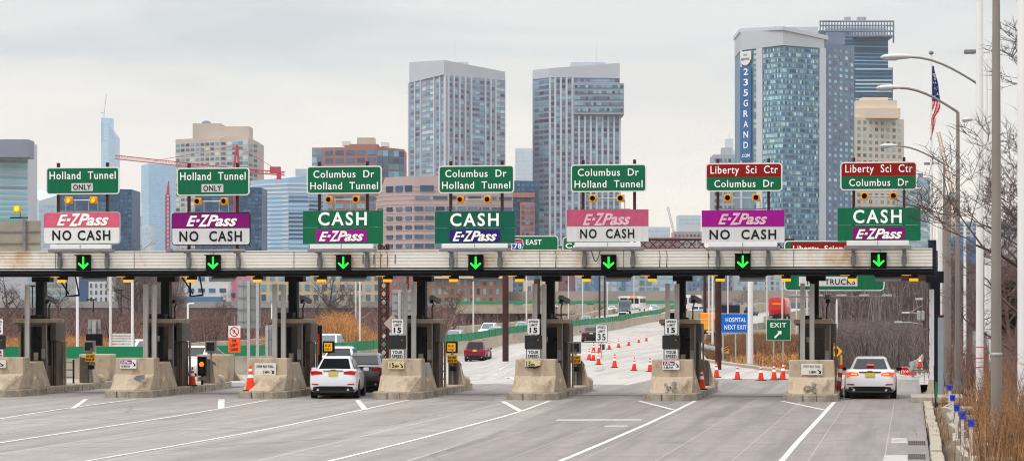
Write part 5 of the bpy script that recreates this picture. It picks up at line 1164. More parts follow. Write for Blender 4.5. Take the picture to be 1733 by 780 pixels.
# ================================================================ VEHICLES
def sec(hw, zb, zt, y, tum=.95):
    return [(0, y, zb), (hw * .86, y, zb), (hw * .98, y, zb + .10), (hw, y, zb + (zt - zb) * .5), (hw * .985, y, zb + (zt - zb) * .78), (hw * tum, y, zt - .04), (hw * (tum - .08), y, zt), (0, y, zt + .015)]
def full(h): return h + [(-x, y, z) for x, y, z in h[-2:0:-1]]
SPEC = {
 'sedan': dict(L=4.8, W=.93, st=[(-2.40, .76, .40, .86), (-2.34, .85, .30, .99), (-2.15, .905, .24, 1.05), (-1.6, .93, .22, 1.06), (-.8, .93, .21, .99), (.3, .93, .21, .97), (1.1, .925, .21, .95), (1.7, .91, .22, .87), (2.15, .85, .26, .77), (2.40, .66, .36, .62)],
               rb=-1.78, rt=-.86, ft=.30, fb=1.20, zb=1.0, zr=1.45, hb=.77, ht=.555, wy=(-1.42, 1.42), wr=.335),
 'hatch': dict(L=4.62, W=.88, st=[(-2.30, .74, .42, .90), (-2.25, .82, .30, 1.03), (-2.05, .865, .24, 1.07), (-1.5, .88, .22, 1.06), (-.8, .88, .21, .99), (.3, .88, .21, .97), (1.0, .87, .21, .95), (1.6, .85, .22, .88), (2.05, .80, .26, .78), (2.30, .62, .36, .62)],
               rb=-1.72, rt=-.92, ft=.28, fb=1.12, zb=.98, zr=1.46, hb=.725, ht=.51, wy=(-1.38, 1.38), wr=.325),
 'suv': dict(L=4.6, W=.91, st=[(-2.28, .78, .45, .92), (-2.24, .86, .36, .99), (-2.0, .90, .30, 1.01), (-1.4, .91, .28, 1.01), (-.6, .91, .27, 1.0), (.4, .91, .27, .99), (1.1, .90, .27, .98), (1.7, .88, .29, .94), (2.1, .82, .33, .88), (2.3, .66, .44, .72)],
             rb=-2.14, rt=-1.62, ft=.15, fb=1.0, zb=.98, zr=1.60, hb=.78, ht=.60, wy=(-1.36, 1.38), wr=.36),
}
def wheel(t, x, y, r, s):
    tw = .22
    p = MB().lathe([(r * .62, -tw / 2), (r * .94, -tw / 2), (r, -tw / 2 + .03), (r, tw / 2 - .03), (r * .94, tw / 2), (r * .62, tw / 2)], (0, 0, 0), 20, axis='X').build('wheel', m_tyre, t, loc=(x, y, r), smooth=40)
    xo = s * (tw / 2 - .02)
    rm = MB().lathe([(r * .63, 0), (r * .58, .02), (r * .15, .015)], (0, 0, 0), 16, axis='X')
    for v in range(len(rm.v)): rm.v[v] = (xo + s * rm.v[v][0], rm.v[v][1], rm.v[v][2])
    rm.build('rim', m_rim, p, smooth=40)
def car(kind, label, pt, loc, rz, cat='car', lit=False, plate=True, detail=True, glass=None, name=None, group=None, frontal=False, rails=False):
    s = SPEC[kind]; gl = glass or m_cgl
    t = thing(name or {'sedan': 'sedan_car', 'hatch': 'compact_car', 'suv': 'suv_car'}[kind], label, cat, loc, rz, group)
    MB().loft([full(sec(hw, zb, zt, y)) for y, hw, zb, zt in s['st']]).build('body', pt, t, smooth=38)
    MB().bx(-s['W'] * .80, s['W'] * .80, -s['L'] / 2 + .35, s['L'] / 2 - .4, .12, .32).build('added_shade_box', m_trim, t)  # dark box added under the body to deepen the shade below
    # greenhouse
    rb, rt, ft, fb, zb, zr, hb, ht = (s[k] for k in ('rb', 'rt', 'ft', 'fb', 'zb', 'zr', 'hb', 'ht'))
    def ring(f, dz=0):
        z = zb + (zr - zb) * f; yb = rb + (rt - rb) * f; yf = fb + (ft - fb) * f; h = hb + (ht - hb) * f
        return [(-h * .93, yb, z), (h * .93, yb, z), (h, yb + .16, z), (h, yf - .18, z), (h * .90, yf, z), (-h * .90, yf, z), (-h, yf - .18, z), (-h, yb + .16, z)]
    top = [(x * .86, rt + (y - rt) * .9 + .07 if True else y, zr + .045) for x, y, z in ring(1.0)]
    MB().loft([ring(-.12), ring(0), ring(.5), ring(.92), ring(1.0), top]).build('cabin', pt, t, smooth=45)
    def pane(f0, f1, u, side):     # glass a little proud of the cabin
        o = MB()
        def pt_(f, k):
            z = zb + (zr - zb) * f; h = hb + (ht - hb) * f
            return z, h, rb + (rt - rb) * f, fb + (ft - fb) * f
        q = []
        for f, k in ((f0, 0), (f0, 1), (f1, 1), (f1, 0)):
            z, h, yb, yf = pt_(f, k)
            if side == 'r': x = (-1, 1)[k] * h * u; y = yb - .012; q.append((x, y, z + .006))
            elif side == 'f': x = (-1, 1)[k] * h * u; y = yf + .012; q.append((x, y, z + .006))
            else:
                sg = 1 if side[0] == 'R' else -1; a0 = yb + .20; a1 = yf - .22; m_ = a0 + (a1 - a0) * u[0]; n_ = a0 + (a1 - a0) * u[1]
                q.append((sg * (h + .010), (m_, n_)[k], z))
        nv = [Vector(p) for p in q]; nrm = (nv[1] - nv[0]).cross(nv[3] - nv[0]).normalized() * .012
        o.add([tuple(p) for p in nv] + [tuple(p + nrm) for p in nv], [(0, 1, 2, 3), (7, 6, 5, 4), (0, 4, 5, 1), (1, 5, 6, 2), (2, 6, 7, 3), (3, 7, 4, 0)]); return o
    pane(.16 if kind != 'suv' else .08, .90, .84 if kind != 'suv' else .9, 'r').build('rear_window', gl, t); pane(.06, .92, .84, 'f').build('windscreen', gl, t)
    if detail or True:
        for sd in 'RL':
            pane(.12, .88, (0.0, .46), sd).build('side_window', gl, t); pane(.12, .88, (.50, 1.0), sd).build('side_window', gl, t)
    for y in s['wy']:
        for sg in (-1, 1):
            MB().lathe([(s['wr'] + .055, 0), (s['wr'] + .05, .03)], (sg * (s['W'] - .028), y, s['wr'] + .01), 20, axis='X').build('wheel_arch', m_trim, t)
            wheel(t, sg * (s['W'] - .115), y, s['wr'], sg)
    if not detail: return t
    yr = s['st'][0][0]; W = s['W']; z0 = s['st'][1][3]
    MB().loft([full([(0, yr - .02, .24), (W * .74, yr - .02, .24), (W * .84, yr + .02, .30), (W * .80, yr - .0, .44), (W * .5, yr - .025, .46), (0, yr - .025, .46)]), full([(0, yr + .25, .24), (W * .8, yr + .25, .24), (W * .9, yr + .25, .30), (W * .88, yr + .25, .44), (W * .6, yr + .25, .46), (0, yr + .25, .46)])]).build('lower_bumper', m_trim, t)
    for sg in (-1, 1):
        zc = z0 - .13
        tl = MB().slab([(sg * W * .42, zc), (sg * W * .90, zc - .04), (sg * W * .93, zc + .10), (sg * W * .72, zc + .12), (sg * W * .46, zc + .085)][::sg], yr - .015, yr + .22).build('tail_light', m_tail_on if lit else m_tail, t, bevel=.01)
        MB().slab([(sg * W * .48, zc + .02), (sg * W * .72, zc + .015), (sg * W * .72, zc + .07), (sg * W * .5, zc + .065)][::sg], yr - .022, yr - .013).build('lamp_core', m_tail_in if lit else m_tail, tl)
        MB().slab([(sg * W * .60, .50), (sg * W * .88, .52), (sg * W * .88, .56), (sg * W * .60, .55)][::sg], yr - .012, yr + .1).build('reflector', m_tail, t)
        MB().lathe([(.045, 0), (.04, .1)], (sg * W * .62, yr - .035, .33), 10, axis='Y').build('exhaust', m_chrome, t)
        MB().box((sg * (W + .09), s['fb'] - .42, zb + .02), (.2, .1, .13), 0).build('wing_mirror', pt if not lit else m_trim, t, bevel=.03)
        hl = s['st'][-1][0]
        MB().slab([(sg * W * .5, .62), (sg * W * .86, .66), (sg * W * .84, .74), (sg * W * .52, .70)][::sg], hl - .22, hl - .04).build('headlight', m_chrome, t)
    if plate:
        MB().bx(-.17, .17, yr - .03, yr + .02, z0 - .19, z0 - .04).build('number_plate', m_plate, t, bevel=.008)
    MB().bx(-W * .42, W * .42, yr - .012, yr + .1, z0 - .015, z0 + .005).build('boot_seam', m_trim, t)
    MB().bx(-.09, .09, yr - .012, yr + .05, z0 - .035 + .05, z0 + .045).build('badge', m_chrome, t, bevel=.01)
    if lit: MB().bx(-.13, .13, rb + .26, rb + .32, zb + .19, zb + .24).build('high_brake_light', m_tail_on, t)
    if kind == 'suv': 
        for sg in (-1, 1): MB().tube([(sg * ht * .9, rt + .1, zr + .09), (sg * ht * .9, ft - .1, zr + .09)], .02, 6).build('roof_rail', m_trim, t)
    return t
def at_road(px, d, dz=0): x, y = P(px, d); return (x, y, road_z(x, y) + dz)
def road_dir(px, d):            # heading of the median nearest to a spot
    x, y = P(px, d); b = min(range(len(MEDW) - 1), key=lambda k: (MEDW[k][0] - x) ** 2 + (MEDW[k][1] - y) ** 2)
    a_, c_ = MEDW[max(0, b - 1)], MEDW[min(len(MEDW) - 1, b + 2)]
    return math.atan2(c_[1] - a_[1], c_[0] - a_[0]) - R(90)
car('sedan', 'white sedan with lit brake lights in the last lane beside the kerb', p_white, (*P(1474, 92.6), 0), 0, lit=True)
car('hatch', 'white compact car with unlit red tail lights waiting in the third lane', p_white, (*P(573, 92.8), 0), R(8))
car('sedan', 'dark grey sedan half hidden beside the waiting white compact car', p_grey, (*P(622, 99.5), 0), R(6), plate=False)
car('hatch', 'white car with dark rear window just beyond the waiting compact car', p_white2, (*P(580, 116), 0), R(6), plate=False)
car('suv', 'dark red suv leaving the plaza towards the bend', p_red, at_road(809, 204), R(3))
car('sedan', 'blue-black sedan on the carriageway beside the 35 sign', p_navy, at_road(1000, 246), R(8))
car('suv', 'small white car far along our carriageway beside the green screen', p_white, at_road(1055, 395), R(2) + road_dir(1055, 395) * .5)
onc = [('suv', 'white suv coming towards the plaza beside the silver car', p_white, 827, 264), ('hatch', 'grey car close in front of the white oncoming suv', p_silver, 838, 248), ('sedan', 'silver car coming beyond the green screen, first in the line', p_silver, 770, 222), ('sedan', 'pale blue car peeping over the green screen beside the speed display', p_blue, 664, 196),
       ('suv', 'white car with wide windscreen behind the dark marker post, coming towards us', p_white2, 556, 176), ('sedan', 'pale silver car beside the base of the fifth booth column', p_silver, 992, 352), ('sedan', 'white car ahead of the dark van on the bend', p_white, 1036, 500), ('sedan', 'white car behind the silver car near the end of the green screen', p_white, 1106, 520), ('sedan', 'silver car under the tip of the green screen', p_silver, 1110, 490),
       ('hatch', 'white car on the far straight beside the fifth column', p_white, 934, 668), ('sedan', 'low silver car roof beside the speed limit sign of the middle island', p_silver, 885, 282), ('sedan', 'white car roof over the green screen behind the prohibition sign', p_white, 225, 152), ('sedan', 'pale car roof over the green screen beyond the third block', p_silver, 470, 158)]
for k, lab, pt, px, d in onc: car(k, lab, pt, at_road(px, d), road_dir(px, d) + math.pi, detail=False, glass=m_cgl2)
car('suv', 'white suv on the ramp beside the white box truck', p_white, at_road(1184, 470, .02), R(-20), detail=False)
car('suv', 'dark car on the ramp behind the hospital sign', p_navy, at_road(1271, 455, .02), R(-8), detail=False)
car('sedan', 'white car with windscreen half hidden behind the second booth', p_white, (*P(336, 118), 0), R(175), detail=False)
# vans, buses, lorries
def big(name, label, cat, loc, rz, wd, ln, ht, pt, front, gm=m_cgl, zb=.45, cab=None, stripe=None, sign=None, hazard=None):
    t = thing(name, label, cat, loc, rz)
    b = MB().bx(-wd / 2, wd / 2, -ln / 2, ln / 2, zb, ht).build('body', pt, t, bevel=.09, smooth=40)
    s = 1 if front else -1; y = s * (ln / 2 + .005)
    MB().bx(-wd * .44, wd * .44, min(y, y + s * .03), max(y, y + s * .03), zb + (ht - zb) * .42, zb + (ht - zb) * .84).build('windscreen', gm, t, bevel=.01)
    for sg in (-1, 1):
        MB().bx(min(sg * wd / 2, sg * (wd / 2 + .02)), max(sg * wd / 2, sg * (wd / 2 + .02)), -ln * .45, ln * .42, zb + (ht - zb) * .5, zb + (ht - zb) * .82).build('side_window', gm, t)
        MB().bx(sg * wd * .38 - .14, sg * wd * .38 + .14, min(y, y + s * .03), max(y, y + s * .03), zb + .22, zb + .42).build('lamp', m_chrome if front else m_tail, t)
        for yy in (-ln * .32, ln * .34): wheel(t, sg * (wd / 2 - .14), yy, .46, sg)
    MB().bx(-wd * .46, wd * .46, min(y, y + s * .05), max(y, y + s * .05), zb - .05, zb + .16).build('bumper', m_trim, t)
    if stripe: MB().bx(-wd / 2 - .012, wd / 2 + .012, -ln / 2 - .012, ln / 2 + .012, ht * .82, ht * .95).build('roof_band', stripe, t)
    if sign: MB().bx(-wd * .3, wd * .3, min(y, y + s * .05), max(y, y + s * .05), ht - .42, ht - .12).build('route_display', sign, t)
    return t
big('bus', 'white bus with an orange route display coming round the bend', 'bus', at_road(1078, 545), road_dir(1078, 545) + math.pi - .1, 2.55, 12, 3.2, p_white, True, sign=m_amber2)
big('bus', 'second white bus half hidden behind the bus with the orange display', 'bus', at_road(1056, 585), road_dir(1056, 585) + math.pi, 2.5, 11, 3.1, p_white2, True)
big('van', 'dark grey van coming towards the plaza before the buses', 'van', at_road(1058, 492), road_dir(1058, 492) + math.pi, 2.2, 6, 2.7, paint('steel_blue_van_paint', (.14, .18, .22), .3), True, m_cgl2)
big('box_truck', 'white box truck on the ramp beside the sixth column', 'truck', at_road(1166, 500, .02), R(-15), 2.5, 8, 3.6, p_white, False)
# red tanker
t = thing('tank_truck', 'bright red truck seen from behind on the raised ramp', 'truck', at_road(1319, 405, .02), R(-4))
MB().loft([[(x, y, z) for x, z in ((-1.3, 1.2), (1.3, 1.2), (1.34, 2.2), (1.34, 3.4), (1.1, 3.8), (.4, 3.88), (-.4, 3.88), (-1.1, 3.8), (-1.34, 3.4), (-1.34, 2.2))] for y in (-3.3, 3.2)]).build('tank', p_fire, t, bevel=.06, smooth=40)
MB().bx(-1.3, 1.3, -3.25, 3.2, .75, 1.18).build('chassis_box', m_trim, t, bevel=.05); MB().bx(-1.0, 1.0, -3.36, -3.29, 1.4, 1.9).build('tail_panel', m_tail, t); MB().bx(-1.25, 1.25, -3.45, -3.2, .5, 1.05).build('rear_bumper', m_trim, t); MB().bx(-1.2, 1.2, 3.4, 5.6, .8, 3.3).build('cab', p_fire, t, bevel=.1); MB().bx(-.7, .7, -3.36, -3.29, 2.7, 2.95).build('hazard_band', m_amber2, t)
for sg in (-1, 1):
    for y in (-2.4, -1.1, 4.4): wheel(t, sg * 1.05, y, .52, sg)
    MB().bx(sg * .95 - .12, sg * .95 + .12, -3.48, -3.44, .7, .9).build('tail_light', m_tail, t)
# orange attenuator vehicle behind the guardrail
t = thing('maintenance_truck', 'orange yellow maintenance truck with a striped board beside the rusty column', 'truck', at_road(1196, 262), R(-5))
MB().bx(-1.1, 1.1, -2, 2.4, .9, 2.1).build('body', p_orange, t, bevel=.06); MB().bx(-1.05, 1.05, 2.4, 3.8, .8, 2.7).build('cab', p_orange, t, bevel=.1); MB().bx(-1.1, 1.1, -2.1, -2, 1.0, 1.8).build('striped_board', m_yellow, t)
for sg in (-1, 1):
    for y in (-1.3, 2.8): wheel(t, sg * .9, y, .46, sg)
# ================================================================ CONES
def cone_proto(h=.72, label='', loc=(0, 0, 0)):
    t = thing('traffic_cone', label, 'traffic cone', loc, 0, 'orange traffic cones'); k = h / .72
    MB().prism([(-.18 * k, -.18 * k), (.18 * k, -.18 * k), (.18 * k, .18 * k), (-.18 * k, .18 * k)], 0, .035).build('base', m_rub, t, bevel=.01)
    r = lambda z: (.135 - .105 * z / .72)
    zs = [0, .12, .24, .36, .50, .58, .66, .72]
    MB().lathe([(r(0) * k, .035), (r(.70) * k, .70 * k), (r(.72) * .6 * k, .72 * k)], n=14).build('body', m_cone, t, smooth=40)
    MB().lathe([(r(.36) * k + .004, .37 * k), (r(.52) * k + .004, .50 * k)], n=14).build('reflective_band', m_let, t, smooth=40); MB().lathe([(r(.56) * k + .004, .56 * k), (r(.63) * k + .004, .62 * k)], n=14).build('reflective_band', m_let, t, smooth=40)
    return t
c0 = cone_proto(.93, 'tall orange cone with two white bands standing on the nose of a toll island', (IX[2] - .42, YI - .28, .262))
def cone_at(px, py, label, proto, z=None):
    # the ground under a pixel: walk out until the road surface meets the sight line
    d = 60.0
    while d < 420:
        x, y = P(px, d); z_ = road_z(x, y)
        if Zp(py, d) <= z_: break
        d += .5
    o = dup(proto, label, (x, y, z_)); s_ = random.uniform(.93, 1.05); o.scale = (s_, s_, s_); o.rotation_euler = (random.gauss(0, .025), random.gauss(0, .025), random.uniform(0, 1.5)); return o
c1 = cone_proto(.74, 'orange cone standing by itself on the bare paving before the middle booths', (0, 0, 0)); first = True
cl = [(1001, 609, 'hindmost cone in the tight group of five beside the 35 sign'), (1013, 617, 'front cone of the tight group of five beside the 35 sign'), (1004, 610, 'left cone of the tight group beside the 35 sign'), (1004.5, 596, 'upper cone behind the tight group beside the 35 sign'), (1014, 596, 'cone behind the small dark box, in the tight group'),
      (1031, 591, 'first cone of the receding line beyond the 35 sign'), (1047, 588, 'second cone of the receding line'), (1064, 585, 'third cone of the receding line'), (1081, 580, 'fourth cone of the receding line, before the speed limit sign'), (1094, 577, 'last cone of the receding line beside the speed limit sign'),
      (1040, 622, 'lone cone in the front line, between the group of five and the white banded pair'), (1073, 627, 'cone in the front line before the fifth island'), (1100, 629, 'cone half behind the purple plaque block'),
      (1213, 639, 'first cone of the row across the exit gore'), (1248, 642, 'second cone of the row across the exit gore'), (1288, 644, 'third cone of the exit gore row, below the exit sign'), (1310, 643, 'fourth cone of the exit gore row'), (1324.5, 642, 'last cone of the exit gore row, against the crash block')]
cl[0] = (997, 609, cl[0][2])
for k, (px, py, lab) in enumerate(cl):
    o = cone_at(px, py, lab, c1)
bpy.data.objects.remove(kids(c1)[0]) if False else None
def wipe(o):
    for ch in list(o.children): wipe(ch)
    bpy.data.objects.remove(o)
def cone_on(i, x, y, lab, z=.262): 
    return dup(c1, lab, (IX[i] + x, YI + y, z), .3)
cone_on(1, .86, 5.2, 'cone wedged beside the second toll booth'); cone_on(2, .86, 5.4, 'cone wedged behind the third booth and the waiting compact car'); cone_on(5, .78, 4.0, 'cone wedged beside the sixth toll booth'); 
wipe(c1)
t = thing('channelizer_drum', 'tall orange and white striped channelizer leaning by the last booth', 'channelizer', (IX[6] + .86, YI + 4.0, .05)); t.rotation_euler = (0, R(4), 0)
MB().lathe([(.09, 0), (.08, 1.1), (.05, 1.15)], n=12).build('tube', m_cone, t, smooth=40); MB().lathe([(.18, -.03), (.18, .04)], n=12).build('base', m_rub, t)
for z in (.55, .85): MB().lathe([(.087, z), (.084, z + .14)], n=12).build('reflective_band', m_let, t, smooth=40)
MB().bx(-.2, .2, -.15, .15, 0, .45).build('dark_box', m_screen, loc=at_road(1019, 205)) and tag(bpy.data.objects['dark_box'], 'small dark box standing among the group of five cones', 'box')
# ================================================================ SIGNS BEYOND THE PLAZA
def posted(name, label, px, py0, py1, hw_px, d, mat, border=None, posts=(0,), zb=None, pm_=None, round_=.05, lines=(), cat='road sign', back=False, pr=.05):
    x, y = P(px, d); zg = road_z(x, y) - .6 if zb is None else zb
    t = thing(name, label, cat, (x, y, zg), TH * .6)
    s = d / F; hw = hw_px * s; z0 = Zp(py1, d) - zg; z1 = Zp(py0, d) - zg
    for p in posts: MB().tube([(p * s, .07, 0), (p * s, .07, z1 - .05 if not back else z1)], pr, 7).build('post', pm_ or m_galv, t, smooth=40)
    if border: MB().slab(rrect(-hw, hw, z0, z1, round_), 0, .03).build('sign_border', border, t); bw = .03 * max(1, hw); MB().slab(rrect(-hw + bw, hw - bw, z0 + bw, z1 - bw, max(.005, round_ - bw)), -.008, .002).build('sign_panel', mat, t)
    else: MB().slab(rrect(-hw, hw, z0, z1, round_), 0, .03).build('sign_panel', mat, t)
    for (s_, a, b, zz, h, m) in lines: text(t, s_, -hw + 2 * hw * a, -hw + 2 * hw * b, z0 + (z1 - z0) * zz, (z1 - z0) * h, -.010, m, .015)
    return t, hw, z0, z1
t, hw, z0, z1 = posted('hospital_sign', 'blue hospital next exit sign on three posts', 1245, 530, 563, 25.5, 158, m_blue, m_white, (-21, 0, 19), lines=(('HOSPITAL', .17, .84, .56, .22, m_let), ('NEXT EXIT', .13, .86, .18, .22, m_let)))
t, hw, z0, z1 = posted('exit_sign', 'green exit sign with a white diagonal arrow', 1317.5, 540, 576, 20.5, 150, m_green, m_white, (-8, 8), lines=(('EXIT', .17, .82, .62, .22, m_let),))
a = .085 * hw / .4; cx_, cz_ = -.02, z0 + (z1 - z0) * .30
e_ = Vector((.71, .71)); n_ = Vector((-.71, .71)); L1 = hw * .42
pt = lambda u, v: tuple(Vector((cx_, cz_)) + e_ * u + n_ * v)
ar = MB(); ar.slab([pt(-L1, -.055), pt(L1 * .3, -.055), pt(L1 * .3, .055), pt(-L1, .055)], -.014, -.007); ar.slab([pt(L1 * .3, -.16), pt(L1 * .95, 0), pt(L1 * .3, .16)], -.015, -.006); ar.build('arrow', m_let, t)
posted('speed_sign', 'white speed limit 35 sign standing before the blue-black sedan', 1018, 549, 579, 10.2, 170, m_white, m_letk, (0,), lines=(('SPEED', .16, .84, .78, .14, m_letk), ('LIMIT', .2, .8, .56, .14, m_letk), ('35', .16, .84, .12, .36, m_letk)))
# overhead signs behind the canopy
d = 132; x, y = P(1412, d); z0 = Zp(492, d)
t = thing('overhead_sign', 'large green overhead exit sign with brown and white no-trucks panels, behind the canopy', 'road sign', (x, y, z0), TH); s = d / F
hw = 85 * s; hh = 85 * s
MB().slab(rrect(-hw, hw, 0, hh, .22), 0, .06).build('sign_border', m_white, t); MB().slab(rrect(-hw + .06, hw - .06, .06, hh - .06, .17), -.01, .002).build('sign_panel', m_green, t)
MB().bx((1338 - 1412) * s, (1476 - 1412) * s, -.02, -.011, (492 - 426) * s + .02, (492 - 411) * s + .02).build('brown_panel', m_red, t); text(t, 'Liberty  Science  Ctr', (1342 - 1412) * s, (1472 - 1412) * s, (492 - 424.5) * s + .0, 9 * s, -.021, m_let, .02)
MB().bx((1352 - 1412) * s, (1451 - 1412) * s, -.02, -.011, (492 - 484) * s, (492 - 468) * s).build('white_panel', m_grey_s, t); text(t, 'NO  TRUCKS', (1366 - 1412) * s, (1447 - 1412) * s, (492 - 481.5) * s, 9.5 * s, -.021, m_letk, .015)
MB().tube([(-hw, -.8, -10 * s), (hw + 2 * s, -.8, -10 * s)], .03, 6).build('light_rail', m_galv_d, t)
for k in range(5): MB().box((-hw + .5 + k * 1.2, -.8, -7.5 * s), (.5, .2, .1)).build('sign_lamp', m_galv, t)
for k in range(6): MB().tube([(-hw + .2 + k * 1.0, -.8, -10 * s), (-hw + .2 + k * 1.0, .06, .1)], .02, 5).build('lamp_arm', m_galv_d, t)
x, y = P(1412, d + .8)
t = thing('sign_gantry', 'dark steel truss gantry behind the canopy holding the no-trucks sign', 'gantry', (x, y, 0), TH)
tr = MB(); lattice(tr, (-(1412 - 1080) * s, .6, Zp(412, d)), ((1345 - 1412) * s, .6, Zp(412, d)), .5, 16, r=.045); tr.build('truss', m_brown, t)
MB().bx((1495 - 1412) * s, (1580 - 1412) * s, .5, .7, Zp(475, d), Zp(465, d)).build('arm_beam', m_brown, t)
MB().tube([((1582 - 1412) * s, .6, -.2), ((1582 - 1412) * s, .6, Zp(405, d))], .22, 10).build('column', m_navy, t, smooth=40)
MB().tube([((1216 - 1412) * s, .6, -.2), ((1216 - 1412) * s, .6, Zp(405, d))], .17, 10).build('column', m_brown, t, smooth=40)
d = 175; s = d / F; x, y = P(905, d); zz0 = Zp(438, d)
t = thing('overhead_sign', 'green interstate east overhead sign with a route shield, behind the canopy', 'road sign', (x, y, zz0), TH); hw = 40 * s; hh = 39 * s
MB().slab(rrect(-hw, hw, 0, hh, .25), 0, .06).build('sign_border', m_white, t); MB().slab(rrect(-hw + .06, hw - .06, .06, hh - .06, .2), -.01, .002).build('sign_panel', m_green, t)
text(t, 'EAST', -.62, .48, (438 - 414) * s, 8.5 * s, -.011, m_let, .02)
sh = [(-.34, .62), (0, .70), (.34, .62), (.40, .30), (.30, -.02), (0, -.2), (-.30, -.02), (-.40, .30)]
ox, oz = (876 - 905) * s, (438 - 421) * s
MB().slab([(ox + a * 1.08, oz - .02 + b * 1.06) for a, b in sh][::-1], -.02, -.011).build('shield_border', m_white, t); MB().slab([(ox + a, oz + b) for a, b in sh if b < .5][::-1] + [(ox + .36, oz + .46), (ox - .36, oz + .46)][::-1], -.026, -.0205).build('shield', M('interstate_blue', (.02, .10, .42), .5, var=.05), t)
MB().slab([(ox - .36, oz + .48), (ox + .36, oz + .48), (ox + .34, oz + .62), (ox, oz + .68), (ox - .34, oz + .62)], -.026, -.0205).build('shield_top', m_tail, t); text(t, '78', ox - .26, ox + .26, oz + .02, .36, -.027, m_let, .02)
x, y = P(1010, d)
t = thing('overhead_sign', 'green overhead sign mostly hidden behind the fifth lane sign light', 'road sign', (x, y, zz0), TH); hw = 58 * s
MB().slab(rrect(-hw, hw, 0, 37 * s, .25), 0, .06).build('sign_border', m_white, t); MB().slab(rrect(-hw + .06, hw - .06, .06, 37 * s - .06, .2), -.01, .002).build('sign_panel', m_green, t)
text(t, 'Columbus Dr', (957 - 1010) * s, (1062 - 1010) * s, (438 - 420) * s, 8.5 * s, -.011, m_let, .02)
t = thing('sign_gantry', 'brown truss gantry between maroon columns behind the fourth and fifth lanes', 'gantry', (*P(950, d + 1), road_z(*P(950, d)) - .3), TH); zg = t.location.z
tr = MB(); lattice(tr, ((855 - 950) * s, .6, Zp(424, d) - zg), ((1066 - 950) * s, .6, Zp(424, d) - zg), .6, 16, r=.04); tr.build('truss', m_brown, t)
MB().tube([((855 - 950) * s, .6, 0), ((855 - 950) * s, .6, Zp(412, d) - zg)], .22, 12).build('column', m_brown, t, smooth=40)
tr = MB(); lattice(tr, ((647 - 950) * s, .6, 0), ((647 - 950) * s, .6, Zp(412, d) - zg), .55, 14, r=.1); tr.build('lattice_column', m_brown, t)
t = thing('gantry_column', 'maroon steel column behind the post of the middle booth', 'column', (*P(909, 230), -1)); MB().tube([(0, 0, 0), (0, 0, Zp(472, 230) + 1)], .3, 10).build('column', m_brown, t, smooth=40)
t = thing('gantry_column', 'thin dark pair of columns between the buses and the fifth arrow', 'column', (*P(1019, 430), 0))
for k in (-.45, .45): MB().tube([(k, 0, 0), (k, 0, Zp(440, 430))], .16, 8).build('column', m_brown, t, smooth=40)
for px, dd, lab in ((1155, 420, 'dark column behind the sixth canopy column'), (1193, 300, 'dark maroon column among the pale lamp posts behind the sixth booth'), (690, 420, 'slim maroon column behind the fourth booth posts')):
    t = thing('gantry_column', lab, 'column', (*P(px, dd), -.5)); MB().tube([(0, 0, 0), (0, 0, Zp(440, dd) + .5)], .2, 8).build('column', m_brown, t, smooth=40)
# grey sign backs
def back(label, px0, px1, py0, py1, d, posts, zb=-1.2, n=3, name='reverse_sign', dia=True):
    c = (px0 + px1) / 2; s = d / F; x, y = P(c, d); hw = (px1 - px0) / 2 * s
    t = thing(name, label, 'road sign', (x, y, zb), TH); z0 = Zp(py1, d) - zb; z1 = Zp(py0, d) - zb
    MB().slab(rrect(-hw, hw, z0, z1, .06), 0, .04).build('back_panel', m_galv_d2, t)
    for k in range(n): z = z0 + (z1 - z0) * (k + .5) / n; MB().bx(-hw * .97, hw * .97, -.05, 0, z, z + .05).build('stiffener', m_galv_d, t)
    for k in range(1, 4): MB().bx(-hw + 2 * hw * k / 4 - .012, -hw + 2 * hw * k / 4 + .012, -.012, 0, z0 + .02, z1 - .02).build('panel_seam', m_galv_d, t)
    for p in posts: MB().bx((p - c) * s - .08, (p - c) * s + .08, -.2, -.05, 0, z1 - .05).build('post', m_galv, t)
    return t
m_galv_d2 = M('grey_sign_back_panel', (.30, .305, .31), .5, .3, var=.1, scale=1)
back('large grey sign back on two posts before the brush, beyond the prohibition sign', 402, 441, 474, 555, 138, (421, 436), n=4); back('grey sign back behind the fourth booth posts', 664, 708, 490, 533, 150, (676, 700))
back('small grey sign back low in the brush beside the third booth', 449, 470, 550, 600, 150, (452,), n=1); back('small pair of grey plates on a post behind the first booth', 149, 170, 540, 576, 112, (160,), zb=.2, n=1)
t = thing('display', 'black rear of a speed display on a post behind the first booth', 'display', (*P(159, 111.5), .25), TH); MB().bx(-.36, .36, 0, .2, Zp(585, 111) - .25, Zp(565, 111) - .25).build('display_box', m_blackm, t, bevel=.02); MB().tube([(0, .1, 0), (0, .1, Zp(580, 111) - .25)], .06, 8).build('post', m_galv, t)
d = 150; s = d / F; c = 664; x, y = P(c, d); t = thing('reverse_diamond_sign', 'diamond shaped back of a warning sign beside the maroon lattice column', 'road sign', (x, y, -.8), TH); zc = Zp(547, d) + .8; r_ = 15 * s
MB().slab([(0, zc - r_), (r_, zc), (0, zc + r_), (-r_, zc)], 0, .03).build('back_panel', M('tan_sign_back', (.36, .30, .22), .6, var=.1), t); MB().tube([(0, -.04, 0), (0, -.04, zc + r_ * .7)], .05, 7).build('post', m_galv, t)
t = thing('slat_screen', 'pale grey slatted screen fence standing in the reeds behind the first lane', 'fence', (*P(209, 150), -.8), TH); s = 150 / F
for k in range(8): MB().bx(-19 * s, 18 * s, 0, .06, Zp(600, 150) + .8 + k * .165, Zp(600, 150) + .8 + k * .165 + .12).build('slat', m_galv_p, t)
for px in (192, 208, 226): MB().bx((px - 209) * s - .05, (px - 209) * s + .05, .06, .14, 0, Zp(562, 150) + .8).build('post', m_galv_d, t)
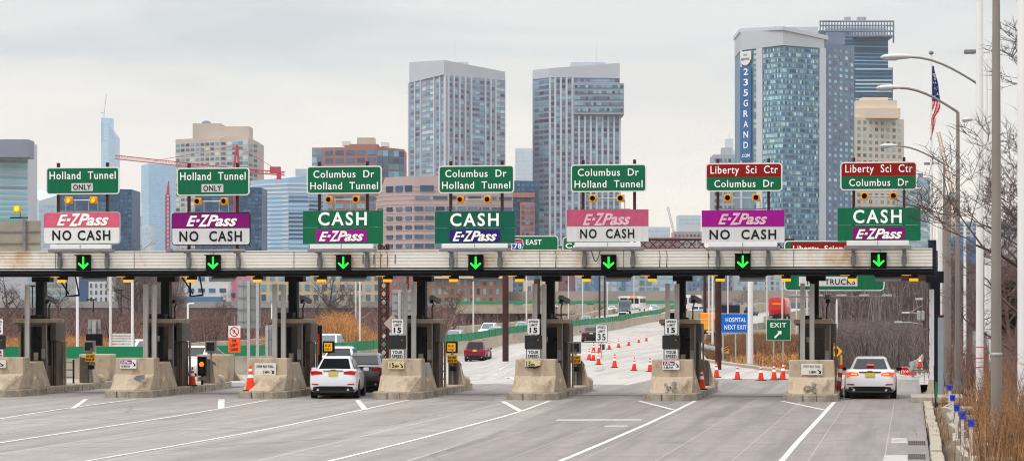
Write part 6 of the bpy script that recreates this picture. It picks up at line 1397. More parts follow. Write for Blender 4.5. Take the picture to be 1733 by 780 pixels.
# back of a dark sign on the ramp
t = thing('reverse_sign', 'black back of a wide sign on the ramp above the hospital sign', 'road sign', (*P(1233, 330), .2), TH); s = 330 / F; MB().bx(-17 * s, 19 * s, 0, .1, Zp(531, 330) - .2, Zp(516, 330) - .2).build('back_panel', m_navy, t)
for k in (-14, 15): MB().bx(k * s - .08, k * s + .08, .1, .2, 0, Zp(518, 330) - .2).build('post', m_galv_d, t)
# guardrail with striped end
t = thing('guardrail', 'galvanised guardrail with a yellow striped end plate along the exit verge', 'guardrail', (0, 0, 0))
gp = [P(1182, 196), P(1200, 182), P(1232, 166)]
along(gp, [(.06, .45), (.06, .55), (.0, .58), (.06, .62), (.06, .74), (-.02, .76), (-.06, .6), (-.02, .44)]).build('rail', m_galv, t)
for px, dd in ((1186, 193), (1200, 182), (1216, 174), (1230, 167)): x, y = P(px, dd); MB().box((x, y + .2, .2), (.14, .14, 1.1)).build('post', m_galv_d, t)
x, y = P(1228, 165); stp = MB().box((x, y - .1, .55), (.36, .04, .5), TH); stp.build('end_plate', m_yellow, t)
for k in range(3): MB().slab([(-.18, -.18 + .16 * k), (-.18, -.10 + .16 * k), (.18, .10 + .16 * k), (.18, .02 + .16 * k)][::-1], -.03, -.022).build('black_stripe', m_letk, t, loc=(x, y - .1, .48), rz=TH)
t = thing('guardrail', 'galvanised guardrail end beside the stop sign', 'guardrail', (0, 0, 0)); sz = lambda a, b: -.05
gp = [P(1541, 118), P(1553, 124), P(1560, 131), P(1562, 140)]
along(gp, [(.06, .40), (.06, .55), (.0, .58), (.06, .62), (.06, .78), (-.02, .8), (-.06, .6), (-.02, .38)], sz).build('rail', m_galv, t)
for px, dd in ((1545, 120), (1556, 126), (1562, 138)): x, y = P(px, dd); MB().box((x, y + .15, .2), (.14, .14, 1.0)).build('post', m_galv_d, t)
# ================================================================ THE RIGHT-HAND VERGE
def pole(name, label, px, d, py_top, r0, r1, mat, zb=None, cat='pole', group=None, base=None, n=12):
    x, y = P(px, d); zb = (ground_z(*cam_of(x, y)) if zb is None else zb) - .1
    t = thing(name, label, cat, (x, y, zb), 0, group)
    MB().tube([(0, 0, 0), (0, 0, Zp(py_top, d) - zb)], [r0, r1], n).build('shaft', mat, t, smooth=40)
    if base: MB().lathe([(r0 * 2.2, 0), (r0 * 2.2, .08), (r0 * 1.3, .5), (r0 * 1.02, .7)], n=n).build('base_flange', base, t, smooth=40)
    return t, zb
def lamp(label, px, d, py_arm, px_head, py_head, head_len, mat, r0=.10, r1=.055, py_base=None, group='curved-arm street lamps', head='oval', zb=None, name='street_lamp', base=None):
    s = d / F; t, zb = pole(name, label, px, d, py_arm, r0, r1, mat, cat='street lamp', group=group, zb=zb, base=base)
    t.rotation_euler = (0, 0, TH)
    zt = Zp(py_arm, d) - zb; xh = (px_head - px) * s; zh = Zp(py_head, d) - zb
    sgn = -1 if xh < 0 else 1
    pts = [(xh * k, 0, zt + (zh - zt) * math.sin(k * math.pi / 2)) for k in (0, .12, .25, .4, .55, .7, .85, 1)]
    MB().tube(pts, [r1 * .9] + [r1 * .75] * 6 + [r1 * .7], 8).build('arm', mat, t, smooth=40)
    if head == 'oval':
        hd = MB().loft([[(xh + sgn * u * head_len, math.cos(a) * w_, zh + .02 + math.sin(a) * h_ + o_) for a in [2 * math.pi * k / 12 for k in range(12)]] for u, w_, h_, o_ in ((-.05, .05, .05, 0), (.08, .10, .075, 0), (.35, .15, .10, -.0), (.7, .17, .10, -.01), (.92, .12, .07, -.02), (1.0, .03, .02, -.03))])
        h_ob = hd.build('lamp_head', m_lamp, t, smooth=50)
        MB().loft([[(xh + sgn * u * head_len, math.cos(a) * w_, zh - .06 + math.sin(a) * h_) for a in [2 * math.pi * k / 12 for k in range(12)]] for u, w_, h_ in ((.38, .05, .02), (.5, .13, .06), (.8, .13, .06), (.92, .04, .02))]).build('lamp_glass', m_lglass, h_ob, smooth=50)
    else:
        MB().box((xh + sgn * head_len / 2, 0, zh), (head_len, .32, .16)).build('lamp_head', m_galv_d, t, bevel=.04)
    return t
m_lamp = M('pale_lamp_head', (.52, .53, .54), .4, .2, var=.08); m_lglass = M('cloudy_lamp_glass', (.42, .43, .42), .2, var=.15, scale=8)
lamp('street lamp with the highest, largest pale head beside the thick white pole', 1656, 83, 143, 1541, 97, 1.0, m_pole_g, .10, .05)
lamp('street lamp with a glass head on a grey pole, second highest curved arm', 1621, 95, 190, 1522, 149, .88, m_pole_g, .12, .065, base=m_galv_d)
lamp('street lamp with a flat pale head above the last lane sign', 1598, 132, 278, 1516, 247, .85, m_pole_g, .12, .06)
lamp('slim lamp pole with a dark flat square head pointing to the thick white pole', 1677, 100, 88, 1651, 88, .45, m_pole_w, .09, .06, head='box')
lamp('small-headed lamp on a short arm just before the thick white pole', 1672, 120, 205, 1645, 203, .5, m_pole_w, .08, .05)
lamp('small street lamp with a flat head at the flagpole', 1593, 160, 278, 1580, 277, .6, m_pole_w, .10, .06, head='box')
lamp('distant curved street lamp just below the edge of the last destination sign', 1577, 190, 334, 1560, 320, .8, m_pole_w, .10, .05)
lamp('distant curved street lamp beside the cash sign edge', 1582, 240, 375, 1562, 356, .9, m_pole_w, .10, .06)
lamp('faint distant curved street lamp lowest above the beam end', 1585, 290, 412, 1562, 388, .9, m_pole_w, .10, .06)
t, zb = pole('flag_pole', 'slim white flagpole with a ball on top behind the last lane sign', 1576, 140, 92, .085, .05, m_pole_w, cat='flagpole')
MB().lathe([(.02, -.12), (.12, -.06), (.14, 0), (.11, .08), (.02, .13)], (0, 0, Zp(90, 140) - zb), 12).build('finial', m_galv_d, t, smooth=60)
# flag hanging in folds
s = 140 / F; x, y = P(1577.5, 140); zf = Zp(112, 140)
ft = thing('flag', 'limp stars and stripes flag hanging in folds on the flagpole', 'flag', (x, y, zf), TH)
m_fred = M('flag_red', (.55, .02, .04), .8, var=.15, scale=3); m_fwh = M('flag_white', (.72, .70, .68), .8, var=.1); m_fbl = M('flag_navy', (.03, .035, .18), .8, var=.15)
def fold(u, v):   # u across the fly 0..1, v down the hang 0..1
    wdt = [(0, .10), (.3, .34), (.5, .42), (.62, .46), (.72, .30), (.85, .22), (1, .10)]
    w_ = interp(v, wdt); off = interp(v, [(0, .0), (.5, .02), (.7, -.1), (1, -.12)])
    return (off + u * w_ , .10 * math.sin(u * 9 + v * 3) * (.4 + v), -v * 4.1)
nu, nv = 13, 44; mb = MB()
for j in range(nv + 1):
    for i in range(nu + 1): mb.v.append(fold(i / nu, j / nv))
can = MB(); can.v = [(a, b - .004, c) for a, b, c in mb.v]
for j in range(nv):
    for i in range(nu):
        q = (j * (nu + 1) + i, (j + 1) * (nu + 1) + i, (j + 1) * (nu + 1) + i + 1, j * (nu + 1) + i + 1)
        u = i / nu; v = j / nv
        if v < .46: can.f.append(q); can.m.append(0)
        else:
            mb.f.append(q); mb.m.append(0 if int((v * 9 + u * 5.2)) % 2 else 1)
fo = mb.build('stripes', [m_fred, m_fwh], ft, fix=False, smooth=60); fo.modifiers.new('t', 'SOLIDIFY').thickness = .01
fo = can.build('canton', m_fbl, ft, fix=False, smooth=60); fo.modifiers.new('t', 'SOLIDIFY').thickness = .01
st = MB(); rnd = random.Random(4)
for k in range(22):
    u, v = rnd.uniform(.15, .9), rnd.uniform(.08, .44); a, b, c = fold(u, v); pts = []
    for q in range(10): r_ = (.045 if q % 2 == 0 else .02); pts.append((a + r_ * math.sin(q * .628), c + r_ * math.cos(q * .628)))
    st.slab(pts, b - .035, b - .02)
st.build('star', m_fwh, ft)
# big poles
pole('mast_pole', 'thick white pole taller than the photo, near the curved lamp arms', 1658, 82, -120, .125, .115, m_pole_w, zb=-.2)
t, zb = pole('lamp_pole', 'grey brown tapering pole with a metal collar, before the dry grass', 1686, 55, -160, .125, .075, m_pole_g, zb=-.2); MB().lathe([(.14, 1.0), (.145, 1.02), (.145, 1.08), (.14, 1.1)], n=12).build('collar', m_galv_d, t); MB().lathe([(.13, 2.55), (.135, 2.56), (.135, 2.6), (.13, 2.61)], n=12).build('white_ring', m_galv, t)
pole('mast_pole', 'white pole at the very edge of the photo', 1733, 62, -160, .16, .16, m_pole_w, zb=-.2)
pole('concrete_pole', 'stout grey pole beside the end of the canopy', 1602, 108, 330, .17, .12, m_pole_g, zb=-.1, base=m_galv_d)
pole('thin_pole', 'thin white pole just behind the stout grey pole', 1633, 118, 330, .07, .06, m_pole_w)
pole('thin_pole', 'slim white pole between the flagpole and the stout grey pole', 1590, 150, 250, .09, .07, m_pole_w)
pole('thin_pole', 'pale pole immediately beyond the thick white pole', 1669, 120, 100, .09, .07, m_pole_w)
t, zb = pole('floodlight_pole', 'slim dark pole with a square floodlight box near its top', 1608, 145, 330, .06, .05, m_pole_g); MB().box((0.25, -.05, Zp(334, 145) - zb), (.62, .4, .55)).build('floodlight', m_galv_d, t, bevel=.03); MB().bx(-.02, .5, -.27, -.25, Zp(340, 145) - zb, Zp(328, 145) - zb).build('lamp_face', m_galv, t)
# right end of the gantry: white marker post, short grey post
x, y = P(1583, 91.9); t = thing('canopy_column', 'navy black steel column at the end of the canopy beam beside the kerb', 'column', (x, y, 0), 0, 'black canopy columns'); MB().bx(-.17, .17, -.2, .25, 0, 4.62).build('shaft', m_navy, t, bevel=.01); MB().bx(-.35, .3, -.3, .3, 4.2, 4.62).build('head_bracket', m_navy, t)
x, y = P(1576.5, 90.5); t = thing('marker_post', 'white channel post with red dots at the end of the canopy', 'post', (x, y, 0)); MB().bx(-.09, .09, -.05, .05, .1, 3.95).build('post', m_pole_w, t, bevel=.01); MB().loft([[(-.22, -.2, 0), (.22, -.2, 0), (.22, .2, 0), (-.22, .2, 0)], [(-.1, -.08, .7), (.1, -.08, .7), (.1, .08, .7), (-.1, .08, .7)]]).build('footing', m_conc, t)
for k in range(6): MB().bx(-.1, -.07, -.07, -.05, .9 + .52 * k, .98 + .52 * k).build('red_dot', m_tail, t)
x, y = P(1592, 89.5); t = thing('channel_post', 'short blue-grey steel post beside the white marker post', 'post', (x, y, 0)); MB().bx(-.1, .1, -.06, .06, 0, 2.95).build('post', M('blue_grey_steel', (.26, .30, .34), .5, .3, var=.1), t, bevel=.01); MB().bx(-.11, .11, -.07, .07, 2.95, 3.03).build('cap', m_brown, t)
x, y = P(1584, 84); t = thing('flexible_post', 'slim green flexible post leaning at the kerb edge', 'post', (x, y, .0)); MB().tube([(0, 0, 0), (-.04, 0, .8), (-.06, 0, 1.35)], [.035, .03, .02], 7).build('stem', m_navy, t); MB().bx(-.02, .05, -.05, -.03, .25, .8).build('green_plate', m_gscreen, t)
x, y = P(1585, 88.5); tag(MB().prism([(-.9, -1.6), (.9, -1.6), (.9, 1.8), (-.9, 1.8)], 0, .22).build('concrete_pad', m_kerbst, loc=(x, y, -.02), bevel=.03), 'square concrete pad under the end column of the canopy', 'concrete pad')
# broken kerb, rubble steps and blue reflector posts
kb = []
for k in range(16):
    yk = 50 + 2.3 * k; off = random.uniform(-.05, .06)
    o = MB().box((0, 0, .07), (.26, 2.26 - .3 * (k % 5 == 2), .2 + random.uniform(-.03, .03)), random.uniform(-.025, .025)).build('kerbstone', m_kerbst, loc=(.58 + off * .4, yk, 0), bevel=.03)
    tag(o, 'weathered pale kerbstone in the broken kerb beside the last lane', 'kerbstone', 'broken kerbstones beside the last lane')
t = thing('broken_gutter', 'cracked raised concrete gutter edge running beside the broken kerb', 'gutter', (0, 0, 0))
gl_ = [(1.18 + .14 * math.sin(k * 1.7) + .05 * math.sin(k * 4.1), 50 + 1.6 * k) for k in range(20)]
along(gl_, [(.08, -.1), (.07, .24), (-.05, .27), (-.09, -.1)], lambda x, y: .0 + .08 * math.sin(y * 2.2)).build('edge', m_kerbst, t)
m_tie2 = M('grey_old_timber', (.17, .13, .10), .9, var=.4, scale=4)
for k in range(18):
    yk = 50.5 + 1.75 * k; wd_ = random.uniform(.55, 1.0)
    o = MB().box((0, 0, .06), (wd_, .55, .16 + .1 * random.random()), random.uniform(-.2, .2), rx=random.uniform(-.12, .12)).build('timber_tie', (m_tie2, m_conc_d, m_tie := globals().get('m_tie') or M('dark_old_timber', (.06, .045, .035), .9, var=.4, scale=4))[k % 3], loc=(1.85 + random.uniform(-.1, .1), yk, .05 + random.uniform(-.03, .05)), bevel=.02)
    tag(o, 'old timber or concrete tie lying across the eroded verge', 'tie', 'ties across the eroded verge')
for k, (px, py, d) in enumerate(((1607, 655, 78), (1612, 672, 69), (1619, 689, 61.5), (1629, 702, 57), (1643.5, 714, 52.5))):
    x, y = P(px, d); t = thing('reflector_post', ('farthest and smallest', 'second farthest', 'middle', 'second nearest', 'nearest and largest')[k] + ' of the five grey posts with a blue square reflector', 'post', (x, y, -.1), 0, 'blue reflector posts along the verge')
    zt = Zp(py, d) + .1; MB().bx(-.035, .035, -.02, .02, 0, zt).build('post', m_galv_p, t); MB().bx(-.07, .07, -.045, -.02, zt - .09, zt + .07).build('reflector', m_refl := globals().get('m_refl') or M('blue_reflector', (.008, .05, .52), .3, var=.1), t, bevel=.008); MB().bx(-.03, .03, -.05, -.046, zt - .03, zt + .03).build('bolt_plate', M('reflector_centre', (.02, .02, .2), .4), t)
# orange mesh bands round the white pole
t = thing('orange_tape', 'thin orange tape wrapped round the foot of the thick white pole', 'tape', (*P(1660, 81), -.2))
for z in (1.55, 1.85, 2.2): MB().lathe([(.15, z), (.15, z + .03)], (-.02, 0, 0), 14).build('band', m_cone, t)
MB().bx(.14, .15, -.2, -.19, 1.75, 2.2).build('loose_end', m_cone, t)
# signs and poles beyond the last lane
def small_sign(name, label, px, py0, py1, hw_px, d, mat, lines=(), zb=-.5, cat='road sign', border=None): return posted(name, label, px, py0, py1, hw_px, d, mat, border, (0,), zb=zb, lines=lines, cat=cat)
t, hw, z0, z1 = small_sign('direction_sign', 'white lane-arrow sign on a post behind the stop sign', 1553, 612, 626, 9.5, 132, m_white, [], border=m_letk)
for k in (-1, 0, 1): MB().tube([(k * .08, -.012, z0 + .08), (k * .14, -.012, z1 - .08)], .022, 5).build('arrow_mark', m_letk, t)
d = 126; s = d / F; x, y = P(1531, d); zc = Zp(629, d); t = thing('stop_sign', 'red octagonal stop sign beyond the braking sedan', 'road sign', (x, y, -.4), TH); r_ = 9.0 * s
oc = lambda r: [(r * math.cos(R(22.5 + 45 * k)), zc + .4 + r * math.sin(R(22.5 + 45 * k))) for k in range(8)]
MB().slab(oc(r_ * 1.08), 0, .03).build('sign_border', m_white, t); MB().slab(oc(r_), -.008, .002).build('sign_panel', m_tail, t); text(t, 'STOP', -r_ * .72, r_ * .72, zc + .4 - r_ * .28, r_ * .58, -.009, m_let, .02); MB().tube([(0, .06, 0), (0, .06, zc + .4)], .03, 6).build('post', m_galv, t)
t = thing('construction_sign', 'small orange warning panel tilted against the stop sign post', 'road sign', (*P(1536, 124), -.3), TH); MB().slab([(-.16, .0), (.42, .05), (.46, .42), (-.12, .4)], 0, .03).build('panel', m_cone, t); MB().tube([(.1, .05, -.1), (.1, .05, .4)], .025, 5).build('leg', m_galv_d, t)
cp = cone_proto(.62, 'orange cone standing on the guardrail end beside the white arrow sign', (*P(1557, 121), .38)); 
d = 150; s = d / F
def diamond(label, px, py, rpx, d, mat, zb=-.6):
    s = d / F; x, y = P(px, d); t = thing('warning_sign', label, 'road sign', (x, y, zb), TH); zc = Zp(py, d) - zb; r_ = rpx * s
    MB().slab([(0, zc - r_), (r_, zc), (0, zc + r_), (-r_, zc)], 0, .03).build('sign_panel', mat, t); MB().slab([(-.06, zc - r_ * .5), (.08, zc - r_ * .4), (.12, zc + r_ * .3), (-.1, zc + r_ * .45)], -.01, -.002).build('symbol', m_letk, t); MB().tube([(0, .05, 0), (0, .05, zc)], .035, 6).build('post', m_galv, t)
diamond('yellow diamond warning sign half hidden behind the last booth', 1415, 594, 11, 125, m_yellow); diamond('yellow diamond warning sign between the grey poles beyond the canopy end', 1611, 592, 10, 140, m_yellow)
t, *_ = small_sign('notice_sign', 'weathered tan notice plate on a post beyond the canopy end', 1606, 595, 614, 8, 136, M('tan_notice', (.42, .36, .28), .7, var=.2, scale=10))
t, *_ = small_sign('chevron_board', 'yellow and black striped hazard board beyond the canopy end', 1613, 632, 646, 6, 112, m_yellow, zb=-.3)
for k in range(3): MB().slab([(-.16, .62 + .12 * k - .3 + Zp(646, 112)), (.16, .74 + .12 * k - .3 + Zp(646, 112)), (.16, .80 + .12 * k - .3 + Zp(646, 112)), (-.16, .68 + .12 * k - .3 + Zp(646, 112))], -.012, -.002).build('black_stripe', m_letk, t)
t, *_ = small_sign('street_sign', 'vertical teal street sign on the utility pole', 1566, 584, 613, 3.6, 150, M('teal_sign', (.01, .22, .20), .5, var=.08)); back('pale back of a tall sign behind the thick white pole', 1646, 1670, 560, 600, 110, (1650,), zb=-.2, n=2)
t, *_ = small_sign('street_sign', 'bright blue street-name plate beyond the thick white pole', 1686, 562, 572, 10, 150, m_blue); t, *_ = small_sign('street_sign', 'small blue plate low in the brush near the edge', 1716, 601, 611, 4.5, 150, m_blue)
t, *_ = small_sign('marker_plate', 'slim yellow marker post beside the braking sedan', 1424, 600, 630, 1.6, 135, m_yellow)
# utility pole with transformer and street lights
d = 160; t, zb = pole('utility_pole', 'brown wooden utility pole with grey boxes and street lights beyond the stop sign', 1565, d, 488, .13, .1, M('old_wood_pole', (.10, .07, .06), .9, var=.3, scale=2, stretch=(1, 1, .2)), cat='utility pole'); s = d / F; zz = lambda py: Zp(py, d) - zb
for x_, a, b, w_ in ((-10, 526, 542, 3.2), (-3, 526, 542, 2.6)): MB().bx((x_ - w_) * s, (x_ + w_) * s, -.35, -.12, zz(b), zz(a)).build('transformer_box', m_galv, t, bevel=.05)
for py, ln in ((506, -9), (529, -32), (545, -44)): MB().tube([(0, 0, zz(py + 4)), (ln * s * .6, 0, zz(py)), (ln * s, 0, zz(py))], .035, 6).build('lamp_arm', m_galv, t); MB().box((ln * s, 0, zz(py)), (.5, .2, .12)).build('lamp_head', m_lamp, t, bevel=.03)
MB().tube([(-22 * s, .1, zz(527)), (0, .1, zz(515))], .03, 5).build('brace', m_galv_d, t)
pole('lamp_post', 'white lamp post among the bare woods beside the last booth', 1416, 180, 506, .08, .07, m_pole_w, cat='lamp post'); pole('pipe_post', 'grey metal pipe post in the woods beyond the braking sedan', 1467, 220, 560, .12, .12, m_galv_d, cat='post')
# ---- poles seen under the beam
under = [(131, 140, 466, 'white', 'white lamp post behind the first booth'), (187, 150, 470, 'grey', 'pale grey lamp post behind the first lane arrow'), (224, 150, 470, 'white', 'white post before the second booth posts'), (609, 190, 466, 'grey', 'grey lamp post behind the waiting compact car'), (602, 240, 470, 'grey', 'thin grey post beside the grey lamp post behind the compact car'),
         (801, 262, 468, 'grey', 'pale lamp post with a block foot behind the dark red suv'), (891, 262, 468, 'grey', 'pale lamp post beside the maroon column of the middle lane'), (962, 330, 470, 'grey', 'slim lamp post beside the middle booth camera'), (986, 330, 468, 'grey', 'slim lamp post behind the pale silver car'), (1028, 340, 468, 'grey', 'slim lamp post above the 35 sign'), (1073, 420, 462, 'grey', 'slim lamp post before the white bus'),
         (1200, 240, 466, 'grey', 'pale lamp post beside the maroon column behind the sixth booth'), (1206, 200, 466, 'white', 'white lamp post just beside the rusty foot, behind the sixth booth'), (1218, 230, 466, 'white', 'white lamp post beyond the maroon gantry column'), (1232, 260, 468, 'grey', 'slim grey post above the hospital sign'), (1270, 142, 466, 'white', 'large pale lamp post with a flared foot beside the hospital sign'), (1298, 240, 470, 'grey', 'slim post behind the exit sign, nearer the red truck'), (1324, 230, 470, 'grey', 'slim post against the red truck'), (1348, 250, 495, 'grey', 'slim post beyond the red truck'), (1366, 200, 500, 'grey', 'thin pole beside the last canopy column')]
for px, d, top, c, lab in under:
    t, zb = pole('lamp_post', lab, px, d, 440, .09 if px != 1270 else .17, .07 if px != 1270 else .14, m_pole_w if c == 'white' else m_galv_p, cat='lamp post', base=m_galv if px in (801, 891, 1270) else None)
t, zb = pole('rusty_column', 'square rusty orange column foot behind the sixth booth', 1201, 215, 566, .32, .32, m_orange_b, n=4, cat='column')
t, zb = pole('rusty_column', 'second rusty orange column foot beside the pale lamp posts', 1216, 215, 556, .26, .26, m_orange_b, n=4, cat='column')
for px, d, lab in ((318, 140, 'white angled lamp post behind the second booth'), (62 + 398, 165, 'thin white lamp post in the brush before the cream block')):
    t, zb = pole('lamp_post', lab, px, d, 514 if px < 400 else 515, .07, .06, m_pole_w, cat='lamp post'); MB().tube([(0, 0, Zp(514, d) - zb), (.35, 0, Zp(513, d) - zb)], .05, 6).build('arm', m_pole_w, t)
for px, d, py, lab in ((205, 330, 492, 'thin dark lamp with a flat head in the bare tree behind the first lane'), (55, 300, 485, 'thin dark lamp beside the first channel post'), (158, 330, 508, 'thin dark double lamp before the white apartment block')):
    t, zb = pole('lamp_post', lab, px, d, py, .1, .08, m_black, cat='lamp post'); MB().bx(-.9, .3, -.15, .15, Zp(py, d) - zb, Zp(py, d) - zb + .18).build('lamp_head', m_black, t)
# ================================================================ VEGETATION
RMIN = [.006]
def branch(mb, p, dir_, ln, r, lev, rnd, sp=.5, sides=4, droop=0.):
    n = 3 if lev > 1 else 2; pts = [p]; d = dir_.copy()
    for k in range(n):
        d = (d + Vector((rnd.gauss(0, .17), rnd.gauss(0, .17), rnd.gauss(.03, .12) - droop))).normalized(); pts.append(pts[-1] + d * ln / n)
    rr = [r * (1 - (.55 if lev > 0 else .85) * k / n) for k in range(n + 1)]
    mb.tube(pts, rr, max(3, sides), cap=False)
    if lev <= 0: return
    nb = rnd.randint(3, 4) if lev > 1 else rnd.randint(3, 5)
    for k in range(nb):
        f = rnd.uniform(.35, 1.0) if k else 1.0
        i = min(n - 1, int(f * n)); q = pts[i] + (pts[i + 1] - pts[i]) * (f * n - i) if f < 1 else pts[-1]
        a = rnd.uniform(0, 6.28); up = Vector((math.cos(a), math.sin(a), rnd.uniform(-.1, .5)))
        nd = (d * (1 - sp) + up * sp * 1.15).normalized()
        branch(mb, q, nd, ln * rnd.uniform(.55, .8), max(RMIN[0], r * .5 * rnd.uniform(.8, 1.1)), lev - 1, rnd, sp, 3, droop)
def tree_meshes(seed, h, r, lev=5, sp=.5, mat=None, clear=.25):
    rnd = random.Random(seed); tk = MB(); cr = MB()
    top = Vector((rnd.gauss(0, .05) * h, rnd.gauss(0, .05) * h, h * .62)); pts = [Vector((0, 0, 0)), top * .35 + Vector((rnd.gauss(0, .02) * h, 0, 0)), top * .7, top]
    tk.tube(pts, [r * 1.25, r, r * .7, r * .45], 7)
    nb = 9
    for k in range(nb):
        f = clear + (1 - clear) * (k + .5) / nb; q = top * f; a = k * 2.4 + rnd.uniform(-.4, .4); u = Vector((math.cos(a), math.sin(a), rnd.uniform(.5, 1.1))).normalized()
        branch(cr, q, u, h * .26 * (1.15 - .5 * f), r * .42, lev - 1, rnd, sp)
    branch(cr, top, Vector((0, 0, 1)), h * .22, r * .42, lev - 1, rnd, sp)
    return tk, cr
def tree(name, label, px, d, h, r, seed, mat, lev=4, sp=.5, zb=None, group=None, clear=.25, cat='tree'):
    x, y = P(px, d); zb = gz(px, d) - .15 if zb is None else zb
    t = thing(name, label, cat, (x, y, zb), 0, group); tk, cr = tree_meshes(seed, h, r, lev, sp, mat, clear)
    tk.build('trunk', mat, t, smooth=50, fix=False); cr.build('crown', mat, t, fix=False); return t
tree('bare_tree', 'big bare tree spreading behind the first and second lanes', 236, 300, 12.5, .32, 11, m_bark, 5, .55, clear=.3)
tree('bare_tree', 'bare dark tree at the edge beside the first booth', 20, 260, 8.5, .22, 12, m_bark2, 5, .55)
tree('bare_tree', 'reddish bare tree beside the first column', 96, 300, 8, .2, 13, m_bark2, 5, .55)
tree('bare_tree', 'bare tree rising before the cream apartment block', 548, 250, 9.0, .24, 14, m_bark, 5, .5, clear=.2)
tree('bare_tree', 'thinner bare tree beside the cream block, over the reeds', 590, 262, 7.0, .15, 15, m_bark, 5, .5)
tree('bare_tree', 'bare tree behind the pale fourth booth camera', 768, 290, 6.5, .16, 16, m_bark2, 5, .55)
tree('bare_tree', 'wide bare tree in front of the dark viaduct wall', 300, 330, 7.5, .2, 17, m_bark2, 5, .6)
tree('bare_tree', 'small bare tree between the prohibition sign and the white warehouse', 372, 300, 6.2, .16, 18, m_bark2, 5, .6)
tree('bare_tree', 'bare shrubby tree behind the fourth booth window', 730, 262, 5.2, .13, 19, m_bark2, 5, .6)
tree('bare_tree', 'pale crooked bare tree beside the grey lamp post', 597, 215, 5.6, .09, 20, m_bark3, 3, .35)
tree('bare_tree', 'bare tree at the far bend beside the white van', 1010, 560, 8, .2, 23, m_bark, 4, .55, zb=-2)
tree('bare_tree', 'thin bare tree over the far road behind the sixth column', 1200, 560, 10, .18, 24, m_bark, 4, .5, zb=-2)
tree('bare_tree', 'thin bare tree behind the hospital sign poles', 1262, 540, 10.5, .2, 25, m_bark, 4, .5, zb=-2)
# bare trees reaching in from the right
RMIN[0] = .009
tree('street_tree', 'bare tree whose fine branches reach across the pale poles near the edge', 1762, 70, 10.8, .16, 31, M('dark_twig_bark', (.085, .055, .052), .9, var=.25, scale=4), 6, .5, clear=.25)
tree('street_tree', 'second bare tree behind the grey brown pole with dense low twigs', 1722, 96, 8.6, .15, 32, m_bark2, 5, .6, clear=.15)
tree('street_tree', 'small bare tree low behind the thick white pole', 1716, 130, 7.6, .14, 33, m_bark2, 5, .6, clear=.15)
RMIN[0] = .006
# wooded rise: trees one can tell apart, then the mass behind
protos = []
for k in range(4):
    tk, cr = tree_meshes(50 + k, 11, .2, 4, .42, None, .35); t = thing('woodland_tree', 'tall bare tree of the wood beyond the last lanes', 'tree', (0, 0, -50), 0, 'bare trees of the wood beyond the last lanes')
    tk.build('trunk', m_bark, t, smooth=50, fix=False); cr.build('crown', m_bark2 if k % 2 else m_bark, t, fix=False); protos.append(t)
rnd = random.Random(5)
for k in range(64):
    px = rnd.uniform(1385, 1760); d = rnd.uniform(250, 390); x, y = P(px, d); o = copy_tree(protos[k % 4]); o.location = (x, y, gz(px, d) - .2); o.rotation_euler = (0, 0, rnd.uniform(0, 6.3)); sc_ = rnd.uniform(.6, .95); o.scale = (sc_, sc_, sc_)
for p in protos: wipe(p)
def thicket(name, label, cat, n, place, hmin, hmax, wdt, mat, curve=.35, kind='stuff', seed=1, per=3, hf=None):
    rnd = random.Random(seed); mb = MB()
    for _ in range(n):
        px, d = place(rnd); x, y = P(px, d); z = gz(px, d) - .05
        for j in range(per):
            h = rnd.uniform(hmin, hmax) * (hf(px) if hf else 1); a = rnd.uniform(0, 6.28); l_ = rnd.uniform(.1, curve) * h; bx_, by_ = x + rnd.gauss(0, .3), y + rnd.gauss(0, .3)
            w_ = wdt * d / 200 * rnd.uniform(.6, 1.3); cx2, sy2 = math.cos(a) * l_, math.sin(a) * l_
            mid = (bx_ + cx2 * .35, by_ + sy2 * .35, z + h * .55); tip = (bx_ + cx2, by_ + sy2, z + h); o = len(mb.v)
            mb.v += [(bx_ - w_ * CT, by_ - w_ * ST, z), (bx_ + w_ * CT, by_ + w_ * ST, z), (mid[0] + w_ * .8 * CT, mid[1] + w_ * .8 * ST, mid[2]), (mid[0] - w_ * .8 * CT, mid[1] - w_ * .8 * ST, mid[2]), tip]
            mb.f += [(o, o + 1, o + 2, o + 3), (o + 3, o + 2, o + 4)]; mb.m += [0, 0]
            for q in range(2):    # side twigs
                f = rnd.uniform(.35, .95); p0 = (bx_ + cx2 * f, by_ + sy2 * f, z + h * f); a2 = rnd.uniform(0, 6.28); l2 = h * rnd.uniform(.12, .3); o = len(mb.v)
                mb.v += [(p0[0], p0[1], p0[2] - w_ * .7), (p0[0], p0[1], p0[2] + w_ * .7), (p0[0] + math.cos(a2) * l2, p0[1] + math.sin(a2) * l2, p0[2] + l2 * rnd.uniform(.1, .9))]; mb.f.append((o, o + 1, o + 2)); mb.m.append(0)
    return tag(mb.build(name, mat, fix=False), label, cat, kind=kind)
U = lambda r, a, b: r.uniform(a, b)
thicket('woods', 'dense bare winter wood beyond the last lanes', 'wood', 9000, lambda r: (U(r, 1385, 1800), 262 + 150 * r.random()), 2.5, 8.2, .030, m_brush2, .3, seed=2, per=2)
thicket('marsh_brush', 'brown bare brush covering the marsh behind the plaza', 'brush', 9000, lambda r: (U(r, -80, 760), U(r, 215, 420)), 1.2, 4.2, .034, m_brush, .5, seed=3, per=3)
thicket('reeds', 'orange dry reeds standing between the brush and the barrier', 'reeds', 2300, lambda r: (r.choice((r.gauss(575, 26), r.gauss(590, 34), r.gauss(560, 20), r.gauss(620, 20))), U(r, 190, 230)), 1.3, 4.5, .026, m_reed, .25, seed=4, per=4, hf=lambda px: .5 + .5 * math.exp(-((px - 568) / 38) ** 2))
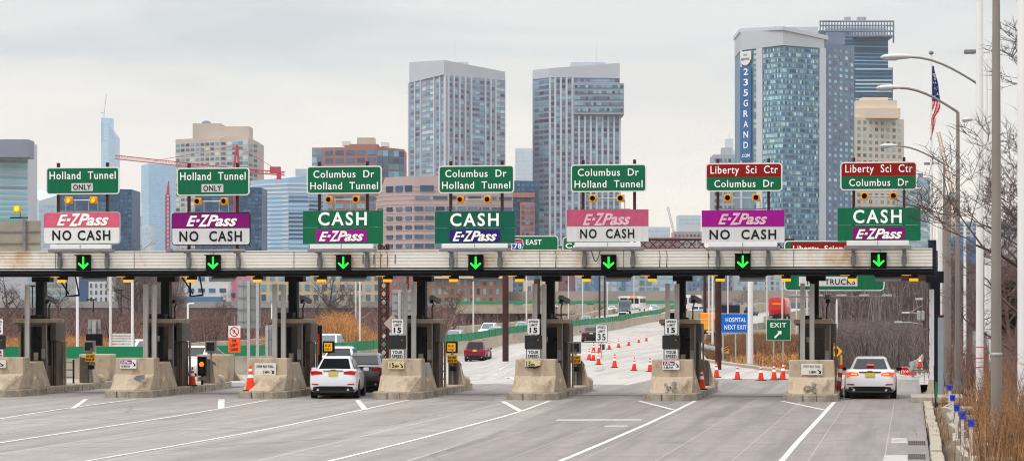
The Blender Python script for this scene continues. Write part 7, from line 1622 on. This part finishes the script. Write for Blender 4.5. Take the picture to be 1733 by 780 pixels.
thicket('marsh_reeds', 'shorter orange reeds low behind the first three lanes', 'reeds', 2600, lambda r: (r.choice((r.gauss(140, 20), r.gauss(118, 14), r.gauss(35, 18), r.gauss(466, 12), r.gauss(455, 14), r.gauss(212, 30))), U(r, 190, 225)), .9, 2.5, .026, m_reed, .25, seed=41, per=4)
thicket('roadside_brush', 'bare brush between the last lanes and the wood', 'brush', 3800, lambda r: (U(r, 1375, 1580), U(r, 136, 262)), .4, 2.4, .028, m_brush2, .5, seed=42, per=3)
thicket('verge_brush', 'rusty brown brush on the exit verge bank', 'brush', 2300, lambda r: (U(r, 1198, 1370), U(r, 172, 235)), .3, 1.0, .024, m_brush3, .6, seed=5, per=3)
thicket('bank_grass', 'short straw-coloured grass along the verge kerb', 'grass', 1500, lambda r: (U(r, 1240, 1400), U(r, 128, 185)), .12, .38, .03, m_reed, .6, seed=8, per=3)
thicket('valley_brush', 'dull brush in the hollow under the far bend', 'brush', 2000, lambda r: (U(r, 690, 1010), U(r, 330, 600)), 1.0, 3.0, .03, m_brush, .5, seed=9, per=2)
thicket('verge_brush', 'brown brush between the poles beyond the canopy end', 'brush', 3200, lambda r: (U(r, 1588, 1800), U(r, 100, 240)), .5, 2.4, .024, m_brush, .5, seed=6, per=3)
thicket('dry_grass', 'tall orange dry grass at the near verge around the pole feet', 'grass', 3600, lambda r: (lambda d: (1652 + (r.random() ** .8) * 190 - (60 - d) * .2, d))(U(r, 46, 98)), .5, 1.75, .022, m_reed2, .4, seed=7, per=3) if False else None
m_reed2 = M('tawny_dry_grass', (.27, .145, .07), .9, var=.5, scale=.8, island=.75)
thicket('dry_grass', 'tall orange dry grass at the near verge around the pole feet', 'grass', 3600, lambda r: (lambda d: (1668 + (r.random() ** .8) * 190, d))(U(r, 46, 98)), .5, 1.75, .022, m_reed2, .4, seed=7, per=3)
thicket('verge_shrubs', 'bare grey-brown twigs growing through the dry grass at the edge', 'shrubs', 800, lambda r: (lambda d: (1684 + (r.random() ** .8) * 170, d))(U(r, 56, 100)), .6, 2.6, .020, m_brush, .45, seed=77, per=3)
thicket('verge_weeds', 'sparse orange weeds among the eroded ties', 'weeds', 260, lambda r: (lambda d: (1600 + r.random() * 50, d))(U(r, 60, 98)), .15, .55, .022, m_reed2, .5, seed=17, per=3)
# dark evergreen bush by the edge
def bush(label, px, d, h, w_, mat, n, seed):
    rnd = random.Random(seed); x, y = P(px, d); t = thing('evergreen_bush', label, 'bush', (x, y, gz(px, d) - .1)); mb = MB()
    for k in range(n):
        a = rnd.uniform(0, 6.28); z = rnd.random() ** .8; r_ = w_ * math.sqrt(rnd.random()) * (1 - .75 * z) * (1 + .25 * math.sin(a * 3 + z * 7)); p = Vector((r_ * math.cos(a), r_ * math.sin(a), z * h)); q = .16
        v = [p + Vector((rnd.gauss(0, q), rnd.gauss(0, q), rnd.gauss(0, q))) for _ in range(3)]; mb.add([tuple(u) for u in v], [(0, 1, 2)])
    mb.build('foliage', mat, t, fix=False); MB().tube([(0, 0, 0), (0, 0, h * .5)], .08, 6).build('stem', m_bark, t)
bush('dark evergreen bush between the poles near the edge', 1712, 150, 5.0, 1.6, m_evg, 1600, 1); bush('dark low evergreen bush behind the stop sign', 1514, 170, 1.1, 1.0, m_evg, 500, 2)
# far tree line on the skyline of the city's foot
thicket('far_trees', 'far thin bare treetops in front of the pale towers', 'trees', 900, lambda r: (U(r, 216, 300), U(r, 420, 520)), 8, 16.5, .03, m_brush2, .2, seed=21, per=2)
# ---------------------------------------------------------------- haze over the whole place
hm = bpy.data.materials.new('pale_haze'); hm.use_nodes = True; t = hm.node_tree; t.nodes.clear()
pv = N(t, 'ShaderNodeVolumePrincipled'); pv.inputs['Color'].default_value = (.92, .93, .95, 1); pv.inputs['Density'].default_value = 6.5e-5; pv.inputs['Anisotropy'].default_value = 0
ou = N(t, 'ShaderNodeOutputMaterial'); t.links.new(pv.outputs[0], ou.inputs[1])
hz_ = MB().bx(-11800, 10200, -120, 7400, -7, 440).build('haze', hm)
tag(hz_, 'thin pale air over the whole place', 'haze', kind='stuff')
